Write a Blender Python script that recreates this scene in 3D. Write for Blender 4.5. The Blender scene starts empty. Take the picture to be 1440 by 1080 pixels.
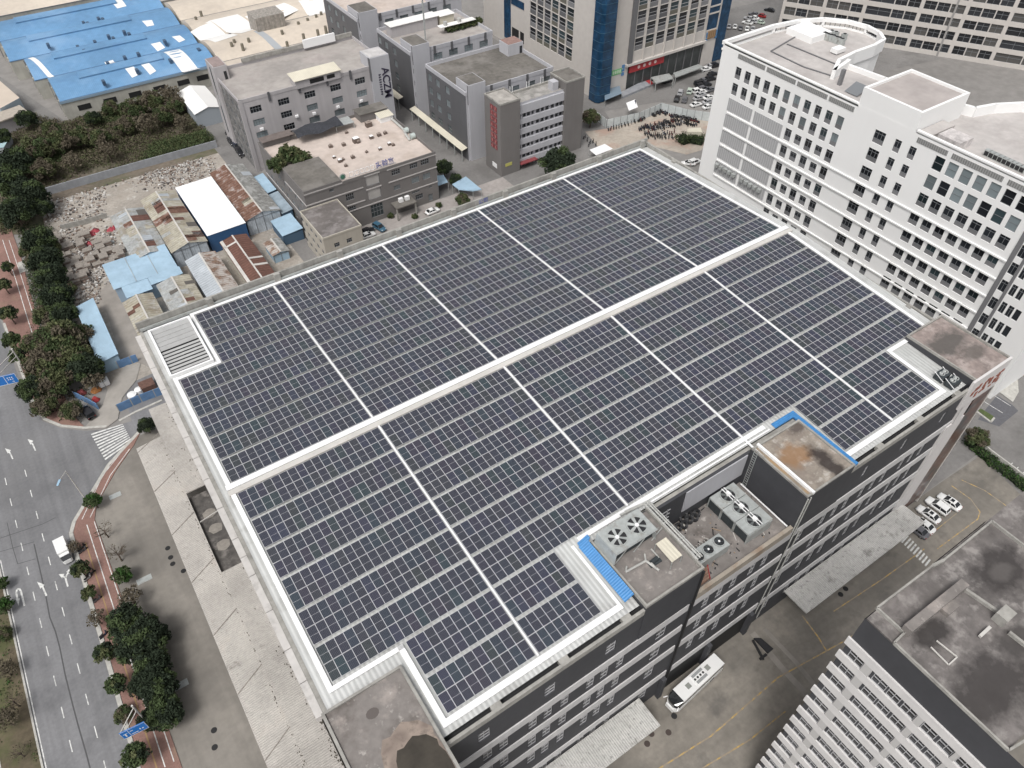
import bpy, math, random
from mathutils import Vector, Matrix
random.seed(7)
scene = bpy.context.scene
COL = scene.collection
# ---------------------------------------------------------------- camera
F_PX = 1050.151
CAM = Vector((0.0, 0.0, 121.6075))
CR = Vector((0.830559150614613, -0.5569200493770861, -0.0033994017350850703))
CU = Vector((0.40283465939564106, 0.5965276940140202, 0.6941750121287232))
CF = Vector((0.38457214475301044, 0.5779228052916231, -0.7197982332598005))
cam_data = bpy.data.cameras.new('camera'); cam = bpy.data.objects.new('camera', cam_data); COL.objects.link(cam)
cam.matrix_world = Matrix(((CR.x, CU.x, -CF.x, CAM.x), (CR.y, CU.y, -CF.y, CAM.y), (CR.z, CU.z, -CF.z, CAM.z), (0, 0, 0, 1)))
cam_data.sensor_width = 36.0; cam_data.lens = 36.0*F_PX/1440.0
cam_data.clip_start = 0.5; cam_data.clip_end = 6000
scene.camera = cam

def P(u, v, z=0.0):
    """survey: the point of the photograph at (u, v) that lies at height z"""
    d = CR*((u-720)/F_PX) + CU*(-(v-540)/F_PX) + CF
    t = (z-CAM.z)/d.z
    return (CAM.x+d.x*t, CAM.y+d.y*t, z)
def PX(ox, oy, s, pts, z=0.0):
    return [P(ox+a/s, oy+b/s, z) for a, b in pts]
def dist(p): return (Vector(p)-CAM).length

# ---------------------------------------------------------------- materials
MATS = {}
def lin(c):
    return tuple(((x/12.92) if x <= 0.04045 else ((x+0.055)/1.055)**2.4) for x in c)
def mat(name, base, rough=0.85, metal=0.0, blotch=None, fine=None, stain=None, rib=None, bump=0.0, rnd=0.0, coord='pos', spec=0.5, streak=None, drag=None, spots=None):
    """procedural weathered surface. blotch/fine: (scale, amount); stain: (scale, threshold, colour, amount);
    rib: (axis, period, depth, dark); streak: (scale, amount) vertical streaks"""
    if name in MATS: return MATS[name]
    m = bpy.data.materials.new(name); m.use_nodes = True
    nt = m.node_tree; N = nt.nodes; L = nt.links
    b = N['Principled BSDF']; b.inputs['Roughness'].default_value = rough; b.inputs['Metallic'].default_value = metal
    b.inputs['Specular IOR Level'].default_value = spec
    if coord == 'pos':
        g = N.new('ShaderNodeNewGeometry'); vec = g.outputs['Position']
    else:
        g = N.new('ShaderNodeTexCoord'); vec = g.outputs['Object']
    rgb = N.new('ShaderNodeRGB'); rgb.outputs[0].default_value = (*base, 1); col = rgb.outputs[0]
    def mix(mode, fac, a, bcol):
        x = N.new('ShaderNodeMix'); x.data_type = 'RGBA'; x.blend_type = mode
        if isinstance(fac, float): x.inputs[0].default_value = fac
        else: L.new(fac, x.inputs[0])
        L.new(a, x.inputs[6])
        if isinstance(bcol, tuple): x.inputs[7].default_value = (*bcol, 1)
        else: L.new(bcol, x.inputs[7])
        return x.outputs[2]
    def noise(scale, detail=4.0, rough_=0.6, v=None):
        n = N.new('ShaderNodeTexNoise'); n.inputs['Scale'].default_value = scale; n.inputs['Detail'].default_value = detail
        n.inputs['Roughness'].default_value = rough_; L.new(v or vec, n.inputs['Vector']); return n.outputs[0]
    def maprange(x, a, bb, c, d):
        r = N.new('ShaderNodeMapRange'); r.inputs[1].default_value = a; r.inputs[2].default_value = bb
        r.inputs[3].default_value = c; r.inputs[4].default_value = d; L.new(x, r.inputs[0]); return r.outputs[0]
    def mul(colr, val):
        c = N.new('ShaderNodeCombineColor')
        for i in range(3): L.new(val, c.inputs[i])
        return mix('MULTIPLY', 1.0, colr, c.outputs[0])
    if blotch: col = mul(col, maprange(noise(blotch[0], 5.0), 0.3, 0.7, 1-blotch[1], 1+blotch[1]))
    if fine: col = mul(col, maprange(noise(fine[0], 3.0), 0.25, 0.75, 1-fine[1], 1+fine[1]))
    if streak:
        mp = N.new('ShaderNodeMapping'); mp.inputs['Scale'].default_value = (1, 1, 0.06); L.new(vec, mp.inputs[0])
        col = mul(col, maprange(noise(streak[0], 4.0, 0.7, mp.outputs[0]), 0.35, 0.75, 1.0, 1-streak[1]*0.55))
    if drag:
        mp = N.new('ShaderNodeMapping'); mp.inputs['Scale'].default_value = drag[2]; L.new(vec, mp.inputs[0])
        col = mul(col, maprange(noise(drag[0], 4.0, 0.6, mp.outputs[0]), 0.3, 0.7, 1-drag[1], 1+drag[1]*0.7))
    for st in (stain if isinstance(stain, list) else [stain] if stain else []):
        f = maprange(noise(st[0], 6.0, 0.62), st[1]-0.095, st[1]+0.035, 0.0, st[3]); col = mix('MIX', f, col, st[2])
    for (cx, cy, cz, rx, ry, colr, amt) in (spots or []):     # a stain with a place and a ragged outline of its own
        mp = N.new('ShaderNodeMapping'); mp.vector_type = 'POINT'; mp.inputs['Location'].default_value = (-cx/rx, -cy/ry, 0); mp.inputs['Scale'].default_value = (1/rx, 1/ry, 0.0); L.new(vec, mp.inputs[0])
        ln = N.new('ShaderNodeVectorMath'); ln.operation = 'LENGTH'; L.new(mp.outputs[0], ln.inputs[0])
        ad = N.new('ShaderNodeMath'); ad.operation = 'MULTIPLY_ADD'; L.new(noise(0.55, 5.0), ad.inputs[0]); ad.inputs[1].default_value = 1.6; L.new(ln.outputs['Value'], ad.inputs[2])
        col = mix('MIX', maprange(ad.outputs[0], 1.35, 1.95, amt, 0.0), col, colr)
    if rnd:
        oi = N.new('ShaderNodeObjectInfo'); col = mul(col, maprange(oi.outputs['Random'], 0, 1, 1-rnd, 1+rnd))
    height = None
    if rib:
        sp = N.new('ShaderNodeSeparateXYZ'); L.new(vec, sp.inputs[0])
        mm = N.new('ShaderNodeMath'); mm.operation = 'MULTIPLY'; mm.inputs[1].default_value = 2*math.pi/rib[1]
        L.new(sp.outputs['XYZ'.index(rib[0])], mm.inputs[0])
        sn = N.new('ShaderNodeMath'); sn.operation = 'SINE'; L.new(mm.outputs[0], sn.inputs[0])
        if rib[3]: col = mul(col, maprange(sn.outputs[0], -1, -0.4, 1-rib[3], 1.0))
        height = sn.outputs[0]
        bp = N.new('ShaderNodeBump'); bp.inputs['Strength'].default_value = 0.6; bp.inputs['Distance'].default_value = rib[2]
        L.new(height, bp.inputs['Height']); L.new(bp.outputs[0], b.inputs['Normal'])
    elif bump:
        bp = N.new('ShaderNodeBump'); bp.inputs['Strength'].default_value = 0.5; bp.inputs['Distance'].default_value = bump
        L.new(noise(3.0, 6.0), bp.inputs['Height']); L.new(bp.outputs[0], b.inputs['Normal'])
    L.new(col, b.inputs['Base Color'])
    MATS[name] = m
    return m

# ---------------------------------------------------------------- mesh builder
class MB:
    def __init__(s): s.v = []; s.f = []; s.m = []
    def face(s, pts, m=0):
        i = len(s.v); s.v.extend([tuple(p) for p in pts]); s.f.append(tuple(range(i, i+len(pts)))); s.m.append(m)
    def box(s, x0, x1, y0, y1, z0, z1, m=0, top=None, bottom=True):
        i = len(s.v)
        s.v += [(x0,y0,z0),(x1,y0,z0),(x1,y1,z0),(x0,y1,z0),(x0,y0,z1),(x1,y0,z1),(x1,y1,z1),(x0,y1,z1)]
        fs = [(0,1,5,4),(1,2,6,5),(2,3,7,6),(3,0,4,7),(4,5,6,7)]; ms = [m]*4+[m if top is None else top]
        if bottom: fs.append((3,2,1,0)); ms.append(m)
        s.f += [tuple(i+k for k in f) for f in fs]; s.m += ms
    def prism(s, poly, z0, z1, m=0, top=None, bottom=False):
        n = len(poly); i = len(s.v)
        s.v += [(p[0],p[1],z0) for p in poly]+[(p[0],p[1],z1) for p in poly]
        for k in range(n):
            s.f.append((i+k, i+(k+1)%n, i+n+(k+1)%n, i+n+k)); s.m.append(m)
        s.f.append(tuple(i+n+k for k in range(n))); s.m.append(m if top is None else top)
        if bottom: s.f.append(tuple(i+k for k in reversed(range(n)))); s.m.append(m)
    def bar(s, p, q, w, h=None, m=0):
        h = w if h is None else h
        p = Vector(p); q = Vector(q); d = (q-p)
        if d.length < 1e-6: return
        d.normalize(); up = Vector((0,0,1)) if abs(d.z) < 0.95 else Vector((1,0,0))
        a = d.cross(up).normalized()*(w/2); b = a.cross(d).normalized()*(h/2)
        i = len(s.v)
        for c in (p, q): s.v += [tuple(c-a-b), tuple(c+a-b), tuple(c+a+b), tuple(c-a+b)]
        for f in ((0,1,5,4),(1,2,6,5),(2,3,7,6),(3,0,4,7),(3,2,1,0),(4,5,6,7)): s.f.append(tuple(i+k for k in f)); s.m.append(m)
    def cyl(s, p, q, r, n=10, m=0, r2=None, cap=True):
        r2 = r if r2 is None else r2
        p = Vector(p); q = Vector(q); d = (q-p).normalized(); up = Vector((0,0,1)) if abs(d.z) < 0.95 else Vector((1,0,0))
        a = d.cross(up).normalized(); b = a.cross(d).normalized(); i = len(s.v)
        for c, rr in ((p, r), (q, r2)):
            for k in range(n):
                t = 2*math.pi*k/n; s.v.append(tuple(c+a*(rr*math.cos(t))+b*(rr*math.sin(t))))
        for k in range(n): s.f.append((i+k, i+(k+1)%n, i+n+(k+1)%n, i+n+k)); s.m.append(m)
        if cap:
            s.f.append(tuple(i+n+k for k in range(n))); s.m.append(m)
            s.f.append(tuple(i+k for k in reversed(range(n)))); s.m.append(m)
    def build(s, name, mats, parent=None, smooth=False, origin=None):
        mats = mats if isinstance(mats, (list, tuple)) else [mats]
        o = (0,0,0)
        if parent is not None: o = tuple(parent.get('_o', (0,0,0)))
        elif origin is not None: o = origin
        me = bpy.data.meshes.new(name)
        me.from_pydata([(a-o[0], b-o[1], c-o[2]) for a, b, c in s.v], [], s.f)
        for mm in mats: me.materials.append(mm)
        if len(mats) > 1: me.polygons.foreach_set('material_index', s.m)
        if smooth: me.polygons.foreach_set('use_smooth', [True]*len(me.polygons))
        me.update()
        ob = bpy.data.objects.new(name, me); COL.objects.link(ob)
        if parent is not None: ob.parent = parent; ob['_o'] = list(o)
        elif origin is not None: ob.location = origin; ob['_o'] = list(o)
        return ob
USED = {}
def thing(name, label, cat, loc=(0,0,0), group=None, rotz=0.0, local=False):
    o = bpy.data.objects.new(name, None); COL.objects.link(o); o.empty_display_size = 0.5
    o.location = loc; o.rotation_euler = (0, 0, rotz)
    o['_o'] = [0.0,0.0,0.0] if local else list(loc)
    o['label'] = label; o['category'] = cat
    if group: o['group'] = group
    return o
def tag(o, label, cat, group=None):
    o['label'] = label; o['category'] = cat
    if group: o['group'] = group
    return o
def structure(o): o['kind'] = 'structure'; return o
def stuff(o, label=None, cat=None):
    o['kind'] = 'stuff'
    if label: o['label'] = label
    if cat: o['category'] = cat
    return o
def dup(root, loc, rotz=0.0, label=None, scale=1.0, group=None):
    r = root.copy(); COL.objects.link(r); r.location = loc; r.rotation_euler = (0,0,rotz); r.scale = (scale,)*3
    if label: r['label'] = label
    if group: r['group'] = group
    for ch in list(root.children):
        c = ch.copy(); COL.objects.link(c); c.parent = r
        for g in ch.children:
            d = g.copy(); COL.objects.link(d); d.parent = c
    return r
def inst(me, name, parent, loc, mat_world=None):
    ob = bpy.data.objects.new(name, me); COL.objects.link(ob)
    o = parent.get('_o', (0,0,0)); ob.parent = parent
    ob.location = (loc[0]-o[0], loc[1]-o[1], loc[2]-o[2])
    return ob

# ---------------------------------------------------------------- facades with real openings
def facade(mb, ax, c, sgn, a0, a1, z0, z1, holes=(), depth=0.3, m=0, mr=None):
    """wall in the plane ax=c facing sgn; holes (a0,a1,z0,z1) are cut right through and get reveals of the given depth"""
    mr = m if mr is None else mr
    def pt(a, z, d=0.0):
        return (c-sgn*d, a, z) if ax == 'X' else (a, c-sgn*d, z)
    holes = [(max(h[0],a0), min(h[1],a1), max(h[2],z0), min(h[3],z1)) for h in holes if h[1] > a0 and h[0] < a1 and h[3] > z0 and h[2] < z1]
    zs = sorted(set([z0, z1]+[round(z,3) for h in holes for z in h[2:]]))
    for za, zb in zip(zs, zs[1:]):
        zm = (za+zb)/2
        cuts = sorted((h[0], h[1]) for h in holes if h[2] < zm < h[3])
        a = a0
        for s, e in cuts:
            if s > a+1e-4: mb.face([pt(a,za), pt(s,za), pt(s,zb), pt(a,zb)], m)
            a = max(a, e)
        if a < a1-1e-4: mb.face([pt(a,za), pt(a1,za), pt(a1,zb), pt(a,zb)], m)
    for h in holes:
        s, e, za, zb = h
        mb.face([pt(s,za), pt(e,za), pt(e,za,depth), pt(s,za,depth)], mr)
        mb.face([pt(s,zb), pt(e,zb), pt(e,zb,depth), pt(s,zb,depth)], mr)
        mb.face([pt(s,za), pt(s,zb), pt(s,zb,depth), pt(s,za,depth)], mr)
        mb.face([pt(e,za), pt(e,zb), pt(e,zb,depth), pt(e,za,depth)], mr)
WIN = {}
def window_mesh(style, ax, sgn, w, h, mats):
    key = (style, ax, sgn, round(w,2), round(h,2), tuple(x.name for x in mats))
    if key in WIN: return WIN[key]
    mb = MB()
    def fbox(u0, u1, v0, v1, n0, n1, m):
        u0 -= w/2; u1 -= w/2; v0 -= h/2; v1 -= h/2
        if ax == 'X': mb.box(min(sgn*n0,sgn*n1), max(sgn*n0,sgn*n1), u0, u1, v0, v1, m)
        else: mb.box(u0, u1, min(sgn*n0,sgn*n1), max(sgn*n0,sgn*n1), v0, v1, m)
    fr, nv, hs, low = style   # frame width, vertical panes, horizontal bar heights, height of a solid lower panel
    t = 0.10
    if low: fbox(0, w, 0, low, 0, t*0.8, 2)
    fbox(0, w, low, h, 0, 0.03, 1)
    for u in [0, w-fr]+[w*k/nv-fr/2 for k in range(1, nv)]: fbox(u, u+fr, low, h, 0.03, t, 0)
    for v in [low, h-fr]+[low+(h-low)*q for q in hs]: fbox(fr, w-fr, v, v+fr, 0.031, t-0.002, 0)
    me = bpy.data.meshes.new('window')
    me.from_pydata(mb.v, [], mb.f)
    for mm in mats: me.materials.append(mm)
    me.polygons.foreach_set('material_index', mb.m); me.update()
    WIN[key] = me
    return me
class Windows:
    """collects a building's windows: the 100 that show largest become parts, the rest one 'stuff' part"""
    def __init__(s, parent, depth=0.3): s.parent = parent; s.depth = depth; s.l = []; s.holes = {}
    def add(s, ax, c, sgn, a0, a1, z0, z1, style, mats, name='window'):
        ce = ((c-sgn*s.depth), (a0+a1)/2, (z0+z1)/2) if ax == 'X' else ((a0+a1)/2, c-sgn*s.depth, (z0+z1)/2)
        ar = (a1-a0)*(z1-z0)/dist(ce)**2
        s.l.append((ar, ce, (style, ax, sgn, a1-a0, z1-z0, mats), name)); s.holes.setdefault((ax, c), []).append((a0, a1, z0, z1))
    def finish(s, limit=100):
        def visible(ce):
            d = Vector(ce)-CAM; dz = d.dot(CF); u = 720+F_PX*d.dot(CR)/dz; v = 540-F_PX*d.dot(CU)/dz
            return -20 < u < 1460 and -20 < v < 1100
        s.l.sort(key=lambda t: (not visible(t[1]), -t[0]))
        rest = MB(); rm = None
        for k, (ar, ce, args, name) in enumerate(s.l):
            me = window_mesh(*args)
            if k < limit and (visible(ce) or len(s.l) <= limit): inst(me, name, s.parent, ce)
            else:
                rm = args[5]
                i = len(rest.v); rest.v += [(v.co.x+ce[0], v.co.y+ce[1], v.co.z+ce[2]) for v in me.vertices]
                rest.f += [tuple(i+q for q in p.vertices) for p in me.polygons]; rest.m += [p.material_index for p in me.polygons]
        if rest.v: stuff(rest.build('window', list(rm), s.parent))
# ---------------------------------------------------------------- palette
G_ASPH = mat('asphalt', (0.172,0.172,0.178), 0.9, blotch=(0.035,0.20), fine=(1.8,0.12), drag=(0.55,0.16,(1.0,0.025,1.0)), stain=[(0.09,0.62,(0.10,0.10,0.105),0.55),(0.02,0.60,(0.185,0.182,0.18),0.5)])
G_ASPH2 = mat('old_asphalt', (0.185,0.178,0.172), 0.9, blotch=(0.04,0.16), fine=(1.2,0.12), stain=[(0.07,0.60,(0.11,0.105,0.10),0.6)])
G_YARD = mat('stained_concrete_yard', (0.215,0.196,0.170), 0.9, blotch=(0.06,0.24), fine=(0.8,0.16), drag=(0.4,0.14,(0.05,1.0,1.0)), stain=[(0.035,0.57,(0.12,0.112,0.10),0.65),(0.16,0.66,(0.09,0.085,0.08),0.6),(0.05,0.64,(0.30,0.27,0.23),0.6)])
G_LOT = mat('pale_concrete_lot', (0.215,0.198,0.176), 0.9, blotch=(0.045,0.28), fine=(0.7,0.12), drag=(0.35,0.14,(1.0,0.04,1.0)), stain=[(0.04,0.58,(0.14,0.13,0.117),0.6),(0.09,0.66,(0.25,0.23,0.20),0.6)])
G_BASE = mat('city_ground', (0.22,0.21,0.20), 0.95, blotch=(0.01,0.2), fine=(0.3,0.15))
G_SAND = mat('sandy_plot', (0.32,0.29,0.255), 0.95, blotch=(0.08,0.22), fine=(1.2,0.2), stain=[(0.12,0.60,(0.26,0.225,0.19),0.7),(0.3,0.66,(0.52,0.50,0.47),0.7)])
G_SCRUB = mat('bare_earth', (0.135,0.112,0.088), 0.95, blotch=(0.08,0.3), fine=(0.9,0.3), stain=[(0.06,0.56,(0.075,0.085,0.04),0.7),(0.11,0.64,(0.17,0.14,0.11),0.7)])
G_VERGE = mat('dry_verge', (0.105,0.085,0.055), 0.95, blotch=(0.1,0.3), fine=(1.2,0.3), stain=[(0.12,0.54,(0.07,0.08,0.03),0.8)])
G_BRICK = mat('red_brick_path', (0.225,0.130,0.108), 0.9, blotch=(0.15,0.18), fine=(4.0,0.2), stain=[(0.25,0.64,(0.24,0.17,0.12),0.6)])
G_PINK = mat('reddish_paving', (0.38,0.335,0.285), 0.9, blotch=(0.15,0.18), fine=(1.0,0.15), stain=[(0.12,0.60,(0.36,0.24,0.19),0.7),(0.3,0.64,(0.27,0.25,0.22),0.6)])
G_KERB = mat('kerb_stone', (0.42,0.41,0.38), 0.9, fine=(1.5,0.2))
PAINT_W = mat('road_white_paint', (0.62,0.62,0.60), 0.8, fine=(2.5,0.25), stain=[(1.2,0.60,(0.25,0.25,0.25),0.7)])
PAINT_Y = mat('faded_yellow_paint', (0.46,0.31,0.10), 0.85, fine=(2.0,0.3), stain=[(0.9,0.50,(0.24,0.21,0.18),0.85)])
GRASS = mat('clipped_grass', (0.075,0.10,0.035), 0.95, fine=(1.5,0.35))
# main building
M_DARK = mat('charcoal_render', (0.049,0.050,0.056), 0.75, blotch=(0.1,0.12), fine=(1.0,0.08), streak=(0.9,0.12))
M_BAND = mat('pale_grey_band', (0.54,0.53,0.53), 0.8, fine=(0.5,0.1), streak=(1.2,0.25))
M_WHITEW = mat('painted_white_wall', (0.60,0.58,0.57), 0.8, streak=(0.8,0.12))
M_ROOFM = mat('ribbed_grey_roof_sheet', (0.48,0.485,0.475), 0.55, blotch=(0.12,0.12), stain=(0.3,0.63,(0.30,0.295,0.28),0.5), rib=('X',0.62,0.05,0.10))
M_TRIM = mat('white_metal_trim', (0.80,0.80,0.80), 0.45, fine=(0.3,0.05), stain=(0.4,0.68,(0.6,0.6,0.58),0.5))
M_TRIM2 = mat('ridge_pale_sheet', (0.52,0.50,0.47), 0.6, blotch=(0.25,0.14), stain=(0.5,0.62,(0.38,0.36,0.33),0.6))
M_CONC = mat('weathered_parapet_concrete', (0.335,0.325,0.30), 0.9, fine=(0.7,0.18), streak=(1.5,0.45), stain=(0.25,0.62,(0.16,0.15,0.14),0.6))
M_SLAB = mat('pale_parapet_tile', (0.50,0.48,0.46), 0.85, fine=(0.6,0.12), stain=[(0.5,0.64,(0.30,0.28,0.27),0.6)])
M_FLAT = mat('stained_flat_roof', (0.200,0.182,0.170), 0.9, blotch=(0.12,0.22), fine=(1.0,0.15), stain=[(0.12,0.60,(0.075,0.063,0.056),0.75),(0.35,0.64,(0.34,0.30,0.275),0.7),(0.9,0.70,(0.45,0.42,0.39),0.7)])
M_FLATR = mat('rusty_flat_roof', (0.26,0.225,0.19), 0.9, blotch=(0.25,0.25), fine=(1.5,0.25), stain=[(0.35,0.58,(0.20,0.165,0.14),0.7),(0.8,0.62,(0.43,0.40,0.36),0.8)], spots=[(*P(1118,640,38.4),3.0,2.2,(0.25,0.135,0.06),0.75),(*P(1170,655,38.4),1.5,4.6,(0.030,0.022,0.020),0.92),(*P(1125,598,38.4),2.6,1.0,(0.07,0.055,0.05),0.8)])
M_FLATB = mat('black_stained_roof', (0.150,0.136,0.130), 0.9, blotch=(0.14,0.3), fine=(1.2,0.25), stain=[(0.7,0.60,(0.29,0.27,0.255),0.7),(0.17,0.62,(0.25,0.23,0.215),0.6),(0.085,0.58,(0.060,0.053,0.051),0.8)], spots=[(*P(1410,800,52),4.2,2.6,(0.038,0.033,0.032),0.92),(*P(1408,803,52),1.6,1.0,(0.11,0.10,0.095),0.6),(*P(1312,890,52),2.6,1.5,(0.030,0.026,0.025),0.9),(*P(1395,965,52),5.5,3.2,(0.040,0.035,0.034),0.9),(*P(1435,900,52),3,2,(0.05,0.045,0.043),0.8)])
M_CANOPY = mat('weathered_canopy_sheet', (0.405,0.38,0.35), 0.8, blotch=(0.12,0.20), fine=(2.0,0.12), rib=('Y',0.36,0.04,0.09), stain=[(0.45,0.72,(0.13,0.12,0.10),0.8),(1.6,0.70,(0.16,0.15,0.13),0.5),(0.12,0.66,(0.36,0.32,0.28),0.6)])
M_CANOPYX = mat('weathered_canopy_sheet_front', (0.46,0.45,0.43), 0.8, blotch=(0.15,0.16), fine=(2.0,0.12), rib=('X',0.36,0.04,0.09), stain=[(1.5,0.66,(0.13,0.125,0.115),0.6),(0.4,0.66,(0.20,0.19,0.17),0.8)])
M_GUTTER = mat('dark_gutter', (0.03,0.03,0.032), 0.9)
M_STEEL = mat('galvanised_steel', (0.42,0.44,0.43), 0.5, 0.3, fine=(1.5,0.15), stain=(0.8,0.64,(0.25,0.22,0.19),0.5))
M_STEELD = mat('dark_coil_steel', (0.045,0.055,0.06), 0.6, 0.2, fine=(3.0,0.3), rib=('Z',0.12,0.02,0.3))
M_FANBLK = mat('fan_shroud_black', (0.018,0.018,0.02), 0.6)
M_PIPE = mat('lagged_pipe', (0.40,0.40,0.38), 0.6, fine=(2.0,0.2))
M_BLUE = mat('bright_blue_sheet', (0.05,0.21,0.47), 0.5, fine=(1.0,0.12), rib=('Y',0.35,0.03,0.12))
M_BLACK = mat('matt_black', (0.012,0.012,0.013), 0.7)
M_SHAFT = mat('louvre_slats', (0.36,0.36,0.355), 0.6, fine=(1.0,0.1))
# panes and frames
M_GLASS = mat('dark_window_glass', (0.020,0.022,0.026), 0.12, rnd=0.5, spec=0.6)
M_GLASSG = mat('tinted_window_glass', (0.03,0.045,0.05), 0.15, rnd=0.6)
M_BLIND = mat('pale_blind_glass', (0.17,0.20,0.21), 0.35, rnd=0.35)
M_WFRAME = mat('grey_window_frame', (0.17,0.18,0.19), 0.5)
M_WFRAMEW = mat('white_window_frame', (0.40,0.40,0.41), 0.5)
M_WPANEL = mat('grey_spandrel', (0.16,0.16,0.165), 0.7, rnd=0.2)
M_BGLASS = mat('blue_curtain_glass', (0.012,0.045,0.095), 0.18, blotch=(0.35,0.4), fine=(0.9,0.3))
# other walls and roofs
M_WHITE = mat('bright_white_render', (0.80,0.797,0.787), 0.75, blotch=(0.05,0.02), streak=(0.5,0.03))
M_WROOF = mat('white_building_roof', (0.43,0.405,0.39), 0.9, blotch=(0.08,0.12), fine=(0.6,0.1), stain=[(0.12,0.62,(0.32,0.29,0.28),0.5)])
M_FIN = mat('grey_louvre_fins', (0.42,0.42,0.425), 0.7, rib=('Y',0.7,0.04,0.28))
M_LGREY = mat('pale_grey_render', (0.43,0.43,0.455), 0.85, blotch=(0.08,0.06), streak=(0.8,0.14))
M_MGREY = mat('mid_grey_render', (0.105,0.105,0.112), 0.85, blotch=(0.1,0.1), streak=(0.8,0.12))
M_TAUPE = mat('taupe_render', (0.165,0.155,0.150), 0.85, blotch=(0.1,0.08), streak=(0.8,0.15))
M_OFFW = mat('office_pale_wall', (0.415,0.395,0.40), 0.85, blotch=(0.1,0.08), streak=(0.7,0.25))
M_SPECK = mat('speckled_grey_wall', (0.15,0.147,0.145), 0.9, fine=(1.6,0.4), stain=(0.5,0.62,(0.33,0.32,0.31),0.6))
M_ROOFP = mat('pinkish_roof_screed', (0.50,0.43,0.385), 0.9, blotch=(0.1,0.13), fine=(0.6,0.1), stain=[(0.14,0.62,(0.38,0.31,0.26),0.5)])
M_ROOFG = mat('greyish_roof_screed', (0.34,0.315,0.295), 0.9, blotch=(0.07,0.18), fine=(0.5,0.12), stain=[(0.1,0.60,(0.42,0.37,0.35),0.6),(0.2,0.62,(0.24,0.22,0.21),0.5)])
M_ROOFD = mat('dark_mossy_roof', (0.135,0.125,0.112), 0.9, blotch=(0.1,0.25), fine=(0.8,0.15), stain=[(0.12,0.60,(0.22,0.205,0.19),0.7),(0.3,0.66,(0.075,0.07,0.06),0.6)])
M_TOWER = mat('beige_tile_wall', (0.50,0.47,0.44), 0.8, blotch=(0.06,0.04), fine=(0.6,0.05))
M_CREAM = mat('cream_sheet', (0.60,0.56,0.46), 0.7, blotch=(0.15,0.1), rib=('X',0.5,0.03,0.08))
M_BROOF = mat('faded_blue_roof', (0.12,0.255,0.43), 0.6, blotch=(0.04,0.16), fine=(0.5,0.10), rib=('X',0.6,0.02,0.06), stain=[(0.05,0.60,(0.20,0.34,0.52),0.7),(0.09,0.68,(0.09,0.20,0.38),0.6)])
M_LBLUE = mat('pale_blue_sheet', (0.32,0.45,0.56), 0.6, blotch=(0.1,0.12), fine=(0.6,0.1), rib=('Y',0.5,0.03,0.06), stain=[(0.15,0.64,(0.25,0.36,0.45),0.5)])
M_BEIGER = mat('beige_arched_roof', (0.54,0.475,0.40), 0.8, blotch=(0.05,0.12), fine=(0.5,0.08), stain=[(0.08,0.60,(0.44,0.39,0.34),0.5)])
M_WHITER = mat('white_arched_roof', (0.74,0.73,0.71), 0.7, blotch=(0.05,0.06))
M_WSHED = mat('clean_white_shed_roof', (0.80,0.80,0.80), 0.6, rib=('X',0.6,0.02,0.02))
M_ASBES = mat('grey_asbestos_sheet', (0.33,0.34,0.335), 0.9, blotch=(0.4,0.2), fine=(1.2,0.2), rib=('Y',0.5,0.05,0.2), stain=[(0.35,0.58,(0.22,0.17,0.10),0.6),(0.6,0.62,(0.42,0.44,0.46),0.6)])
M_ASBES2 = mat('ochre_asbestos_sheet', (0.36,0.335,0.27), 0.9, blotch=(0.4,0.2), fine=(1.2,0.2), rib=('Y',0.9,0.05,0.22), stain=[(0.3,0.58,(0.17,0.13,0.08),0.6),(0.6,0.62,(0.45,0.44,0.42),0.6)])
M_RUST = mat('rusted_sheet', (0.16,0.085,0.06), 0.9, blotch=(0.5,0.3), fine=(1.5,0.25), rib=('Y',1.1,0.05,0.3), stain=[(0.5,0.62,(0.40,0.36,0.34),0.8)])
M_RUST2 = mat('brown_sheet', (0.125,0.060,0.045), 0.9, blotch=(0.3,0.2), fine=(1.5,0.2), rib=('Y',1.0,0.05,0.3))
M_RUSTW = mat('patchy_rusted_sheet', (0.20,0.13,0.095), 0.9, blotch=(0.5,0.3), fine=(2.0,0.3), rib=('Y',0.9,0.05,0.3), stain=[(0.45,0.52,(0.45,0.42,0.39),0.85)])
M_RUBBLE = mat('rubbly_sheet', (0.20,0.20,0.19), 0.95, fine=(1.6,0.5), stain=[(0.6,0.58,(0.36,0.36,0.35),0.8)])
M_HOARD = mat('pale_hoarding', (0.50,0.53,0.53), 0.7, blotch=(0.2,0.1), fine=(1.0,0.1))
M_BHOARD = mat('blue_hoarding', (0.10,0.19,0.34), 0.7, blotch=(0.3,0.2), fine=(1.0,0.15))
M_WALLG = mat('grey_boundary_wall', (0.28,0.29,0.31), 0.9, fine=(0.6,0.15), streak=(1.0,0.25))
M_RED = mat('sign_red', (0.34,0.035,0.04), 0.7, fine=(1.0,0.1))
M_REDF = mat('faded_red_lettering', (0.22,0.05,0.055), 0.8, fine=(2.0,0.3))
M_INK = mat('navy_lettering', (0.03,0.025,0.05), 0.7)
M_INKB = mat('blue_lettering', (0.10,0.12,0.30), 0.7)
M_SIGNB = mat('road_sign_blue', (0.02,0.16,0.50), 0.5)
M_SIGNW = mat('sign_white', (0.78,0.78,0.78), 0.5)
M_GREENS = mat('sign_green', (0.16,0.42,0.18), 0.6)
M_YELLOW = mat('sign_yellow', (0.42,0.40,0.12), 0.7)
M_TRUNK = mat('bark', (0.085,0.065,0.05), 0.95, fine=(3.0,0.3))
def leaf(name, base, var=0.45):
    m = mat(name, base, 0.85, fine=(0.9,var), spec=0.15)
    return m
LEAF_D = leaf('dark_leaves', (0.028,0.039,0.024))
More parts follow.
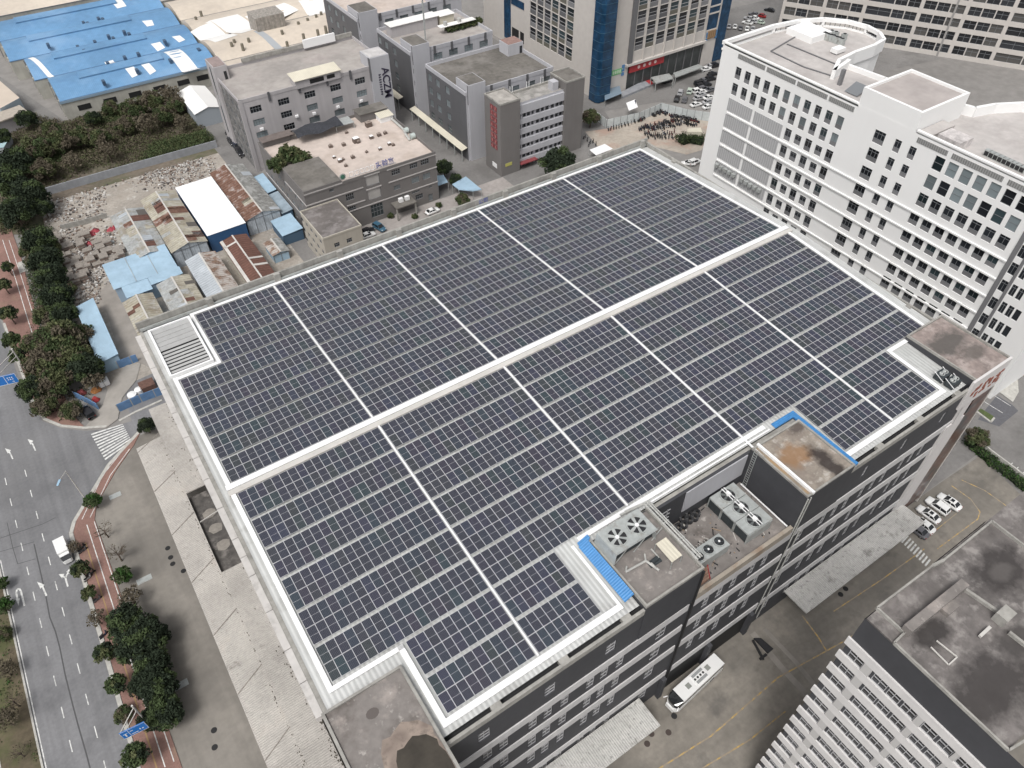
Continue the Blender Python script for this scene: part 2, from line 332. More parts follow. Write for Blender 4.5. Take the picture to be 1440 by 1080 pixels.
LEAF_M = leaf('mid_leaves', (0.056,0.078,0.034))
LEAF_O = leaf('olive_leaves', (0.086,0.096,0.046))
LEAF_B = leaf('brown_leaves', (0.110,0.094,0.068))
LEAF_G = leaf('fresh_leaves', (0.035,0.075,0.020))
DIRT_L = leaf('dry_brush', (0.10,0.085,0.060))
# solar cells
def solar_mat():
    m = bpy.data.materials.new('monocrystalline_cells'); m.use_nodes = True; nt = m.node_tree; N = nt.nodes; L = nt.links
    b = N['Principled BSDF']; b.inputs['Roughness'].default_value = 0.22; b.inputs['Specular IOR Level'].default_value = 0.45
    tc = N.new('ShaderNodeTexCoord'); sp = N.new('ShaderNodeSeparateXYZ'); L.new(tc.outputs['Object'], sp.inputs[0])
    oi = N.new('ShaderNodeObjectInfo')
    ramp = N.new('ShaderNodeValToRGB'); cr = ramp.color_ramp
    cr.elements[0].position = 0.0; cr.elements[0].color = (0.030,0.032,0.043,1)
    cr.elements[1].position = 1.0; cr.elements[1].color = (0.037,0.037,0.050,1)
    for pos, c in ((0.3,(0.033,0.034,0.050)),(0.5,(0.027,0.036,0.050)),(0.62,(0.036,0.032,0.048)),(0.75,(0.033,0.036,0.060)),(0.83,(0.026,0.043,0.050)),(0.9,(0.034,0.039,0.042))):
        e = cr.elements.new(pos); e.color = (*c, 1)
    L.new(oi.outputs['Random'], ramp.inputs[0])
    def line(axis, period, width):
        a = N.new('ShaderNodeMath'); a.operation = 'DIVIDE'; a.inputs[1].default_value = period; L.new(sp.outputs[axis], a.inputs[0])
        f = N.new('ShaderNodeMath'); f.operation = 'FRACT'; L.new(a.outputs[0], f.inputs[0])
        c = N.new('ShaderNodeMath'); c.operation = 'LESS_THAN'; c.inputs[1].default_value = width/period; L.new(f.outputs[0], c.inputs[0])
        return c.outputs[0]
    mx = N.new('ShaderNodeMath'); mx.operation = 'MAXIMUM'; L.new(line(0, 0.182, 0.012), mx.inputs[0]); L.new(line(1, 0.182, 0.006), mx.inputs[1])
    mi = N.new('ShaderNodeMix'); mi.data_type = 'RGBA'; L.new(mx.outputs[0], mi.inputs[0]); L.new(ramp.outputs[0], mi.inputs[6]); mi.inputs[7].default_value = (0.16,0.17,0.19,1)
    L.new(mi.outputs[2], b.inputs['Base Color'])
    return m
M_CELL = solar_mat()
M_PFRAME = mat('anodised_frame', (0.60,0.60,0.62), 0.45, 0.2)
# =============================================================== the solar factory
YM, GAP, SL, ZE = 70.2455, 1.838, 2.018, 38.0
XS = [1.930, 22.982, 44.628, 65.990, 87.281, 108.344]
def zroof(y): return ZE + SL*(1-(abs(y-YM)-GAP/2)/40.0)
fac = thing('solar_factory', 'dark long factory block with white floor bands whose roof is covered in solar panels', 'factory', (56.0, 70.0, 0.0))
RO = -0.32
mb = MB()
yf, yb = 27.75, 112.0
def roofq(x0, x1, a, b): mb.face([(x0,a,zroof(a)+RO), (x1,a,zroof(a)+RO), (x1,b,zroof(b)+RO), (x0,b,zroof(b)+RO)])
roofq(9.3, 36.9, yf, 37.9); roofq(75.5, 103.4, yf, 37.9); roofq(103.4, 111.2, 39.2, YM); roofq(0.25, 9.3, 37.0, YM)
roofq(9.3, 103.4, 37.9, YM); roofq(0.25, 111.2, YM, yb)
mb.build('roof', M_ROOFM, fac)
# ridge: pale capping with a white tray beside it
mb = MB(); zr = ZE+SL
mb.box(1.0, 110.0, YM-0.95, YM-0.05, zr-0.4, zr+0.03)
mb.build('ridge_cap', M_TRIM2, fac)
mb = MB()
mb.box(1.0, 110.0, YM+0.02, YM+0.92, zr-0.4, zr+0.12)
mb.build('ridge_tray', M_TRIM, fac)
mb = MB(); mb.box(1.0, 110.0, YM-0.05, YM+0.02, zr-0.42, zr-0.02); mb.build('ridge_gutter', M_GUTTER, fac)
# white cable trays (between the blocks) and the white border round the field
mb = MB()
def slopebar(x0, x1, ya, yb_, h=0.10, drop=0.12):
    i = len(mb.v)
    for y in (ya, yb_):
        z = zroof(y)-drop
        mb.v += [(x0,y,z), (x1,y,z), (x1,y,z+h), (x0,y,z+h)]
    for f in ((0,1,5,4),(1,2,6,5),(2,3,7,6),(3,0,4,7),(3,2,1,0),(4,5,6,7)): mb.f.append(tuple(i+k for k in f)); mb.m.append(0)
ylow, yhigh = YM-GAP/2-40, YM+GAP/2+40
y6 = YM-GAP/2-30; y3 = YM+GAP/2+25
for k, x in enumerate(XS[1:5]):
    yl = ylow if k != 1 else y6
    mb = MB(); slopebar(x-0.13, x+0.13, yl, YM-GAP/2, 0.16, 0.10); mb.build('cable_tray', M_TRIM, fac)
    mb = MB(); slopebar(x-0.13, x+0.13, YM+GAP/2, yhigh, 0.16, 0.10); mb.build('cable_tray', M_TRIM, fac)
mb = MB()
W = 0.62
slopebar(XS[0]-0.15-W, XS[0]-0.15, y6-0.75, YM-0.95); slopebar(XS[0]-0.15-W, XS[0]-0.15, YM+0.92, y3+0.9)
slopebar(XS[0]-0.15, 8.8-0.1, y3+0.18, y3+0.8)
slopebar(8.15, 8.7, y3+0.8, yhigh+0.2)
slopebar(8.15, XS[5]+0.9, yhigh+0.2, yhigh+0.85)
slopebar(XS[5]+0.3, XS[5]+0.9, YM+0.92, yhigh+0.2); slopebar(XS[5]+0.3, XS[5]+0.9, y6-0.1, YM-0.95)
slopebar(98.7, XS[5]+0.9, y6-0.75, y6-0.1); slopebar(98.6, 99.25, ylow-0.1, y6-0.75)
slopebar(76.4, 99.25, ylow-0.85, ylow-0.1)
slopebar(9.9, 35.0, ylow-0.85, ylow-0.1)
slopebar(9.9, 10.6, ylow-0.1, y6-0.2)
slopebar(XS[0]-0.15, 10.6, y6-0.75, y6-0.2)
slopebar(36.0, 70.2, y6-0.75, y6-0.1); slopebar(34.6, 35.0, ylow-0.1, y6-0.75); slopebar(46.5, 70.5, y6-1.3, y6-1.1)
mb.build('border_tray', M_TRIM, fac)
# front wall --------------------------------------------------------------
FY = 26.9
BANDS = [(28.0,29.75), (22.0,23.75), (15.5,17.3), (7.0,8.7)]
win = Windows(fac, 0.25)
STY = (0.085, 2, (0.3,0.6), 0.0); M_FG = mat('grey_factory_glass', (0.05,0.052,0.056), 0.3, rnd=0.6); MS = (M_WFRAMEW, M_FG, M_WFRAME)
STG = (0.07, 2, (0.35, 0.7), 0.0)
rows = [(24.4,27.9), (18.0,21.9), (11.4,15.4), (3.2,6.6)]
xs1 = [13.5,15.8,20.1,22.4,25.0,29.1,31.4,34.0]
for z0, z1 in rows:
    for x in xs1: win.add('Y', FY, -1, x, x+1.35, z0, z1, STY, MS)
    win.add('Y', FY, -1, 40.9, 42.7, z0, z1, STG, MS)
    for x in (49.3, 52.0, 54.7, 58.4, 61.0): win.add('Y', FY, -1, x, x+1.35, z0, z1, STY, MS)
    for x in (68.4, 73.6, 76.2, 78.8, 82.6, 85.2, 87.8, 92.4, 94.9, 97.5): win.add('Y', FY, -1, x, x+1.35, z0, z1, STY, MS)
for x in (13.1, 22.3, 31.5): win.add('Y', FY, -1, x, x+1.6, 31.7, 34.5, STY, MS)
for x in (79.7, 88.8, 98.4): win.add('Y', FY, -1, x, x+1.0, 32.2, 34.8, STY, MS)
win.add('Y', FY, -1, 40.9, 42.7, 31.2, 33.6, STG, MS)
mb = MB()
H = win.holes[('Y', FY)]
facade(mb, 'Y', FY, -1, 9.3, 46.6, 0, 36.6, H, 0.25)
facade(mb, 'Y', FY, -1, 46.6, 65.6, 0, 30.9, H, 0.25)
facade(mb, 'Y', FY, -1, 65.6, 104.0, 0, 36.6, H, 0.25)
mb.face([(9.3,FY,0),(9.3,37,0),(9.3,37,38.6),(9.3,FY,38.6)])
mb.face([(0,37,0),(9.3,37,0),(9.3,37,37.6),(0,37,37.6)]); mb.face([(0,FY,0),(0,112.4,0),(0,112.4,37.6),(0,FY,37.6)])
mb.face([(0,112.4,0),(111.5,112.4,0),(111.5,112.4,37.5),(0,112.4,37.5)]); mb.face([(111.5,36,0),(111.5,112.4,0),(111.5,112.4,37.5),(111.5,36,37.5)])
mb.build('wall', M_DARK, fac)
win.finish()
for z0, z1 in BANDS:
    for xa, xb in ((9.3,46.0),(46.9,66.0),(67.0,104.0)):
        mb = MB(); mb.box(xa, xb, FY-0.16, FY-0.003, z0, z1); mb.build('floor_band', M_BAND, fac)
# parapet ledge and gutter along the front
for xa, xb in ((9.3,37.0),(75.4,104.0)):
    mb = MB(); mb.box(xa, xb, FY-0.1, FY+0.28, 36.6, 37.7)
    x = xa+6
    while x < xb-3: mb.box(x, x+1.3, FY+0.281, yf, 36.9, 37.66); x += 9.3
    mb.build('front_parapet', M_CONC, fac)
    mb = MB(); mb.box(xa+0.05, xb, FY+0.285, yf+0.2, 36.4, 36.6); mb.build('front_gutter', M_GUTTER, fac)
# back and right parapets
mb = MB()
mb.box(-0.3, 111.8, 112.55, 112.9, 37.3, 39.35)
x = 12.0
while x < 111: mb.box(x-0.55, x+0.55, 111.95, 112.548, 37.3, 39.42); x += 12.25
mb.build('rear_parapet', M_CONC, fac)
mb = MB(); mb.box(0.3, 111.5, 112.02, 112.545, 37.2, 37.75); mb.build('rear_gutter', M_GUTTER, fac)
mb = MB(); mb.box(0.0, 111.0, 112.15, 112.33, 37.75, 38.3)
mb.build('rear_pipe_ledge', M_STEEL, fac)
mb = MB()
mb.box(111.3, 111.75, 36.5, 112.54, 37.2, 38.55)
for y in (44, 56, 68, 80, 92, 103): mb.box(110.7, 111.29, y-0.5, y+0.5, 37.2, 38.5)
mb.build('side_parapet', M_CONC, fac)
# left edge: pale coping slabs in separate lengths
mb = MB(); y = 37.2; rnd = random.Random(3)
while y < 111.5:
    l = rnd.choice([3.2, 4.6, 5.8, 5.8]); e = min(y+l, 112); mb.box(-1.15, -0.28, y+0.05, e-0.05, 36.6, 37.55); y = e
mb.build('coping_slab', M_SLAB, fac)
mb = MB(); mb.box(-0.25, 0.24, 37.0, 112.4, 36.6, 37.62); mb.build('edge_strip', M_CONC, fac)
# louvred rooflight at the left rear corner
lv = MB(); lv.box(1.3, 7.5, 97.9, 110.2, 37.55, 38.42); lv.build('well_shade_block', M_BLACK, fac)  # solid black block stands in for the shade inside the open well
lv = MB()
for xa, xb in ((0.95,1.3),(7.5,7.85)): lv.box(xa, xb, 97.6, 110.5, 37.6, 38.85)
lv.box(1.3, 7.5, 97.6, 97.9, 37.6, 38.85); lv.box(1.3, 7.5, 110.2, 110.5, 37.6, 38.85); lv.build('rooflight_frame', M_TRIM, fac)
lv = MB()
for k in range(5): lv.box(1.32, 7.48, 104.4+k*1.16, 104.4+k*1.16+1.08, 38.55, 38.6)
for k in range(7): lv.face([(1.32, 98.5+k*0.85, 38.46), (7.48, 98.5+k*0.85, 38.46), (7.48, 98.5+k*0.85+0.36, 38.62), (1.32, 98.5+k*0.85+0.36, 38.62)])
lv.build('louvre_slat', M_SHAFT, fac)
# front-left stair head (flat dirty roof) ------------------------------------
mb = MB(); mb.box(-0.5, 9.25, 20.0, 37.0, 0, 38.3, 0); mb.build('stair_block', M_WHITEW, fac)
mb = MB(); mb.box(-0.15, 8.95, 20.3, 36.7, 38.3, 38.36); mb.build('stair_block_roof', M_FLAT, fac)
mb = MB()
for b in ((-0.5,-0.16,20,37),(8.96,9.3,20,37),(-0.16,8.96,36.71,37.0)): mb.box(*b, 38.302, 38.62)
mb.build('stair_block_parapet', M_CONC, fac)
b = MB(); rp = random.Random(9); n = 26
pts = [(6.3+3.0*math.cos(6.283*k/n)*rp.uniform(.85,1.1), 25.0+4.6*math.sin(6.283*k/n)*rp.uniform(.9,1.1)) for k in range(n)]
pts = [(min(x,8.9),max(y,20.35)) for x,y in pts]
b.face([(x,y,38.372) for x,y in pts]); b.build('rain_puddle', mat('rain_puddle', (0.050,0.043,0.034), 0.12, blotch=(0.5,0.3)), fac)
b = MB(); q = [(6.3+(x-6.3)*1.25-0.4, 25.6+(y-25.0)*1.3) for x,y in pts]; b.face([(max(min(x,8.92),0),min(max(y,20.33),36.6),38.366) for x,y in q]); b.build('silt_patch', mat('dried_silt', (0.27,0.22,0.185), 0.95, blotch=(0.5,0.3), fine=(2,0.3), stain=[(0.5,0.56,(0.14,0.11,0.095),0.8)]), fac)
b = MB(); n = 12; b.face([(4.2+0.75*math.cos(6.283*k/n),34.0+0.6*math.sin(6.283*k/n),38.366) for k in range(n)]); b.build('damp_spot', mat('damp_concrete', (0.10,0.085,0.078), 0.7), fac)
# plant deck block with the cooling tower (left of the recess) ----------------
mb = MB(); mb.box(37.0, 46.5, 26.75, 37.6, 30.0, 38.2); mb.build('plant_block', M_DARK, fac)
mb = MB(); mb.box(37.3, 46.2, 27.05, 37.4, 38.2, 38.26); mb.build('plant_block_roof', M_FLAT, fac)
mb = MB()
for b in ((37.0,37.28,26.75,37.6),(46.22,46.5,26.75,37.6),(37.28,46.22,26.75,27.03)): mb.box(*b, 38.202, 38.75)
mb.build('plant_block_parapet', M_CONC, fac)
# recess deck -----------------------------------------------------------------
DZ = 30.6
mb = MB(); mb.box(46.52, 65.6, 27.3, 37.0, 29.9, DZ); mb.build('recess_deck', M_FLAT, fac)
mb = MB(); mb.box(46.6, 65.5, 26.75, 27.3, 29.1, 31.3); mb.build('recess_parapet', mat('rusty_ledge', (0.34,0.30,0.25), 0.9, streak=(0.8,0.4), stain=(0.3,0.6,(0.22,0.14,0.09),0.6)), fac)
mb = MB(); mb.box(46.5, 65.6, 36.95, 37.35, DZ, 37.7); mb.build('recess_rear_wall', M_DARK, fac)
mb = MB(); mb.box(53.2, 65.0, 36.80, 36.94, 33.0, 37.6); mb.build('pale_wall_panel', M_LGREY, fac)
mb = MB()
for z in (33.0,33.9,34.8,35.7): mb.box(48.2, 50.6, 36.86, 36.94, z, z+0.14)
for x in (48.8, 50.0): mb.box(x-0.06, x+0.06, 36.80, 36.858, 32.7, 36.2)
mb.build('rung_grille', M_WFRAMEW, fac)
mb = MB(); mb.box(36.9, 75.5, 37.352, 37.9, 36.9, 37.75); mb.build('recess_walkway', M_CONC, fac)
# lift tower right of the recess ---------------------------------------------
LX0, LX1, LY0, LY1, LZ = 65.6, 75.4, 26.8, 37.0, 38.3
mb = MB(); mb.box(LX0, LX1, LY0, LY1, 28.2, LZ); mb.build('lift_tower', M_DARK, fac)
mb = MB(); mb.box(LX0+1.35, LX1-0.3, LY0+0.3, LY1-0.3, LZ, LZ+0.06); mb.build('lift_tower_roof', M_FLATR, fac)
mb = MB(); mb.box(LX0+0.3, LX0+0.95, LY0+0.3, LY1-0.3, LZ, LZ+0.05); mb.build('lift_tower_ledge', mat('ochre_stained_roof', (0.26,0.215,0.165), 0.9, blotch=(0.3,0.25), stain=(0.3,0.56,(0.30,0.19,0.09),0.7)), fac)
mb = MB()
for b in ((LX0,LX0+0.28,LY0,LY1),(LX0+0.28,LX1,LY0,LY0+0.28),(LX0+0.28,LX1,LY1-0.28,LY1),(LX1-0.28,LX1,LY0+0.28,LY1-0.28)): mb.box(*b, LZ+0.002, LZ+0.32)
mb.build('lift_tower_parapet', M_CONC, fac)
mb = MB(); mb.box(LX0+0.96, LX0+1.34, LY0-0.05, LY1+0.05, LZ+0.06, LZ+0.55); mb.build('lift_tower_kerb', M_TRIM, fac)
mb = MB(); mb.box(75.42, 76.3, 26.9, 38.8, 37.95, 38.28); mb.box(71.6, 75.42, 37.9, 38.8, 37.95, 38.28); mb.build('blue_flashing', M_BLUE, fac)
for x, za, zb in ((66.2,2,38.2),(65.5,30.4,38.4),(67.6,2,29)):
    mb = MB(); mb.cyl((x,26.62,za), (x,26.62,zb), 0.1); mb.build('downpipe', M_PIPE, fac)
mb = MB(); mb.cyl((46.45,26.6,0.5), (46.45,26.6,38.0), 0.16); mb.build('black_downpipe', M_BLACK, fac)
mb = MB()
for x, y in ((65.5,36.4),(65.5,35.8)): mb.bar((x,y,DZ),(x,y,39.2),0.06)
for k in range(16): mb.bar((65.5,35.8,DZ+0.3+k*0.5),(65.5,36.4,DZ+0.3+k*0.5),0.05)
mb.build('roof_ladder', M_STEEL, fac)
# right end tower: white frame, dark glass with brown reflections painted in -----------------
mb = MB(); mb.box(103.4, 112.6, 26.95, 39.2, 0, 39.0, 0); mb.build('end_tower', M_DARK, fac)
mb = MB(); mb.box(102.5, 112.7, 26.55, 26.948, 33.2, 39.4)
mb.face([(103.9,26.5,29.0),(106.2,26.5,29.0),(106.2,26.5,33.2),(103.9,26.5,33.2)])
mb.box(103.9, 106.3, 26.55, 26.948, 29.0, 33.198); mb.box(102.6, 107.4, 26.55, 26.948, 4.0, 28.998)
mb.build('white_frame', M_WHITEW, fac)
M_BRN = mat('painted_reflection_glass', (0.03,0.032,0.034), 0.3, stain=[(0.30,0.50,(0.13,0.055,0.04),0.8),(0.7,0.62,(0.25,0.25,0.24),0.5)])  # stain patches put the reflections into the glass colour
mb = MB(); mb.box(107.42, 112.4, 26.6, 26.946, 2.0, 33.19); mb.build('glass_panel', M_BRN, fac)
mb = MB(); mb.box(112.42, 112.65, 26.5, 26.946, 0.5, 33.19); mb.build('corner_trim', M_TRIM2, fac)
mb = MB(); mb.box(103.7, 112.3, 27.0, 38.9, 39.0, 39.06); mb.build('end_tower_roof', mat('pinkish_stained_roof', (0.25,0.205,0.188), 0.9, blotch=(0.2,0.22), fine=(1.2,0.25), stain=[(0.45,0.60,(0.40,0.345,0.32),0.7),(0.5,0.70,(0.05,0.03,0.028),0.8)], spots=[(*P(1335,482,39),4.6,2.6,(0.085,0.078,0.072),0.9),(*P(1370,495,39),3.0,1.5,(0.10,0.088,0.08),0.8)]), fac)
mb = MB()
for b in ((103.4,103.68,26.95,39.2),(112.32,112.6,26.95,39.2),(103.68,112.32,38.92,39.2)): mb.box(*b, 39.002, 39.4)
mb.build('end_tower_parapet', M_CONC, fac)
# brush-like red sign on the white frame (strokes only, unreadable in the photo)
mb = MB(); rnd = random.Random(5)
for k in range(7):
    x = 104.6+k*1.12
    for j in range(4):
        a = rnd.uniform(-0.45,0.45); zz = 34.5+rnd.uniform(0,2.6)
        mb.box(x+a-0.3, x+a+0.3, 26.46+0.001*j, 26.54, zz, zz+rnd.uniform(0.25,0.9))
mb.build('faded_sign', mat('brick_red_paint', (0.24,0.085,0.06), 0.8, fine=(1.5,0.3)), fac)
# right end side terrace beside the roof, below the parapet
# loading canopies on the yard side
for cx0, cx1 in ((17.5,41.0),(73.3,105.4)):
    c = MB(); c.box(cx0, cx1, 21.8, FY-0.16, 5.0, 5.22); c.build('loading_canopy', M_CANOPYX, fac)
    c = MB()
    x = cx0+1
    while x < cx1: c.bar((x,22.2,4.95),(x,26.7,4.7),0.18); x += 6
    c.build('canopy_bracket', M_STEEL, fac)
c = MB(); c.box(46.7, 65.9, 26.86, 26.897, 0.0, 6.6); c.build('bay_shade_sheet', M_BLACK, fac)  # flat black sheet paints the shade of the recessed bay
for x in (45.5, 55.2, 64.8):
    c = MB(); c.box(x-0.4, x+0.4, 26.1, 26.85, 0, 6.9); c.build('bay_column', M_DARK, fac)

# =============================================================== left-hand canopies
CZ = 8.0
can = thing('yard_canopy', 'long beige corrugated canopy roof stepping along the factory side beside the open yard', 'canopy', (-5.5, 70, 0))
mb = MB()
for y0, y1 in ((-5,118.2),):
    mb.face([(-10.0,y0,CZ-0.45),(-5.1,y0,CZ+0.1),(-5.1,y1,CZ+0.1),(-10.0,y1,CZ-0.45)]); mb.face([(-10.0,y0,CZ-0.6),(-10.0,y0,CZ-0.45),(-10.0,y1,CZ-0.45),(-10.0,y1,CZ-0.6)])
mb.face([(-10.0,118.2,CZ-0.6),(-10.0,118.2,CZ-0.45),(-5.1,118.2,CZ+0.1),(-5.1,118.2,CZ-0.1)])
mb.build('outer_sheet', M_CANOPY, can)
for k in range(11):
    mb = MB(); y = 4+11.3*k; mb.bar((-9.95,y,CZ-0.42),(-5.2,y+2.2,CZ+0.12),0.16,0.05); mb.build('sheet_lap', mat('dark_lap',(0.20,0.18,0.16),0.9,fine=(2,0.4)), can)
mb = MB(); rm_ = random.Random(6)
for _ in range(420):
    y = rm_.uniform(20,126); x = -0.95-abs(rm_.gauss(0,1.0))*rm_.random(); 
    if 81 < y < 101.2: continue
    if x < -5: continue
    r = rm_.uniform(0.03,0.10); mb.box(x-r,x+r,y-r*1.6,y+r*1.6,CZ+0.80,CZ+0.83)
for _ in range(160):
    y = rm_.uniform(20,118); x = -5.15-abs(rm_.gauss(0,0.3)); r = rm_.uniform(0.02,0.07); z = CZ+0.1+(x+5.1)*0.112; mb.box(x-r,x+r,y-r*2,y+r*2,z,z+0.03)
stuff(mb.build('dead_leaves', mat('leaf_litter',(0.075,0.066,0.052),0.95), can))
mb = MB()
for y0, y1 in ((101.0,126.0),(-5,81.3)): mb.box(-5.1, -0.9, y0, y1, CZ+0.55, CZ+0.8)
mb.build('inner_sheet', M_CANOPY, can)
mb = MB(); mb.box(-5.1, -0.6, 81.35, 100.95, CZ-1.0, CZ-0.8); mb.build('sunken_bay', mat('sunken_dark_roof', (0.085,0.078,0.072), 0.9, blotch=(0.3,0.3), fine=(1.2,0.3), stain=[(0.35,0.64,(0.22,0.20,0.185),0.7)]), can)
for yy in (95.5, 91.8, 87.6):
    mb = MB(); n = 14; pts = [(-3.0+1.25*math.cos(2*math.pi*k/n)*random.uniform(0.85,1.15), yy+1.15*math.sin(2*math.pi*k/n)*random.uniform(0.85,1.15)) for k in range(n)]
    i = len(mb.v); mb.v += [(p[0],p[1],CZ-0.79) for p in pts]+[(-3.0,yy,CZ-0.66)]
    for k in range(n): mb.f.append((i+k, i+(k+1)%n, i+n)); mb.m.append(0)
    mb.build('sand_heap', mat('pale_heap', (0.235,0.215,0.19), 0.95, fine=(2,0.2)), can)
mb = MB(); mb.bar((-5.0,93.8,CZ+0.15),(-0.8,94.6,CZ+0.15),0.14); mb.build('brace', M_TRIM2, can)
mb = MB()
y = 2
while y < 118: mb.box(-9.9,-9.6,y-0.15,y+0.15,0,CZ-0.6); y += 6.5
mb.build('post', M_STEEL, can)
mb = MB(); mb.face([(-5.1,118.0,0),(-5.1,126,0),(-5.1,126,CZ+0.2),(-5.1,118.0,CZ+0.2)]); mb.face([(-5.1,126,0),(-0.9,126,0),(-0.9,126,CZ+0.2),(-5.1,126,CZ+0.2)]); mb.build('end_wall', M_CONC, can)

# =============================================================== solar panels
PL, PW = 2.262, 1.122
def panel_mesh(w):
    mb = MB(); fr = 0.03; t = 0.035; L2 = PL/2; hw = w/2
    mb.box(-hw, hw, -L2, -L2+fr, -t, 0); mb.box(-hw, hw, L2-fr, L2, -t, 0)
    mb.box(-hw, -hw+fr, -L2+fr, L2-fr, -t, 0); mb.box(hw-fr, hw, -L2+fr, L2-fr, -t, 0)
    mb.box(-hw+fr, hw-fr, -0.012, 0.012, -0.006, -0.0025)
    mb.face([(-hw+fr,-L2+fr,-0.004),(hw-fr,-L2+fr,-0.004),(hw-fr,L2-fr,-0.004),(-hw+fr,L2-fr,-0.004)], 1)
    me = bpy.data.meshes.new('solar_panel'); me.from_pydata(mb.v, [], mb.f)
    me.materials.append(M_PFRAME); me.materials.append(M_CELL); me.polygons.foreach_set('material_index', mb.m); me.update()
    return me
PMESH = {}
ORD = ['first','second','third','fourth','fifth','sixth','seventh','eighth']
BLK = ['leftmost block', 'second block from the left', 'middle block', 'fourth block from the left', 'rightmost block']
slope = math.atan2(SL, 40.0)
def solar_row(side, k, b, xa, xb, n):
    ya = (YM-GAP/2-5*k) if side == 'L' else (YM+GAP/2+5*(k+1))      # upper edge (towards +y)
    yc = ya-2.5; p = (xb-xa)/n; w = p-0.022
    where = 'in front of' if side == 'L' else 'behind'
    t = thing('solar_array', 'solar strip, %s row %s the roof ridge, %s' % (ORD[k], where, BLK[b]), 'solar array', ((xa+xb)/2, yc, zroof(yc)), 'solar panel strips on the factory roof', local=True)
    t['_o'] = [(xa+xb)/2, yc, zroof(yc)]
    key = round(w, 3)
    if key not in PMESH: PMESH[key] = panel_mesh(w)
    rx = slope if side == 'L' else -slope
    for j in range(n):
        for q in (-1, 1):
            y = yc+q*(PL/2+0.022)
            o = inst(PMESH[key], 'solar_panel', t, (xa+p*(j+0.5), y, zroof(y)+0.02)); o.rotation_euler = (rx, 0, 0)
    r = MB()
    for q in (-1.7, -0.55, 0.55, 1.7):
        y = yc+q; r.box(xa+0.05, xb-0.05, y-0.025, y+0.025, zroof(y)-0.13, zroof(y)-0.06)
    r.build('mounting_rail', M_PFRAME, t)
G = 0.22
for k in range(8):
    for b in range(5):
        xa, xb = XS[b]+(G if b else 0.05), XS[b+1]-(G if b < 4 else 0.0); n = 18
        if k >= 5 and b == 0: xu, nu = 8.85, 12
        else: xu, nu = xa, n
        solar_row('U', k, b, xu, xb, nu)
        if k >= 6:
            if b == 0: xa, n = 11.0, 10
            elif b == 1: xb, n = 32.35, 8
            elif b == 2: continue
            elif b == 3: xa, n = 76.9, 9
            else: xb, n = 98.2, 9
        solar_row('L', k, b, xa, xb, n)
# =============================================================== plant on the factory roof
def fan(name, parent, c, r, blade=None):
    """a fan in its shroud: dark well, six blades, guard ring and hub"""
    x, y, z = c
    b = MB(); b.cyl((x,y,z-0.25),(x,y,z+0.02), r, 20); f = b.build(name, M_FANBLK, parent)
    b = MB()
    n = 20
    for k in range(n):
        t0, t1 = 2*math.pi*k/n, 2*math.pi*(k+1)/n
        b.bar((x+r*math.cos(t0),y+r*math.sin(t0),z+0.06),(x+r*math.cos(t1),y+r*math.sin(t1),z+0.06),0.14,0.16)
    b.build('shroud_ring', M_STEEL, f)
    b = MB()
    for k in range(6):
        t = 2*math.pi*k/6+0.3; dx, dy = math.cos(t), math.sin(t); w = 0.17*r
        b.face([(x+dx*0.15*r-dy*w*0.6,y+dy*0.15*r+dx*w*0.6,z+0.03),(x+dx*0.95*r-dy*w,y+dy*0.95*r+dx*w,z+0.03),(x+dx*0.95*r+dy*w,y+dy*0.95*r-dx*w,z+0.10),(x+dx*0.15*r+dy*w*0.6,y+dy*0.15*r-dx*w*0.6,z+0.10)])
    b.build('blade', blade or M_STEEL, f)
    b = MB(); b.cyl((x,y,z+0.02),(x,y,z+0.16), 0.2*r, 10); b.build('hub', M_TRIM, f)
    return f
ct = thing('cooling_tower', 'big grey cooling tower with two fans beside a blue awning on the plant roof', 'cooling tower', (40.7,35.1,38.26))
b = MB(); x0,x1,y0,y1 = 37.5,44.2,33.3,37.2
i = len(b.v); b.v += [(x0,y0+0.5,39.9),(x1,y0+0.5,39.9),(x1,y1,39.9),(x0,y1,39.9),(x0,y0,40.8),(x1,y0,40.8),(x1,y1,40.8),(x0,y1,40.8)]
for f in ((0,1,5,4),(1,2,6,5),(2,3,7,6),(3,0,4,7),(4,5,6,7)): b.f.append(tuple(i+k for k in f)); b.m.append(0)
b.face([(x0-0.35,y0-0.2,38.5),(x0,y0,40.79),(x0,y1,40.79),(x0-0.35,y1,38.5)]); b.box(x1-0.05,x1,y0,y1,38.5,39.9)
b.build('casing', M_STEEL, ct)
b = MB(); b.box(x0+0.1,x1-0.1,y0+0.6,y1-0.1,38.5,39.9); b.build('cooling_coil', M_STEELD, ct)
for k in range(3):
    b = MB(); xx = x0+0.3+k*3.0; b.bar((xx,y0+0.25,38.3),(xx+1.6,y0+0.3,39.95),0.09); b.build('brace', M_STEEL, ct)
for cx, cy in (P(868,755.5,40.85)[:2], P(895.5,738.5,40.85)[:2]): fan('fan', ct, (cx,cy,40.82), 1.3)
b = MB(); b.bar((x0,y0-0.02,41.3),(x1,y0-0.02,41.3),0.05); 
for k in range(5): xx = x0+k*(x1-x0)/4; b.bar((xx,y0-0.02,40.8),(xx,y0-0.02,41.3),0.05)
b.build('guard_rail', M_STEEL, ct)
aw = thing('blue_awning', 'bright blue sheet awning running along the left side of the plant roof', 'awning', (36.4,33,38))
b = MB(); b.face([(35.4,28.8,38.35),(36.75,28.8,39.0),(36.75,38.0,39.0),(35.4,38.0,38.35)]); b.face([(35.4,28.8,38.30),(36.75,28.8,38.95),(36.75,38.0,38.95),(35.4,38.0,38.30)])
b.face([(35.4,37.0,38.36),(37.2,38.0,39.01),(37.2,38.6,39.01),(35.6,38.6,38.36)])
b.build('sheet', M_BLUE, aw)
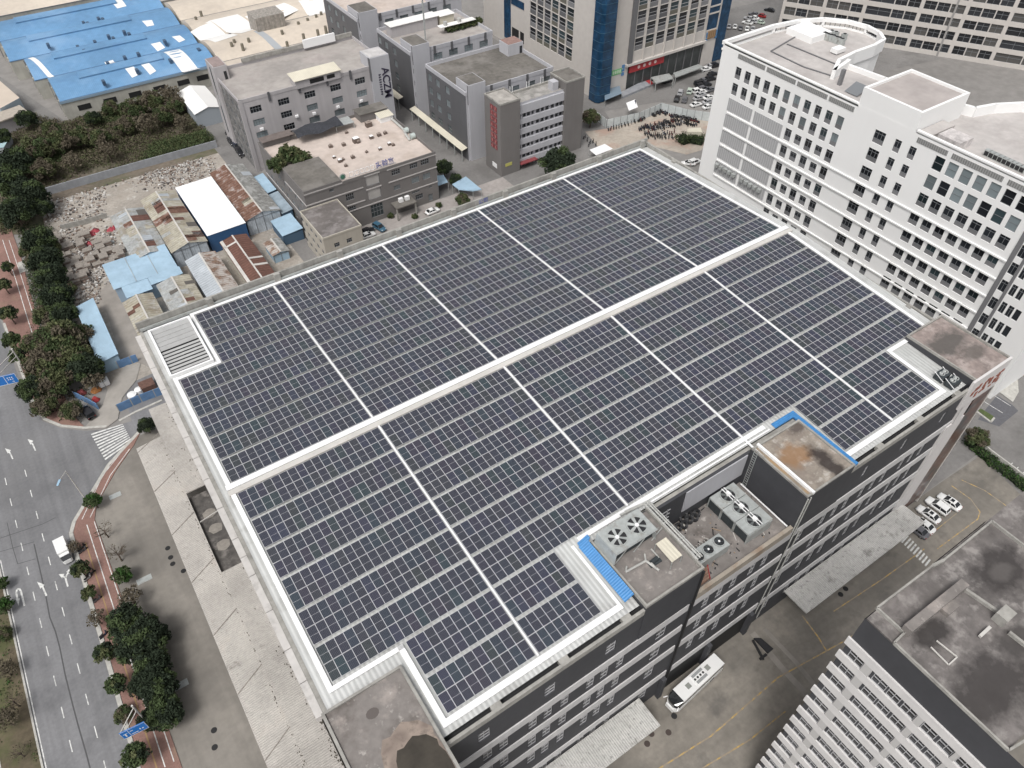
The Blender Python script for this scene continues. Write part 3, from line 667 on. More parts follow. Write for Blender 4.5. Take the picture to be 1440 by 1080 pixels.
for y in (29.2,31.4,33.6,35.8,37.8):
    b = MB(); b.bar((35.6,y,37.8),(35.6,y,38.4),0.07); b.bar((36.7,y,37.9),(36.7,y,38.95),0.07); b.build('bracket', M_STEEL, aw)
# pipes round the plant roof
pz = 38.5
pr = thing('pipe_run', 'grey lagged pipe loop lying on the stained plant roof before the cooling tower', 'pipe', (41,30,38.3))
b = MB()
pts = [P(820+380/6.355,680+790/6.355,pz), P(820+560/6.355,680+690/6.355,pz), P(820+680/6.355,680+775/6.355,pz)]
for p, q in zip(pts, pts[1:]): b.cyl(p, q, 0.16, 8)
b.build('pipe', M_PIPE, pr)
b = MB(); q0 = P(820+550/6.355,680+630/6.355,pz); b.cyl(q0, pts[1], 0.12, 8); b.cyl(P(820+390/6.355,680+740/6.355,pz), pts[0], 0.12, 8); b.build('branch', M_PIPE, pr)
cb = thing('sheet_cover', 'small cream sheet roof sheltering pumps on the plant deck', 'shelter', P(940,770,38.3))
c4 = PX(820,680,6.355,[(650,540),(740,480),(885,640),(795,705)],39.9)
b = MB(); b.prism(c4, 39.85, 39.95, 0, None, True); b.build('sheet', M_CREAM, cb)
for p in c4:
    b = MB(); b.bar((p[0],p[1],38.26),(p[0],p[1],39.85),0.08); b.build('post', M_STEEL, cb)
pp = thing('pump_set', 'dark pump with grey pipework beside the cream sheet shelter', 'pump', P(820+640/6.355,680+690/6.355,38.3))
bx, by, _ = P(820+640/6.355,680+690/6.355,38.6)
b = MB(); b.cyl((bx-0.5,by,38.7),(bx+0.5,by+0.1,38.7),0.3,10); b.box(bx-0.9,bx+0.9,by-0.45,by+0.45,38.27,38.42); b.build('pump_body', M_STEELD, pp)
b = MB(); b.cyl((bx+0.7,by,38.7),(bx+0.7,by+1.5,38.7),0.1,8); b.cyl((bx-0.6,by,38.7),(bx-0.6,by-0.9,38.7),0.1,8); b.build('pipe', M_PIPE, pp)
# long parallel pipes between the plant roof and the recess
pl = thing('pipe_rack', 'bundle of long grey pipes running along the recess edge of the plant roof', 'pipe rack', (46.5,32,38))
for k, (dx, r) in enumerate(((0.0,0.13),(0.35,0.10),(-0.4,0.16))):
    b = MB(); b.cyl((46.9+dx,28.0,38.95-0.06*k),(46.9+dx,38.2,38.95-0.06*k),r,8); b.cyl((46.9+dx,38.2,38.95-0.06*k),(43.5+dx*2,38.6,38.95-0.06*k),r,8); b.build('pipe', M_PIPE, pl)
b = MB()
for y in (28.5,31.5,34.5,37.5): b.box(46.3,47.5,y-0.08,y+0.08,38.2,38.78)
b.build('support', M_STEEL, pl)
# three-fan condenser bank in the recess
fz = DZ+2.4
c4 = PX(800,560,4,[(790,535),(1010,770),(1150,680),(930,490)],fz)
X0 = min(c4[0][0],c4[1][0]); X1 = max(c4[2][0],c4[3][0]); Y0 = (c4[1][1]+c4[2][1])/2; Y1 = (c4[0][1]+c4[3][1])/2
cu = thing('condenser_bank', 'row of three joined grey condensers with raised fan motors before the dark lift tower', 'condenser', ((X0+X1)/2,(Y0+Y1)/2,DZ))
n = 3
for k in range(n):
    ya = Y0+(Y1-Y0)*k/n; yb_ = Y0+(Y1-Y0)*(k+1)/n
    b = MB(); b.box(X0,X1,ya+0.04,yb_-0.04,fz-0.28,fz,0); b.build('top_plate', M_STEEL, cu)
    b = MB(); b.box(X0+0.12,X1-0.12,ya+0.06,yb_-0.06,DZ+0.2,fz-0.28); b.build('coil', M_STEELD, cu)
    b = MB()
    for xx in (X0+0.06,X1-0.06):
        for yy in (ya+0.1,yb_-0.1): b.box(xx-0.06,xx+0.06,yy-0.06,yy+0.06,DZ,fz-0.282)
    b.build('corner_post', M_STEEL, cu)
    cx, cy = (X0+X1)/2, (ya+yb_)/2
    f = fan('fan', cu, (cx,cy,fz+0.05), 1.15, mat('grey_blade',(0.10,0.11,0.11),0.5))
    b = MB()
    for s in (-0.22,0.22): b.box(cx+s-0.06,cx+s+0.06,cy-1.15,cy+1.15,fz+0.45,fz+0.53)
    b.box(cx-0.2,cx+0.2,cy-0.35,cy+0.35,fz+0.3,fz+0.75)
    b.build('motor_bridge', M_TRIM, f)
b = MB(); b.box(X0-0.01,X1+0.01,Y0-0.02,Y0+0.05,DZ+0.1,fz-0.3); b.build('end_panel', M_STEEL, cu)
# twin row of small condensers by the plant block
c4 = [P(800+700/4,560+870/4,DZ+2.0), P(800+740/4,560+920/4,DZ+2.0), P(800+885/4,560+830/4,DZ+2.0), P(800+850/4,560+770/4,DZ+2.0)]
X0s, X1s = 48.0, 53.0
cs = thing('small_condenser', 'low grey condenser with three round black fans beside the recess parapet', 'condenser', (50.5,29.5,DZ))
fc = [P(800+730/4,560+890/4,DZ+2.1), P(800+785/4,560+850/4,DZ+2.1), P(800+845/4,560+805/4,DZ+2.1)]
xa = min(p[0] for p in fc)-0.95; xb = max(p[0] for p in fc)+0.95; ya = min(p[1] for p in fc)-1.0; yb_ = max(p[1] for p in fc)+1.0
b = MB(); b.box(xa,xb,ya,yb_,DZ+0.15,DZ+2.0); b.build('casing', M_STEEL, cs)
for p in fc: fan('fan', cs, (p[0],p[1],DZ+2.05), 0.78, M_STEELD)
# tyres or hose coils heaped by the rear wall
hp = P(965,732,DZ+0.4)
for k in range(7):
    b = MB(); c = Vector((hp[0]-1.6+0.62*k+random.uniform(-.2,.2), hp[1]+random.uniform(-0.5,0.5), DZ+0.35+random.uniform(0,0.35)))
    R_, r_ = 0.45, 0.17
    for a in range(12):
        t0, t1 = 2*math.pi*a/12, 2*math.pi*(a+1)/12; tilt = 0.6
        q = lambda t: (c.x+R_*math.cos(t), c.y+R_*math.sin(t)*math.cos(tilt), c.z+R_*math.sin(t)*math.sin(tilt))
        b.bar(q(t0), q(t1), 2*r_, 2*r_)
    tag(b.build('hose_coil', M_FANBLK, None, origin=tuple(c)), 'black ribbed hose coil heaped with others at the foot of the recess wall', 'hose coil', 'hose coils in the recess')
sg = thing('rusted_sign_frame', 'rusty slatted sign panel leaning inside the recess parapet', 'sign', (48.6,28.0,DZ))
b = MB(); b.face([(46.9,27.6,DZ+0.2),(50.2,27.6,DZ+0.2),(50.2,28.6,DZ+2.3),(46.9,28.6,DZ+2.3)]); b.build('panel', mat('rusty_slats',(0.24,0.15,0.11),0.9,fine=(2,0.3),rib=('Z',0.5,0.04,0.35)), sg)
b = MB(); b.bar((50.3,27.6,DZ+0.2),(50.3,28.7,DZ+2.4),0.1); b.build('frame', M_RED, sg)
# condensers by the right end tower
for k in range(2):
    p = P((1260+(520 if k == 0 else 640)/8), (480+(385 if k == 0 else 460)/8), 38.4)
    if k == 0:
        t0 = thing('outdoor_unit', 'left one of two dark twin-fan units beside the end tower', 'outdoor unit', (p[0],p[1],37.75), 'twin-fan units at the end tower')
        b = MB(); b.box(p[0]-1.0,p[0]+0.9,p[1]-0.75,p[1]+0.75,37.8,38.95); b.build('casing', M_STEELD, t0)
        for s in (-0.42,0.42): fan('fan', t0, (p[0]+s,p[1],38.97), 0.36)
        for s in (-1.02,0.98): b = MB(); b.bar((p[0]+s,p[1]-0.9,38.3),(p[0]+s,p[1]+0.9,39.1),0.08); b.build('frame', M_TRIM, t0)
    else: dup(t0, (p[0],p[1],37.75), 0.0, 'right one of two dark twin-fan units beside the end tower')

# litter and odd bits on the recess deck (uncountable) and two sheets
b = MB(); rq = random.Random(31)
for _ in range(150):
    x, y = rq.uniform(47.2,64.8), rq.uniform(27.8,36.6)
    if X0-0.3 < x < X1+0.3 and Y0-0.3 < y < Y1+0.3 and rq.random() < 0.9: continue
    a = rq.uniform(0,3.14); l = rq.choice((0.15,0.2,0.3,0.7,1.3)); w = rq.uniform(0.05,0.2)
    b.bar((x,y,DZ+0.06),(x+l*math.cos(a),y+l*math.sin(a),DZ+0.08),w,0.1,rq.choice((0,1,2,2)))
stuff(b.build('roof_litter',[mat('pale_litter',(0.48,0.46,0.43),0.9),mat('tan_litter',(0.30,0.22,0.15),0.9),M_FANBLK]),'scattered boards, rags and offcuts on the recess deck','litter')
vp = thing('valve_manifold','pale pipe manifold with short branches between the hose coils and the small condenser','pipework',(53.5,31.5,DZ))
b = MB(); b.bar((51.5,31.8,DZ+0.5),(54.5,31.8,DZ+0.5),0.14)
for k in range(6): b.bar((51.7+0.5*k,31.2,DZ+0.5),(51.7+0.5*k,32.4,DZ+0.5),0.09); b.bar((51.7+0.5*k,32.4,DZ+0.5),(51.7+0.5*k,32.4,DZ),0.09)
b.build('manifold', M_TRIM2, vp)
rp2 = thing('recess_pipe','long white pipe along the foot of the dark lift tower in the recess','pipe',(65.2,32,DZ)); b = MB(); b.cyl((65.2,27.5,DZ+0.35),(65.2,36.5,DZ+0.35),0.12,8); b.build('pipe', M_TRIM, rp2)
# =============================================================== the setting on the ground
def gpoly(name, pts, z, m):
    b = MB(); b.face([(p[0],p[1],z) for p in pts]); return structure(b.build(name, m))
def px(*uv): return [P(u,v,0) for u,v in uv]
gb = MB(); gb.face([(-2500,-2500,0),(2500,-2500,0),(2500,2500,0),(-2500,2500,0)]); structure(gb.build('ground', G_BASE))
gpoly('main_road', [(-60,-60),(-27.0,-60),(-27.3,62),(-27.1,86),(-27.0,106),(-26.9,112),(-25.8,114.5),(-16.9,125),(-9,131),(2,132),(2,146),(-8,150)]+px((185,592),(150,604),(120,606),(85,602),(60,592),(45,570),(22,520),(5,462),(-60,300),(-200,330))+[(-60,200)], 0.02, G_ASPH)
gpoly('parking_yard', [(-24,-60),(0,-60),(0,130),(-12,129),(-17,122),(-22,114),(-22.5,100),(-22.3,60)], 0.025, G_LOT)
gpoly('loading_yard', [(8,-70),(150,-70),(150,26),(118,26.9),(8,26.9)], 0.03, G_YARD)
gpoly('east_road', px((1402,556),(1440,500),(1700,500),(1700,760),(1440,700),(1345,612),(1380,570))[:7]+[], 0.035, G_ASPH2)
gpoly('side_yard', [(111.6,27),(150,27),(150,150),(111.6,130)], 0.028, G_ASPH2)
gpoly('sandy_plot', [(-11.5,146),(46.5,150),(46.5,237),(-9.5,236.5),(-13,200)], 0.03, G_SAND)
gpoly('works_alley', [(44,165),(51,165),(51,290),(44,290)], 0.034, G_ASPH2)
gpoly('scrub_earth', [(-60,150)]+px((0,330),(30,330))+[(-11.6,200),(-9.6,236.4),(44,237),(46,262),(40,292),(9,288),(-8,296),(-60,300)], 0.022, G_SCRUB)
gpoly('works_lane', [(-60,300),(-8,297),(8,286),(-5.5,340),(-10,420),(-40,420)], 0.024, G_ASPH2)
gpoly('office_court', [(46.6,113.5),(112,113.5),(112,173),(46.6,173)], 0.03, mat('pale_court_paving', (0.30,0.275,0.26), 0.9, blotch=(0.1,0.15), fine=(0.8,0.12)))
gpoly('factory_lane', [(89.5,165),(150,150),(168,196),(168,300),(89.5,300)], 0.026, G_ASPH2)
gpoly('scooter_lot', PX(800,80,6.545,[(150,690),(345,662),(640,594),(845,506),(1080,564),(1290,594),(1300,720),(1220,860),(1080,900),(640,790),(330,900)]), 0.036, G_PINK)
gpoly('car_park', [(157,181),(163,190),(186,184),(200,170),(300,150),(330,230),(250,235),(236,206),(220,199),(166,195)], 0.032, G_ASPH2)
# red cycle path and pavement beside the main road
kerb = [(-27.4,-60),(-27.4,62.5),(-27.1,86.4),(-27.05,105.7),(-26.9,111.7),(-25.8,114.2),(-16.9,124.8),(-9.5,130.2)]
inner = [(-10.8,127.2),(-15.5,122.5),(-20.8,116.0),(-22.0,112.5),(-21.8,91.7),(-21.4,60),(-21.4,-60)]
b = MB(); b.prism([(p[0]+0.9*(1 if i < 7 else 1), p[1]) for i, p in enumerate(kerb)]+inner, 0.0, 0.15); structure(b.build('cycle_path', G_BRICK))
def strip(name, line, w, z, m, h=None):
    b = MB()
    for (a, c) in zip(line, line[1:]):
        d = Vector((c[0]-a[0], c[1]-a[1], 0)); 
        if d.length < 1e-4: continue
        n_ = Vector((-d.y, d.x, 0)).normalized()*(w/2)
        q = [(a[0]-n_.x,a[1]-n_.y),(c[0]-n_.x,c[1]-n_.y),(c[0]+n_.x,c[1]+n_.y),(a[0]+n_.x,a[1]+n_.y)]
        if h: b.prism(q, 0.0, h)
        else: b.face([(x,y,z) for x,y in q])
    return structure(b.build(name, m))
strip('kerb', [(x+0.45,y) for x,y in kerb], 0.7, 0, G_KERB, 0.16)
strip('path_line', [(-23.5,60),(-23.5,112)], 0.16, 0.156, PAINT_W); strip('path_line', [(-22.15,60),(-22.15,112)], 0.14, 0.156, PAINT_W)
strip('path_line', [(-23.5,-20),(-23.4,58)], 0.16, 0.156, PAINT_W); strip('path_line', [(-22.0,-20),(-22.0,58)], 0.14, 0.156, PAINT_W)
strip('path_line', [(-22.6,113.4),(-16.9,121.7),(-11.8,126.6)], 0.14, 0.156, PAINT_W); strip('path_line', [(-24.0,113.8),(-18.2,122.5),(-12.4,127.6)], 0.14, 0.156, PAINT_W)
strip('path_edge', [(-24.6,-20),(-24.6,108)], 0.22, 0.155, mat('ochre_tactile', (0.30,0.20,0.10), 0.9))
# upper pavement and its lines
b = MB(); b.prism(px((-60,285),(12,312),(30,362),(54,452),(76,522),(102,583),(120,602),(86,599),(62,589),(45,562),(24,505),(6,455),(-20,395)), 0.0, 0.15); structure(b.build('pavement', G_BRICK))
strip('path_line', px((4,338),(22,392),(42,458),(56,500),(76,556)), 0.16, 0.157, PAINT_W); strip('path_line', px((13,338),(31,392),(50,453)), 0.14, 0.157, PAINT_W)
strip('kerb', px((6,455),(24,505),(45,562),(62,589),(86,599),(120,602),(150,600)), 0.55, 0, G_KERB, 0.17)
# drive into the plot
gpoly('plot_drive', px((118,604),(145,570),(152,548),(178,514),(198,512),(192,535),(172,560),(166,590),(150,602)), 0.165, mat('worn_drive', (0.30,0.28,0.255), 0.9, blotch=(0.3,0.15)))
gpoly('plot_track', px((132,420),(150,440),(170,505),(200,512),(215,520),(205,470),(182,425),(160,390)), 0.06, mat('worn_track', (0.27,0.245,0.22), 0.9, blotch=(0.2,0.2)))
strip('kerb', px((168,592),(190,580),(228,563)), 0.5, 0, G_KERB, 0.17)
gpoly('side_path', px((25,370),(50,362),(88,350),(92,358),(55,376),(28,385)), 0.17, G_KERB)
# verge between the carriageways
b = MB(); b.prism([(-44.2,-60),(-39.0,-60),(-39.0,113.5),(-40.5,117),(-44.2,117)], 0.0, 0.14); structure(b.build('verge', G_VERGE))
strip('kerb', [(-38.95,-60),(-38.95,113)], 0.3, 0, G_KERB, 0.17); strip('kerb', [(-44.3,-60),(-44.3,113)], 0.3, 0, G_KERB, 0.17)
# road paint
b = MB()
def dash(x, y0, y1, w=0.15, z=0.026): b.face([(x-w/2,y0,z),(x+w/2,y0,z),(x+w/2,y1,z),(x-w/2,y1,z)])
for k in range(26): dash(-31.05, 131.0-6.08*k, 133.1-6.08*k)
for k in range(26): dash(-34.75, 131.0-6.08*k, 133.1-6.08*k)
for k in range(8): dash(-34.75-3.6, 128.0+6.08*k, 130.1+6.08*k)
dash(-38.55, -40, 113, 0.16)
structure(b.build('lane_dashes', PAINT_W))
def arrow(name, px_shaft, heads):
    b = MB()
    for (p, q, w) in px_shaft:
        p = Vector(P(*p,0)); q = Vector(P(*q,0)); d = (q-p); n_ = Vector((-d.y,d.x,0)).normalized()*w/2
        b.face([tuple((x.x,x.y,0.028)) for x in (p-n_,q-n_,q+n_,p+n_)])
    for tri in heads:
        b.face([(P(*t,0)[0],P(*t,0)[1],0.030) for t in tri])
    structure(b.build(name, PAINT_W))
def o2(l, ox=0, oy=650, s=4): return [(ox+a/s, oy+b_/s) for a, b_ in l]
def arrows(name, shafts, heads, ox=0, oy=650):
    arrow(name, [(*o2(s[:2],ox,oy), s[2]) for s in shafts], [o2(h,ox,oy) for h in heads])
arrows('turn_arrow', [((262,752),(240,700),0.28),((240,700),(225,690),0.3)], [[(208,672),(252,690),(228,712)]])
arrows('turn_arrow', [((382,700),(368,650),0.28),((368,650),(350,640),0.3),((368,650),(385,620),0.3)], [[(330,630),(362,628),(350,655)],[(398,594),(372,618),(396,626)]])
arrows('u_turn_arrow', [((138,808),(118,725),0.3),((118,725),(108,712),0.3),((108,712),(96,716),0.3),((96,716),(92,735),0.3),((92,735),(100,775),0.3)], [[(88,768),(112,766),(105,808)]])
arrows('turn_arrow', [((200,735),(185,700),0.25),((185,700),(170,685),0.3)], [[(155,670),(188,680),(172,702)]], 0, 450)
arrows('turn_arrow', [((72,782),(55,745),0.25),((55,745),(45,735),0.3)], [[(28,722),(62,732),(45,752)]], 0, 450)
b = MB(); A, B_, C_, D_ = [Vector(P(*t,0)) for t in ((127.5,610),(172.5,596),(186,622),(149,649))]
n = 10
for k in range(n):
    t0 = (k+0.05)/n; t1 = (k+0.55)/n
    b.face([(*(v.xy),0.03) for v in (A.lerp(D_,t0),B_.lerp(C_,t0),B_.lerp(C_,t1),A.lerp(D_,t1))])
structure(b.build('zebra_crossing', PAINT_W))
b = MB()
for k in range(8): dash(-24.0+0, 0,0)
# tar seams on the road
b = MB()
def seam(l, w):
    for a, c in zip(l, l[1:]):
        p = Vector(P(*a,0)); q = Vector(P(*c,0)); d = q-p; n_ = Vector((-d.y,d.x,0)).normalized()*w/2
        b.face([(v.x,v.y,0.0235) for v in (p-n_,q-n_,q+n_,p+n_)])
seam([(48,765),(56,800),(64,835),(70,868),(78,888),(84,910),(92,950),(102,990),(110,1020),(122,1062),(128,1085)], 0.22)
seam([(0,757),(30,747),(60,737),(78,728)], 0.14); seam([(10,735),(18,770),(25,793),(50,786)], 0.12); seam([(0,776),(48,762)], 0.12)
structure(b.build('tar_seam', mat('tar', (0.075,0.075,0.077), 0.85)))
# yellow lines and crossing in the loading yard
strip('yard_line', px((925,1082),(1000,1035),(1094,953),(1190,900),(1250,860)), 0.22, 0.036, PAINT_Y)
strip('yard_line', px((980,1085),(1055,1040),(1105,1000)), 0.2, 0.036, PAINT_Y)
strip('yard_line', px((1128,866),(1150,895),(1162,915)), 0.25, 0.036, PAINT_Y)
strip('yard_line', px((1172,860),(1240,815),(1300,772)), 0.18, 0.036, PAINT_Y)
strip('yard_line', px((1318,772),(1375,730),(1378,720),(1365,702),(1338,683)), 0.2, 0.036, PAINT_Y)
strip('yard_line', px((1308,752),(1345,722)), 0.15, 0.036, PAINT_Y); strip('yard_line', px((1352,675),(1385,690),(1420,715)), 0.18, 0.036, PAINT_Y)
b = MB(); A, B_, C_, D_ = [Vector(P(*t,0)) for t in ((1267,762),(1276,752),(1311,790),(1304,799))]
for k in range(9):
    t0 = k/9; t1 = (k+0.5)/9
    b.face([(*(v.xy),0.037) for v in (A.lerp(D_,t0),B_.lerp(C_,t0),B_.lerp(C_,t1),A.lerp(D_,t1))])
structure(b.build('yard_crossing', PAINT_W))
for uv in ((1035,1037),(1042,1030),(1030,1046)): pass
strip('concrete_track', px((1058,890),(1100,940),(1142,985)), 1.1, 0.034, mat('pale_patch', (0.255,0.235,0.21), 0.9, blotch=(0.4,0.2))); strip('concrete_track', px((1075,885),(1118,930),(1152,972)), 0.8, 0.034, mat('pale_patch', (0.25,0.23,0.2), 0.9))
# parking bays and islands by the white building
gpoly('bay_surface', px((1388,573),(1402,556),(1424,570),(1432,578),(1405,600),(1375,590)), 0.045, mat('dark_bay_paving', (0.105,0.105,0.115), 0.9, fine=(2,0.15)))
for l in (((1399,557),(1421,571)),((1384,565),(1410,581)),((1418,655),(1444,676)),((1416,658),(1424,651)),((1424,664),(1432,657)),((1431,671),(1440,664))): strip('bay_line', px(*l), 0.14, 0.05, PAINT_W)
gpoly('island', px((1375,578),(1379,575),(1397,586),(1393,592)), 0.16, GRASS); strip('kerb', px((1373,579),(1393,594),(1398,588)), 0.4, 0, G_KERB, 0.2)
gpoly('island', px((1405,552),(1422,534),(1431,535),(1432,552),(1424,566)), 0.16, G_KERB)
# manhole covers
mh = [(236,771),(240,784),(243,793),(258,803),(1189,828),(1182,836),(940,1030),(916,1032),(910,1046),(948,1007),(301,1027),(302,1051)]
for k, (u, v) in enumerate(mh):
    p = P(u, v, 0); b = MB(); b.cyl((p[0],p[1],0.03),(p[0],p[1],0.055),0.48,14)
    tag(b.build('manhole_cover', M_BLACK if k not in (6,7,8) else mat('rust_iron',(0.06,0.045,0.04),0.8), None, origin=(p[0],p[1],0.03)), 'round dark manhole cover set in %s' % ('the parking yard beside the red cycle path' if k < 4 or k > 9 else 'the loading yard in front of the factory'), 'manhole cover', 'manhole covers in the %s yard' % ('parking' if k < 4 or k > 9 else 'loading'))
for k, (u, v, w) in enumerate(((162,697,1.1),(203,815,1.3),(255,963,1.1))):
    p = P(u, v, 0); b = MB()
    b.box(p[0]-w,p[0]+w,p[1]-0.6,p[1]+0.6,0.026,0.05)
    for j in range(7): b.box(p[0]-w+0.12+j*2*w/7,p[0]-w+0.2+j*2*w/7,p[1]-0.55,p[1]+0.55,0.05,0.062)
    tag(b.build('drain_grate', M_STEEL, None, origin=(p[0],p[1],0.03)), ['pale drain grate nearest the bend of the cycle path','pale drain grate level with the manhole covers','pale drain grate by the dark tree clump'][k], 'drain grate', 'drain grates in the parking yard')
# =============================================================== the white office block on the right
wb = thing('white_office_block', 'tall bright white office block with rows of dark windows and a curved roof parapet', 'office building', (150, 80, 0))
ZT = 46.3; WX = 150.0
W = Windows(wb, 0.25)
WS = (0.07, 2, (0.68,), 0.95); WM = (M_WFRAME, M_GLASS, M_WPANEL); WMB = (M_WFRAME, M_BLIND, M_WPANEL); WMG = (M_WFRAME, M_GLASSG, M_WPANEL)
rw = random.Random(11)
def wmat(top): 
    r = rw.random()
    return (WMB if r < 0.55 else WMG if r < 0.8 else WM) if top else (WM if r < 0.85 else WMG)
for k in range(11):      # upper two rows, left part
    y = 122.8-3.13*k
    W.add('X', WX, -1, y-0.9, y+0.9, 39.4, 42.4, WS, wmat(True)); W.add('X', WX, -1, y-0.9, y+0.9, 35.3, 38.3, WS, wmat(True))
for r in range(7):
    zc = [32.7,28.3,23.7,19.2,14.7,10.4,6.0][r]
    for k in range(5):
        y = 103.9-3.1*k; h = 1.45 if k % 2 == 0 else 1.15
        W.add('X', WX, -1, y-0.95, y+0.95, zc-h-0.1, zc+h, WS, wmat(False))
for zc in (41.8,37.6,33.2,28.9,24.2,19.6,15.2,11.3,6.6):
    W.add('X', WX, -1, 79.9, 82.6, zc-1.5, zc+1.4, (0.08,3,(0.62,),0.95), WM)
    for y in (76.7, 73.1): W.add('X', WX, -1, y-0.78, y+0.78, zc-1.4, zc+1.4, WS, wmat(False))
for r, zc in enumerate((42.2,37.95,33.6,29.1,24.6,20.0,15.7,11.5,6.8)):
    for k in range(7):
        y = 66.9-3.06*k; h = 1.45
        W.add('X', WX, -1, y-1.08, y+1.08, zc-h-0.05, zc+h+0.05, WS if r > 1 else (0.07,1,(0.5,),0.0), wmat(r < 2))
for zc in (42.0,38.0,34.0,29.9,25.6,21.1,16.7,12.4,7.6):
    for y in (42.2, 40.7): W.add('X', WX, -1, y-0.55, y+0.55, zc-1.4, zc+1.3, (0.06,2,(0.7,),0.0), WM)
    if zc < 22: W.add('X', WX, -1, 38.6, 39.8, zc-1.3, zc+1.3, (0.05,1,(),0.0), WMB)
    W.add('X', WX, -1, 43.6, 45.0, zc-1.6, zc+1.1, (0.06,2,(0.7,),0.0), WM)
b = MB(); facade(b, 'X', WX, -1, 34.6, 129.2, 0, ZT-0.0, W.holes[('X',WX)], 0.25)
rear = PX(0,0,1,[(1016,62),(1089,36),(1124,29),(1159,26.5),(1193.6,30),(1219.7,37),(1237,46.5),(1243,56),(1230,64),(1202,74),(1180,85),(1173,100),(1194,85),(1247,104),(1312,130),(1333,142),(1372,152),(1400,147),(1440,145)],46.5)
rear = [(150.0,129.2,0)]+[(p[0]*1.0,p[1],0) for p in rear[1:]]+[(190,60,0),(192,34.6,0),(150,34.6,0)]
poly = [(p[0],p[1]) for p in rear]
for a, c in zip(poly, poly[1:]):
    b.face([(a[0],a[1],0),(c[0],c[1],0),(c[0],c[1],ZT-1.3),(a[0],a[1],ZT-1.3)])
b.build('wall', M_WHITE, wb); W.finish()
b = MB(); b.face([(p[0],p[1],44.6) for p in poly]); b.build('roof', M_WROOF, wb)
# thick curved parapet with long slots
def parapet(line, name, z0, z1, t=0.55):
    bb = MB()
    for (a, c) in zip(line, line[1:]):
        d = Vector((c[0]-a[0],c[1]-a[1],0)); 
        if d.length < 0.01: continue
        n_ = Vector((-d.y,d.x,0)).normalized()*t/2; e = d.normalized()*0.06
        q = [(a[0]-n_.x-e.x,a[1]-n_.y-e.y),(c[0]-n_.x+e.x,c[1]-n_.y+e.y),(c[0]+n_.x+e.x,c[1]+n_.y+e.y),(a[0]+n_.x-e.x,a[1]+n_.y-e.y)]
        bb.prism(q, z0, z1, 0, None, True)
    return bb.build(name, M_WHITE, wb)
parapet(poly[:7], 'curved_parapet', ZT-0.4, ZT+0.5, 0.9); parapet(poly[6:13], 'curved_parapet', ZT-2.5, ZT+0.5, 0.9)
parapet(poly[0:7], 'parapet_base', 44.55, 45.0, 0.6); parapet(poly[12:16], 'rear_parapet', 43.0, ZT-0.6, 0.7); parapet(poly[15:20], 'curved_parapet', 43.0, ZT+0.4, 0.8)
for i in (1, 3, 5):
    p = poly[i]; b = MB(); b.cyl((p[0],p[1],45.0),(p[0],p[1],ZT-0.39),0.5,8); b.build('parapet_post', M_WHITE, wb)
b = MB()
for a, c in zip(poly[1:7], poly[2:8]):
    for k in range(5):
        t = (k+0.5)/5; b.bar((a[0]+(c[0]-a[0])*t,a[1]+(c[1]-a[1])*t,45.0),(a[0]+(c[0]-a[0])*t,a[1]+(c[1]-a[1])*t,ZT-0.4),0.12)
b.build('parapet_rail', M_WPANEL, wb)
# front parapet beam, its slots show louvres
b = MB(); b.box(150.0, 150.7, 88.4, 129.2, ZT-0.35, ZT+0.35); b.box(150.0,150.7,34.6,73.8,ZT-0.2,ZT+0.4); b.build('front_parapet', M_WHITE, wb)
for y0, y1 in ((115.0,123.8),(105.6,114.4),(96.4,105.0),(89.0,95.8),(66.0,73.0),(54.0,65.0),(38.0,53.0)):
    b = MB(); b.box(149.93, 149.997, y0, y1, 44.4, 45.5); b.build('slot_louvre', mat('slot_grille', (0.28,0.28,0.275), 0.7, rib=('Y',0.5,0.05,0.5)), wb)
for zc in (32.6,28.2,23.8,19.3,14.8):
    for y0, y1 in ((115.7,123.8),(105.8,114.9)):
        b = MB(); b.box(149.90, 149.996, y0, y1, zc-1.55, zc+1.7); b.build('fin_panel', M_FIN, wb)
for z in (30.5,26.0,21.5,17.0,12.5,8.2):
    b = MB(); b.box(149.70, 149.997, 46.0, 123.6, z-0.2, z+0.15); b.build('floor_ledge', M_WHITE, wb)
b = MB(); b.box(149.85,149.995,45.06,46.0,2,44); b.box(149.86,149.994,42.95,43.55,2,44); b.build('dark_strip', M_WPANEL, wb)
# stair head block that rises over the parapet
b = MB(); b.box(150.2, 166.5, 74.2, 88.6, 44.0, 49.6); b.build('stair_head', M_WHITE, wb)
b = MB(); b.box(150.9, 165.9, 74.8, 88.0, 49.6, 49.65); b.build('stair_head_roof', mat('grey_pink_screed', (0.37,0.335,0.32), 0.9, blotch=(0.2,0.15)), wb)
b = MB()
for q in ((150.2,150.88,74.2,88.6),(165.92,166.5,74.2,88.6),(150.88,165.92,74.2,74.78),(150.88,165.92,88.02,88.6)): b.box(*q, 49.602, 50.2)
b.build('stair_head_parapet', M_WHITE, wb)
b = MB(); b.box(171.0,178.5,119,127.3,44.6,46.2); b.build('roof_cabin', M_WHITE, wb)
b = MB(); b.box(152.5,157.0,65.5,70.5,44.6,46.6); b.build('roof_enclosure', mat('blotchy_white', (0.50,0.47,0.46), 0.9, blotch=(0.5,0.3), fine=(1.5,0.2)), wb)
b = MB(); b.box(150.8,159.5,71.2,74.0,44.6,46.15); b.build('lobby_roof', M_WROOF, wb)
b = MB()
for l in (((1084,72),(1130,94),(1174,108)),((1084,72),(1118,52),(1140,42)),((1107,62),(1175,90))):
    q = [P(u,v,44.72) for u,v in l]
    for a, c in zip(q, q[1:]): b.bar(a, c, 0.35, 0.2)
b.build('roof_channel', M_WPANEL, wb)
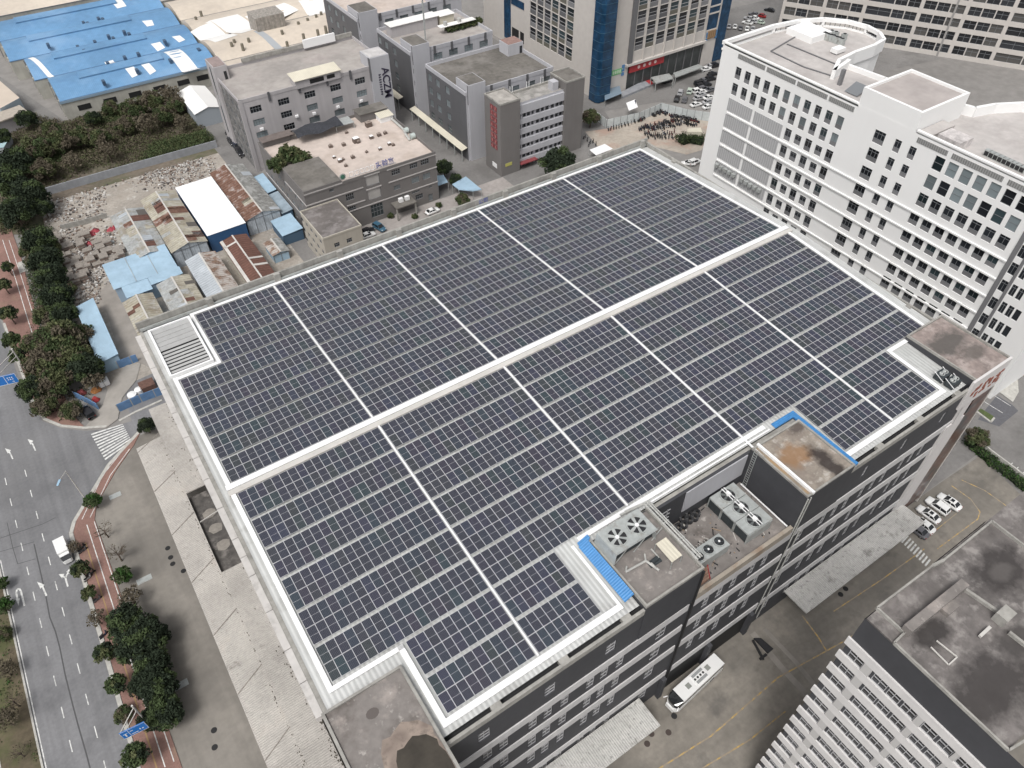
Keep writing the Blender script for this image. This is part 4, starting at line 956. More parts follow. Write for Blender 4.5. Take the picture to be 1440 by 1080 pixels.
# roof plant
for k, (u, v) in enumerate(((1160,50),(1164,52),(1168,53),(1172,54),(1176,56),(1180,57),(1184,59),(1169,47),(1175,49),(1187,52))):
    p = P(u, v, 45.4); b = MB(); b.box(p[0]-0.55,p[0]+0.55,p[1]-0.6,p[1]+0.6,44.62,46.2,0); b.cyl((p[0],p[1],46.2),(p[0],p[1],46.28),0.42,10,1)
    tag(b.build('roof_condenser', [M_STEEL,M_FANBLK], None, origin=(p[0],p[1],44.62)), 'upright grey condenser in the cluster on the white curved roof', 'condenser', 'condensers on the white roof')
for k, (u, v, l) in enumerate(((1143,55,'white box unit on the white roof, the one nearer the roof cabin'),(1178,72,'white box unit on the white roof, the one nearer the stair head'))):
    p = P(u, v, 45); b = MB(); b.box(p[0]-1.6,p[0]+1.6,p[1]-1.0,p[1]+1.0,44.9,45.9); 
    for s in (-1.3,1.3): b.box(p[0]+s-0.15,p[0]+s+0.15,p[1]-0.8,p[1]+0.8,44.61,44.9,1)
    tag(b.build('roof_unit', [M_WHITE,M_WPANEL], None, origin=(p[0],p[1],44.6)), l, 'air handler')
for k in range(9):
    p = P(1389+k*6.2, 214.5+k*2.9, 45.3); b = MB(); b.box(p[0]-0.5,p[0]+0.5,p[1]-0.55,p[1]+0.55,44.62,45.9,0); b.box(p[0]-0.52,p[0]-0.5,p[1]-0.42,p[1]+0.42,44.8,45.7,1)
    tag(b.build('roof_condenser', [M_STEEL,M_FANBLK], None, origin=(p[0],p[1],44.62)), 'grey condenser in the line behind the front parapet of the white office block', 'condenser', 'condensers in line on the white roof')
for k in range(10):
    y = 122.8-1.55*k if k < 5 else 113.6-1.55*(k-5)
    b = MB(); b.box(149.1,149.85,y-0.5,y+0.5,15.2,16.1)
    tag(b.build('wall_condenser', [M_STEEL], None, origin=(149.5,y,15.2)), 'grey condenser on the lowest visible ledge of the white office block', 'condenser', 'condensers on the white block ledge')
tk = P(1181,117,45); tkb = thing('roof_mast', 'slim grey vent stack beside a dark tilted panel on the white roof edge', 'vent', (tk[0],tk[1],44.6)); b = MB(); b.box(tk[0]-0.4,tk[0]+0.4,tk[1]-0.4,tk[1]+0.4,44.6,48.2); b.build('stack', M_WPANEL, tkb)
b = MB(); b.face([(tk[0]-2.0,tk[1]-6.5,44.8),(tk[0]+1.5,tk[1]-6.5,46.2),(tk[0]+1.5,tk[1]-3.0,46.2),(tk[0]-2.0,tk[1]-3.0,44.8)]); b.build('tilted_panel', M_WFRAME, tkb)
# =============================================================== apartment slab in the far corner (its own frame of reference)
ap = thing('apartment_slab', 'long beige dormitory slab with rows of dark balcony openings rising behind the white block', 'apartment building', (269.97,205.94,0), None, math.radians(-59.3), True)
ap['_o'] = [0,0,0]
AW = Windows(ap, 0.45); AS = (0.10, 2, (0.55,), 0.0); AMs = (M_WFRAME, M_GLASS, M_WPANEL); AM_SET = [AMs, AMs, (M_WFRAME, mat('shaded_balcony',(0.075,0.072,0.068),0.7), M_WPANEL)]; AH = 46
def aproj(lx, z):
    c, s = math.cos(math.radians(-59.3)), math.sin(math.radians(-59.3)); return (269.97+c*lx, 205.94+s*lx, z)
pitch = 4.75
cells = []
for f in range(9):
    z0 = 1.6+pitch*f
    x = 1.2; seq = 0
    while x < 178:
        if seq in (6, 15, 24, 31): w_ = 9.5
        elif seq % 9 in (2,): w_ = 5.2
        else: w_ = 4.6
        cells.append((x, x+w_-0.35, z0, z0+3.1)); x += w_+(1.0 if seq % 3 == 2 else 0.0); seq += 1
b = MB(); facade(b, 'Y', 0, -1, 0, 180, 0, AH, cells, 0.45)
b.face([(0,0,0),(0,16,0),(0,16,AH),(0,0,AH)]); b.face([(0,16,0),(180,16,0),(180,16,AH),(0,16,AH)]); b.face([(0,0,AH),(180,0,AH),(180,16,AH),(0,16,AH)])
b.build('wall', M_TOWER, ap)
seen = []
for c_ in cells:
    p = aproj((c_[0]+c_[1])/2, (c_[2]+c_[3])/2); d = Vector(p)-CAM; dz = d.dot(CF); u = 720+F_PX*d.dot(CR)/dz; v = 540-F_PX*d.dot(CU)/dz
    seen.append((not (1085 < u < 1450 and -10 < v < 200), dist(p), c_))
seen.sort(key=lambda t: t[:2]); rest = MB()
for k, (_, _, c_) in enumerate(seen):
    AMk = AM_SET[hash((round(c_[0],1),round(c_[2],1))) % 3]; me = window_mesh(AS, 'Y', -1, c_[1]-c_[0], c_[3]-c_[2], AMk); ce = ((c_[0]+c_[1])/2, 0.45, (c_[2]+c_[3])/2)
    if k < 100: inst(me, 'window', ap, ce)
    else:
        i = len(rest.v); rest.v += [(q.co.x+ce[0],q.co.y+ce[1],q.co.z+ce[2]) for q in me.vertices]
        rest.f += [tuple(i+t for t in pp_.vertices) for pp_ in me.polygons]; rest.m += [pp_.material_index for pp_ in me.polygons]
stuff(rest.build('window', list(AMs), ap))
b = MB()
for x in (62.0, 104.0, 150.0): b.box(x-0.35,x+0.35,-0.25,-0.003,0,AH)
b.build('joint_strip', mat('joint_grey', (0.28,0.27,0.26), 0.8), ap)
# =============================================================== the tower with blue glass corners
tw = thing('glass_corner_tower', 'tall beige tower with ribbed window bays and dark blue glass strips on its corners', 'office tower', (190,215,0))
TH = 62.0; TX, TY = 168.0, 198.0
T = Windows(tw, 0.35)
def tm(r): return (M_WFRAMEW, [M_GLASS,M_GLASSG,M_GLASS,M_BLIND][r.choice((0,0,0,1,2,3) if False else (0,1,2,0,2))], M_WPANEL)
rt = random.Random(4); z = 13.3
TS = (0.12, 1, (0.40,), 1.6)
zs_ = []
z = 13.4
while z < 46: zs_.append(z); z += 4.5
MT = [(M_WFRAMEW, M_GLASS, M_WPANEL), (M_WFRAMEW, M_GLASSG, mat('olive_spandrel', (0.12,0.115,0.095), 0.7)), (M_WFRAMEW, M_GLASS, M_MGREY)]
for z in zs_:
    for k in range(7): T.add('Y', TY, -1, 183.6+4.95*k, 188.1+4.95*k, z, z+4.3, TS, MT[rt.randrange(3)])
z = 8.4
while z < 40:
    for k in range(6): T.add('X', TX, -1, 212.8+4.5*k, 216.8+4.5*k, z, z+4.3, TS, MT[rt.randrange(3)])
    z += 4.5
b = MB()
facade(b, 'Y', TY, -1, 171.5, 229.0, 0, TH, T.holes[('Y',TY)]+[(182.0,219.0,0.0,9.0),(219.0,224.5,13.0,40.0)], 0.35)
facade(b, 'X', TX, -1, 199.0, 243.0, 0, TH, T.holes[('X',TX)], 0.35)
b.face([(168,199,TH),(168,243,TH),(229,243,TH),(229,198,TH),(171.5,198,TH)]); b.face([(168,243,0),(229,243,0),(229,243,TH),(168,243,TH)]); b.face([(229,198,0),(229,243,0),(229,243,TH),(229,198,TH)])
b.build('wall', M_TOWER, tw); T.finish()
b = MB(); b.prism([(166.2,199.6),(166.2,196.0),(167.2,194.9),(171.9,194.9),(171.9,198.2),(168,199.6)], 0.3, TH, 0); b.build('glass_corner', M_BGLASS, tw)
b = MB()
for z in range(3, 62, 3): b.prism([(166.12,199.6),(166.12,195.96),(167.16,194.82),(171.95,194.82),(171.95,198.2)], z, z+0.14)
b.build('glass_rail', mat('blue_mullion', (0.03,0.09,0.15), 0.5), tw)
b = MB(); b.prism([(225.0,197.7),(229.5,197.7),(230.5,199),(230.5,204),(225,204)], 0.3, TH); b.build('glass_corner', M_BGLASS, tw)
b = MB(); b.box(219.2,224.4,198.2,198.34,13,40); b.build('glass_bay', M_BGLASS, tw)
b = MB()
for z in (18.5,21.0,26.0,30.0): b.box(219.2,224.4,198.0,198.19,z,z+0.5)
b.build('bay_band', M_TOWER, tw)
b = MB(); b.box(181.2,183.2,197.3,197.99,9.2,TH,0); b.build('service_shaft', M_WPANEL, tw)
b = MB()
for k in range(8): b.box(183.2+4.95*k-0.02, 183.2+4.95*k+0.38, 197.45, 197.99, 9.4, TH)
b.build('rib', M_TOWER, tw)
b = MB(); b.box(180.4,219.2,197.0,197.98,8.9,9.7); b.build('fascia', M_TOWER, tw)
b = MB(); b.box(182.0,219.0,198.36,198.5,0.0,9.0); b.build('shop_front', mat('dark_shopfront', (0.05,0.055,0.055), 0.4, blotch=(0.3,0.4)), tw)
b = MB()
for x in range(186, 219, 4): b.box(x-0.2,x+0.2,198.15,198.35,0,8.9)
b.build('shop_mullion', M_WPANEL, tw)
sgn = MB(); sgn.box(182.6,199.0,197.7,198.1,6.1,8.7); so_ = sgn.build('shop_sign', M_RED, tw)
sgn = MB()
for k in range(4): sgn.cyl((187.0+2.6*k,197.66,7.4),(187.0+2.6*k,197.7,7.4),0.62,12)
sgn.build('sign_disc', mat('pale_sign_disc', (0.6,0.45,0.43), 0.6), so_)
b = MB(); b.box(220.0,224.0,197.6,197.98,9.8,12.6); b.build('lit_sign', mat('orange_sign', (0.30,0.19,0.10), 0.6, rib=('X',1.0,0.02,0.6)), tw)
# banded emblem signs left and right: blue bracket ends, green bar with writing strokes
def emblem(x0, x1, z0, z1):
    b = MB(); h = z1-z0
    b.box(x0+(x1-x0)*0.18,x0+(x1-x0)*0.82,197.86,197.98,z0+h*0.25,z0+h*0.75)
    e = b.build('emblem', M_GREENS, tw)
    b = MB()
    for s, xx in ((1,x0),(-1,x1)):
        a = xx; c = xx+s*(x1-x0)*0.17
        b.box(min(a,c),max(a,c),197.80,197.98,z0+h*0.72,z1); b.box(min(a,c),max(a,c),197.80,197.98,z0,z0+h*0.28); b.box(min(a,c),max(a,c),197.80,197.98,z0+h*0.40,z0+h*0.60)
        q = a if s > 0 else c; b.box((a if s > 0 else a-0.4),(a+0.4 if s > 0 else a),197.81,197.98,z0+h*0.58,z0+h*0.74)
    b.build('bracket', mat('emblem_blue', (0.08,0.20,0.38), 0.6), e)
    b = MB()
    for k in range(4): xx = x0+(x1-x0)*(0.25+0.14*k); b.box(xx,xx+(x1-x0)*0.09,197.80,197.858,z0+h*0.35,z0+h*0.65)
    b.build('lettering', mat('emblem_pale', (0.5,0.62,0.45), 0.6), e)
emblem(173.3,180.3,6.0,9.8); emblem(219.4,225.0,9.2,12.2)
# rear wing continuing behind
b = MB(); b.box(170.0, 200.0, 243.02, 275.0, 0, 48); b.build('rear_wing', M_TOWER, tw)
b = MB(); b.box(169.8,169.99,255.0,259.6,2,48); b.box(169.82,169.99,243.1,254.6,16.0,18.6); b.build('rear_glass', M_BGLASS, tw)
b = MB(); b.box(169.82,169.99,243.1,254.0,3.5,7.5); b.build('rear_opening', M_BLACK, tw)
b = MB(); b.box(169.7,169.81,248.2,249.0,3.0,7.8); b.build('rear_pier', M_TOWER, tw)
# entrance canopies and ramp in front
c4 = PX(840,0,6.545,[(495,710),(660,675),(700,720),(540,765)],3.6)
e1 = thing('entrance_canopy', 'grey flat entrance canopy with a red end over the tower doors', 'canopy', (c4[0][0],c4[0][1],0)); b = MB(); b.prism([p[:2] for p in c4],3.3,3.6,0,None,True); b.build('slab', M_STEEL, e1)
b = MB()
for p in c4: b.bar((p[0],p[1],0),(p[0],p[1],3.3),0.2)
b.build('post', M_STEEL, e1)
c4 = PX(840,0,6.545,[(700,670),(930,590),(975,615),(720,712)],2.6)
e2 = thing('ramp_canopy', 'long low grey canopy over the ramp to the right of the tower doors', 'canopy', (c4[0][0],c4[0][1],0)); b = MB(); b.prism([p[:2] for p in c4],2.3,2.6,0,None,True); b.build('slab', M_STEEL, e2)
b = MB()
for p in c4: b.bar((p[0],p[1],0),(p[0],p[1],2.3),0.2)
b.build('post', M_STEEL, e2)
c4 = PX(840,0,6.545,[(210,850),(430,740),(515,770),(230,890)],0.8)
e3 = thing('entrance_steps', 'grey raised entrance steps below the red shop sign', 'steps', (c4[0][0],c4[0][1],0)); b = MB(); b.prism([p[:2] for p in c4],0,0.8); b.build('landing', M_WALLG, e3)
c4 = PX(840,0,6.545,[(430,735),(475,720),(520,770),(490,780)],0.82); b = MB(); b.prism([p[:2] for p in c4],0.801,0.84); b.build('red_carpet', M_RED, e3)
c4 = PX(840,0,6.545,[(65,830),(205,790),(225,860),(70,925)],2.5)
e4 = thing('glass_awning', 'pale blue glass awning at the foot of the tower corner', 'awning', (c4[0][0],c4[0][1],0)); b = MB(); b.prism([p[:2] for p in c4],2.45,2.55,0,None,True); b.build('glass_sheet', mat('awning_glass',(0.18,0.24,0.30),0.3), e4)
b = MB()
for p in c4: b.bar((p[0],p[1],0),(p[0],p[1],2.45),0.12)
b.build('post', M_STEEL, e4)
# =============================================================== grey works blocks behind the factory
def walls(b, x0, x1, y0, y1, h, holesX=(), holesY=(), depth=0.3, m=0):
    facade(b, 'X', x0, -1, y0, y1, 0, h, holesX, depth, m); facade(b, 'Y', y0, -1, x0, x1, 0, h, holesY, depth, m)
    b.face([(x1,y0,0),(x1,y1,0),(x1,y1,h),(x1,y0,h)], m); b.face([(x0,y1,0),(x1,y1,0),(x1,y1,h),(x0,y1,h)], m)
def rim(parent, x0, x1, y0, y1, z, h=0.9, t=0.3, m=None, name='parapet'):
    b = MB()
    for q in ((x0,x0+t,y0,y1),(x1-t,x1,y0,y1),(x0+t,x1-t,y0,y0+t),(x0+t,x1-t,y1-t,y1)): b.box(*q, z, z+h)
    return b.build(name, m or M_CONC, parent)
def deck(parent, x0, x1, y0, y1, z, m, name='roof'):
    b = MB(); b.box(x0, x1, y0, y1, z-0.2, z); return b.build(name, m, parent)
def text(name, body, size, origin, right, up, m, parent, extrude=0.05, align='CENTER'):
    c = bpy.data.curves.new(name, 'FONT'); c.body = body; c.size = size; c.extrude = extrude; c.offset = 0.012*size; c.align_x = align; c.align_y = 'CENTER'
    c.materials.append(m)
    tmp = bpy.data.objects.new('tmp_text', c); COL.objects.link(tmp)
    dg = bpy.context.evaluated_depsgraph_get(); dg.update()
    me = bpy.data.meshes.new_from_object(tmp.evaluated_get(dg)); me.name = name
    bpy.data.objects.remove(tmp); 
    r = Vector(right).normalized(); u = Vector(up).normalized(); n_ = r.cross(u)
    o = parent.get('_o', (0,0,0)) if parent else (0,0,0)
    me.transform(Matrix(((r.x,u.x,n_.x,origin[0]-o[0]),(r.y,u.y,n_.y,origin[1]-o[1]),(r.z,u.z,n_.z,origin[2]-o[2]),(0,0,0,1))))
    if not me.materials: me.materials.append(m)
    ob = bpy.data.objects.new(name, me); COL.objects.link(ob)
    if parent: ob.parent = parent
    ob['_o'] = list(o)
    return ob
DW = (M_WFRAME, M_GLASS, M_MGREY); PW_ = (M_WFRAME, M_BLIND, M_MGREY)
S3 = (0.10, 3, (0.55,), 0.0); S4 = (0.10, 4, (0.55,), 0.0)
PNL = (M_WFRAME, mat('pale_panel',(0.38,0.365,0.35),0.6,blotch=(0.5,0.1)), M_MGREY)
# --- office with the vertical letters
ac = thing('lettered_office', 'pale grey office block with dark vertical ACZM letters on its right end tower', 'office building', (74,230,0))
w_ = Windows(ac, 0.25)
for k, z in enumerate((18.2,14.2,10.2,6.2)):
    for x in (53.1,61.8,70.2,78.7,87.0): w_.add('Y', 218.5, -1, x, x+3.5, z, z+2.0, S4, DW if (k == 0 or x in (61.8,)) else PW_)
for z in (18.5,14.5,10.5,6.5,2.5):
    for y in (221.5,225.5,229.5,233.5): w_.add('X', 50.5, -1, y, y+1.6, z, z+1.8, S3, PW_)
b = MB(); facade(b,'Y',218.5,-1,50.5,92.4,0,23,w_.holes[('Y',218.5)],0.25,0); facade(b,'X',50.5,-1,219.0,236.4,0,23,w_.holes[('X',50.5)],0.25,1)
b.box(50.2,51.4,218.3,219.0,0,23.0,0)
b.face([(50.5,243.5,0),(98.5,243.5,0),(98.5,243.5,23),(50.5,243.5,23)],0); b.face([(98.5,224,0),(98.5,243.5,0),(98.5,243.5,23),(98.5,224,23)],0)
b.build('wall', [M_OFFW, M_SPECK], ac); w_.finish()
deck(ac,50.6,98.4,218.7,243.4,22.0,M_ROOFG); rim(ac,50.4,98.6,218.4,243.6,22.0,1.0,0.3,M_OFFW)
b = MB(); b.box(60.5,98.3,243.0,243.59,23.001,24.3); b.build('rear_parapet', M_CONC, ac)
b = MB(); b.box(49.9,54.0,236.4,244.2,0,26.3); b.build('stair_tower', M_OFFW, ac); deck(ac,50.2,53.7,236.7,243.9,26.45,mat('reddish_flat',(0.27,0.215,0.205),0.9,fine=(1,0.2)),'stair_tower_roof')
b = MB(); b.box(49.86,49.899,240.0,241.2,4,25); b.build('stair_glazing', M_GLASSG, ac); b = MB(); b.box(52.6,53.5,236.36,236.399,22.1,24.6); b.build('roof_door', M_GLASS, ac)
b = MB(); b.box(92.4,99.0,217.4,224.4,0,25.6); et = b.build('end_tower', M_LGREY, ac); deck(ac,92.8,98.6,217.8,224.0,25.7,mat('pale_tower_roof',(0.46,0.445,0.44),0.9,fine=(1,0.1),blotch=(0.4,0.15)),'end_tower_roof')
b = MB(); b.box(92.2,92.39,217.3,218.3,18.5,25.7); b.build('corner_strip', M_MGREY, ac)
text('lettering', 'ACZM', 3.5, (97.1,217.33,17.0), (0,0,-1), (1,0,0), M_INK, et, 0.06)
b = MB(); rl = random.Random(8)
for k in range(9):
    z = 20.2-0.78*k
    for j in range(3): b.box(94.75+0.27*j,94.75+0.27*j+0.2,217.34,217.399,z-rl.uniform(0.3,0.6),z)
    b.box(94.7,95.55,217.35,217.398,z-0.35,z-0.27)
b.build('small_lettering', M_INK, et)
b = MB(); b.box(68.0,82.5,217.9,222.6,22.01,24.4); b.build('roof_shed', M_OFFW, ac); b = MB(); b.face([(67.6,217.5,24.41),(82.9,217.5,24.41),(82.9,223.0,25.1),(67.6,223.0,25.1)]); b.face([(67.6,217.5,24.40),(82.9,217.5,24.40),(82.9,217.5,24.55),(67.6,217.5,24.55)]); b.build('shed_roof', M_CREAM, ac)
b = MB(); b.box(72.5,77,217.86,217.899,22.6,23.9); b.box(78,80.6,217.86,217.899,22.7,23.8); b.build('shed_opening', M_BLACK, ac)
b = MB(); b.box(81.0,92.0,242.3,242.95,23.0,25.6); b.build('roof_panel', M_SIGNW, ac)
b = MB()
for x in (59.5,69.0,78.0,85.8): b.box(x-0.35,x+0.35,218.2,218.38,20.5,23.3)
b.build('drain_hopper', M_MGREY, ac)
for k,(x,y,z) in enumerate(((66.4,218.2,14.3),(72,218.2,13.6),(88,218.2,13.4),(80,218.2,13.6),(55,218.2,13.4))):
    b = MB(); b.box(x-0.5,x+0.5,y-0.35,y+0.25,z-0.7,z); b.cyl((x-0.1,y-0.36,z-0.35),(x-0.1,y-0.40,z-0.35),0.25,8)
    tag(b.build('window_condenser', M_SIGNW, None, origin=(x,y,z)), 'white condenser hung below a window of the lettered office', 'air conditioner', 'condensers on the lettered office')
# --- taupe office with the pinkish roof
eo = thing('pink_roof_office', 'low taupe office with a pinkish flat roof, rooftop garden and a porch on the court', 'office building', (70,188,0))
w_ = Windows(eo, 0.25); EY = 173.3
for (x0,x1,z0,z1,mm) in ((61.2,63.6,9.2,11.2,DW),(61.2,63.6,5.4,7.2,DW),(57.0,58.3,13.4,14.8,DW),(57.0,58.3,9.4,10.8,DW),(75.5,78.2,12.2,13.8,DW),(81.2,83.7,12.4,14.0,DW),(84.8,87.4,12.4,14.0,DW),(75.6,77.6,7.6,9.0,PW_),(81.3,83.8,7.8,9.6,PW_),(85.0,87.4,7.8,9.6,PW_),(82.0,84.5,2.2,3.8,DW),(81.0,83.5,4.6,5.2,DW),(86.6,87.6,4.6,5.2,DW),(86.2,87.6,0.4,2.6,PW_)):
    w_.add('Y', EY, -1, x0, x1, z0, z1, S4, mm)
w_.add('Y', EY, -1, 67.6, 71.7, 11.5, 14.7, (0.1,1,(),0.0), PNL); w_.add('Y', EY, -1, 67.6, 71.6, 7.2, 10.3, (0.1,1,(),0.0), PNL); w_.add('Y', EY, -1, 67.8, 71.6, 1.4, 5.4, (0.08,4,(0.4,0.7),0.0), (M_WFRAME,M_GLASSG,M_MGREY))
for z in (2.0,6.0,10.0):
    for y in (176,180,184,188,192,196,200): w_.add('X', 50.0, -1, y, y+1.8, z, z+1.6, S3, PW_)
b = MB(); walls(b,50.0,89.6,EY,206.5,14.6,w_.holes[('X',50.0)],w_.holes[('Y',EY)],0.25); b.build('wall', M_TAUPE, eo); w_.finish()
deck(eo,50.2,89.4,EY+0.2,206.4,14.55,M_ROOFP); rim(eo,49.9,89.7,EY-0.1,206.6,14.5,0.9,0.28,M_TAUPE)
b = MB(); b.box(49.95,60.8,EY-0.05,188.2,14.4,16.0); b.build('raised_block', M_TAUPE, eo); deck(eo,50.2,60.6,EY+0.2,188.0,16.05,M_ROOFD,'raised_roof')
b = MB()
for xa, xb, z in ((49.9,60.9,15.1),(49.9,66.6,11.8),(61,66.6,7.8),(74.2,89.7,14.5),(74.2,89.7,10.6),(49.9,89.7,5.9),(67.3,72.0,14.8),(67.3,72.0,10.6)): b.box(xa,xb,EY-0.15,EY-0.003,z-0.18,z+0.14)
b.box(49.85,49.997,EY-0.1,188,11.7,12.0); b.box(49.85,49.997,EY-0.1,206,5.8,6.05)
b.build('string_course', mat('pale_course',(0.42,0.40,0.39),0.8), eo)
b = MB(); b.box(80.4,89.3,202.0,206.4,14.56,16.9); b.build('roof_hut', M_TAUPE, eo); b = MB(); b.box(80.1,89.6,201.7,206.6,16.9,17.05); b.build('hut_roof', M_ROOFD, eo)
b = MB(); b.box(85.2,89.3,198.3,201.6,14.56,16.2); b.build('roof_store', M_SIGNW, eo); b = MB(); b.face([(84.9,198.0,16.21),(89.6,198.0,16.21),(89.6,201.69,16.5),(84.9,201.69,16.5)]); b.build('store_roof', M_CREAM, eo)
b = MB(); b.box(50.4,58.8,204.0,206.4,14.56,16.5); b.build('roof_hut', M_TAUPE, eo); b = MB(); b.box(50.2,60,203.0,206.5,16.5,16.62); b.build('hut_roof', mat('brown_flat',(0.145,0.12,0.11),0.9,fine=(1,0.2)), eo)
# rooftop shade nets and clutter
b = MB(); n=9
for i in range(n):
    for j in range(4):
        def q(a,c): return (59.5+1.6*a, 199.2+1.5*c, 16.9+0.4*math.sin(1.1*a+c)+(0.5 if c in (1,2,3) else 0))
        b.face([q(i,j),q(i+1,j),q(i+1,j+1),q(i,j+1)])
sn = b.build('shade_net', mat('dark_shade_net',(0.035,0.037,0.045),0.95,fine=(2,0.3)), None, origin=(66,202,14.6)); tag(sn,'sagging dark shade net over the rear of the pinkish roof','shade net')
b = MB(); b.box(71.5,77.5,200.0,204.5,16.4,16.5); 
for x in (71.7,77.3):
    for y in (200.2,204.3): b.box(x-0.08,x+0.08,y-0.08,y+0.08,14.56,16.4)
tag(b.build('roof_shelter', M_STEEL, None, origin=(74,202,14.56)),'grey sheet shelter beside the dark shade net on the pinkish roof','shelter')
ro = random.Random(21); CL = [(565,470),(540,392),(635,380),(725,355),(740,360),(655,290),(835,328),(890,310),(935,295),(965,375),(992,380),(800,430),(898,410),(700,470),(630,485),(608,498),(650,530),(815,240)]
for k,(a,c) in enumerate(CL):
    p = P(360+a/5.143,130+c/5.143,14.8); s = ro.uniform(0.35,0.6) if k not in (3,17) else 0.9
    b = MB(); b.box(p[0]-s,p[0]+s,p[1]-s*0.8,p[1]+s*0.8,14.57,14.57+s*1.6,0,1); b.box(p[0]-s*0.4,p[0]+s*0.4,p[1]-s*0.3,p[1]+s*0.3,14.57+s*1.6,14.75+s*1.8,1)
    tag(b.build('roof_vent', [mat('vent_brown',(0.13,0.10,0.085),0.8), M_SIGNW if k % 3 == 0 else mat('vent_tan',(0.30,0.25,0.22),0.8)], None, origin=(p[0],p[1],14.57)), 'small square vent box standing on the pinkish office roof', 'roof vent', 'vents on the pinkish roof')
dq = thing('duct_run', 'pale duct with two drum fans along the right edge of the pinkish roof', 'duct', (88.3,185,14.6))
b = MB(); b.cyl((88.6,198,15.3),(88.4,190,15.3),0.35,8); b.cyl((88.4,190,15.3),(87.3,186.5,15.6),0.35,8); b.cyl((87.3,186.5,15.6),(87.2,184,14.8),0.35,8); b.build('duct', M_PIPE, dq)
for y in (188.6,184.6):
    b = MB(); b.cyl((87.9,y,15.5),(89.2,y,15.5),0.8,12); b.build('drum_fan', mat('pale_green_steel',(0.42,0.47,0.45),0.6), dq)
rs = thing('roof_edge_sign', 'rooftop sign of outlined letters and blue characters along the front edge of the pinkish roof', 'sign', (70,174.2,15.4))
b = MB()
for k in range(5):
    x = 63.6+1.55*k
    for q in ((x,x+1.2,0.0,0.12),(x,x+1.2,1.35,1.47),(x,x+0.12,0.121,1.349),(x+1.08,x+1.2,0.121,1.349)): b.box(q[0],q[1],173.9,174.0,15.5+q[2],15.5+q[3])
b.build('outline_letters', M_SIGNW, rs)
text('lettering', '实验室', 1.9, (74.2,173.9,16.4), (1,0,0), (0,0,1), M_INKB, rs, 0.06)
b = MB(); b.bar((63.2,174.05,15.42),(77.5,174.05,15.42),0.12); b.build('sign_rail', M_STEEL, rs)
b = MB(); b.cyl((61.6,173.95,16.3),(61.6,174.05,16.3),0.95,16); em_ = b.build('emblem', M_PIPE, rs); b = MB(); b.cyl((61.6,173.88,16.3),(61.6,173.949,16.3),0.62,16); b.build('emblem_core', mat('emblem_green',(0.06,0.16,0.11),0.7), em_)
# porch
pc = MB(); pc.box(73.9,80.4,169.4,173.1,4.0,4.35); pc.build('porch_roof', M_ROOFD, eo)
for x in (74.2,80.1):
    pc = MB(); pc.box(x-0.2,x+0.2,169.7,170.1,0,4.0); pc.build('porch_post', M_CONC, eo)
pc = MB(); pc.box(76.0,77.3,171.5,172.4,4.36,5.5); pc.box(78.0,79.3,171.5,172.4,4.36,5.5); pc.build('porch_unit', M_SIGNW, eo)
# front wing
fw = thing('court_wing', 'cream three-storey wing with a dark stained flat roof beside the court', 'building', (53,166,0))
w_ = Windows(fw,0.2)
for z in (7.0,3.4):
    for x in (50.5,54.0): w_.add('Y',158.4,-1,x,x+1.5,z,z+1.3,S3,DW)
for z in (8.0,4.8,1.6):
    for y in (160,163,166,169,172): w_.add('X',47.9,-1,y,y+1.4,z,z+1.3,S3,DW)
b = MB(); walls(b,47.9,58.6,158.4,173.2,10.6,w_.holes[('X',47.9)],w_.holes[('Y',158.4)],0.2); b.build('wall', mat('cream_render',(0.40,0.37,0.32),0.85,streak=(0.8,0.2)), fw); w_.finish()
deck(fw,48.1,58.4,158.6,173.1,10.7,mat('blotchy_dark_roof',(0.15,0.135,0.128),0.9,blotch=(0.2,0.2),stain=[(0.5,0.57,(0.27,0.25,0.245),0.6),(0.15,0.56,(0.09,0.08,0.076),0.6)])); rim(fw,47.8,58.7,158.3,173.25,10.5,0.5,0.22,mat('cream_trim',(0.45,0.42,0.36),0.85))
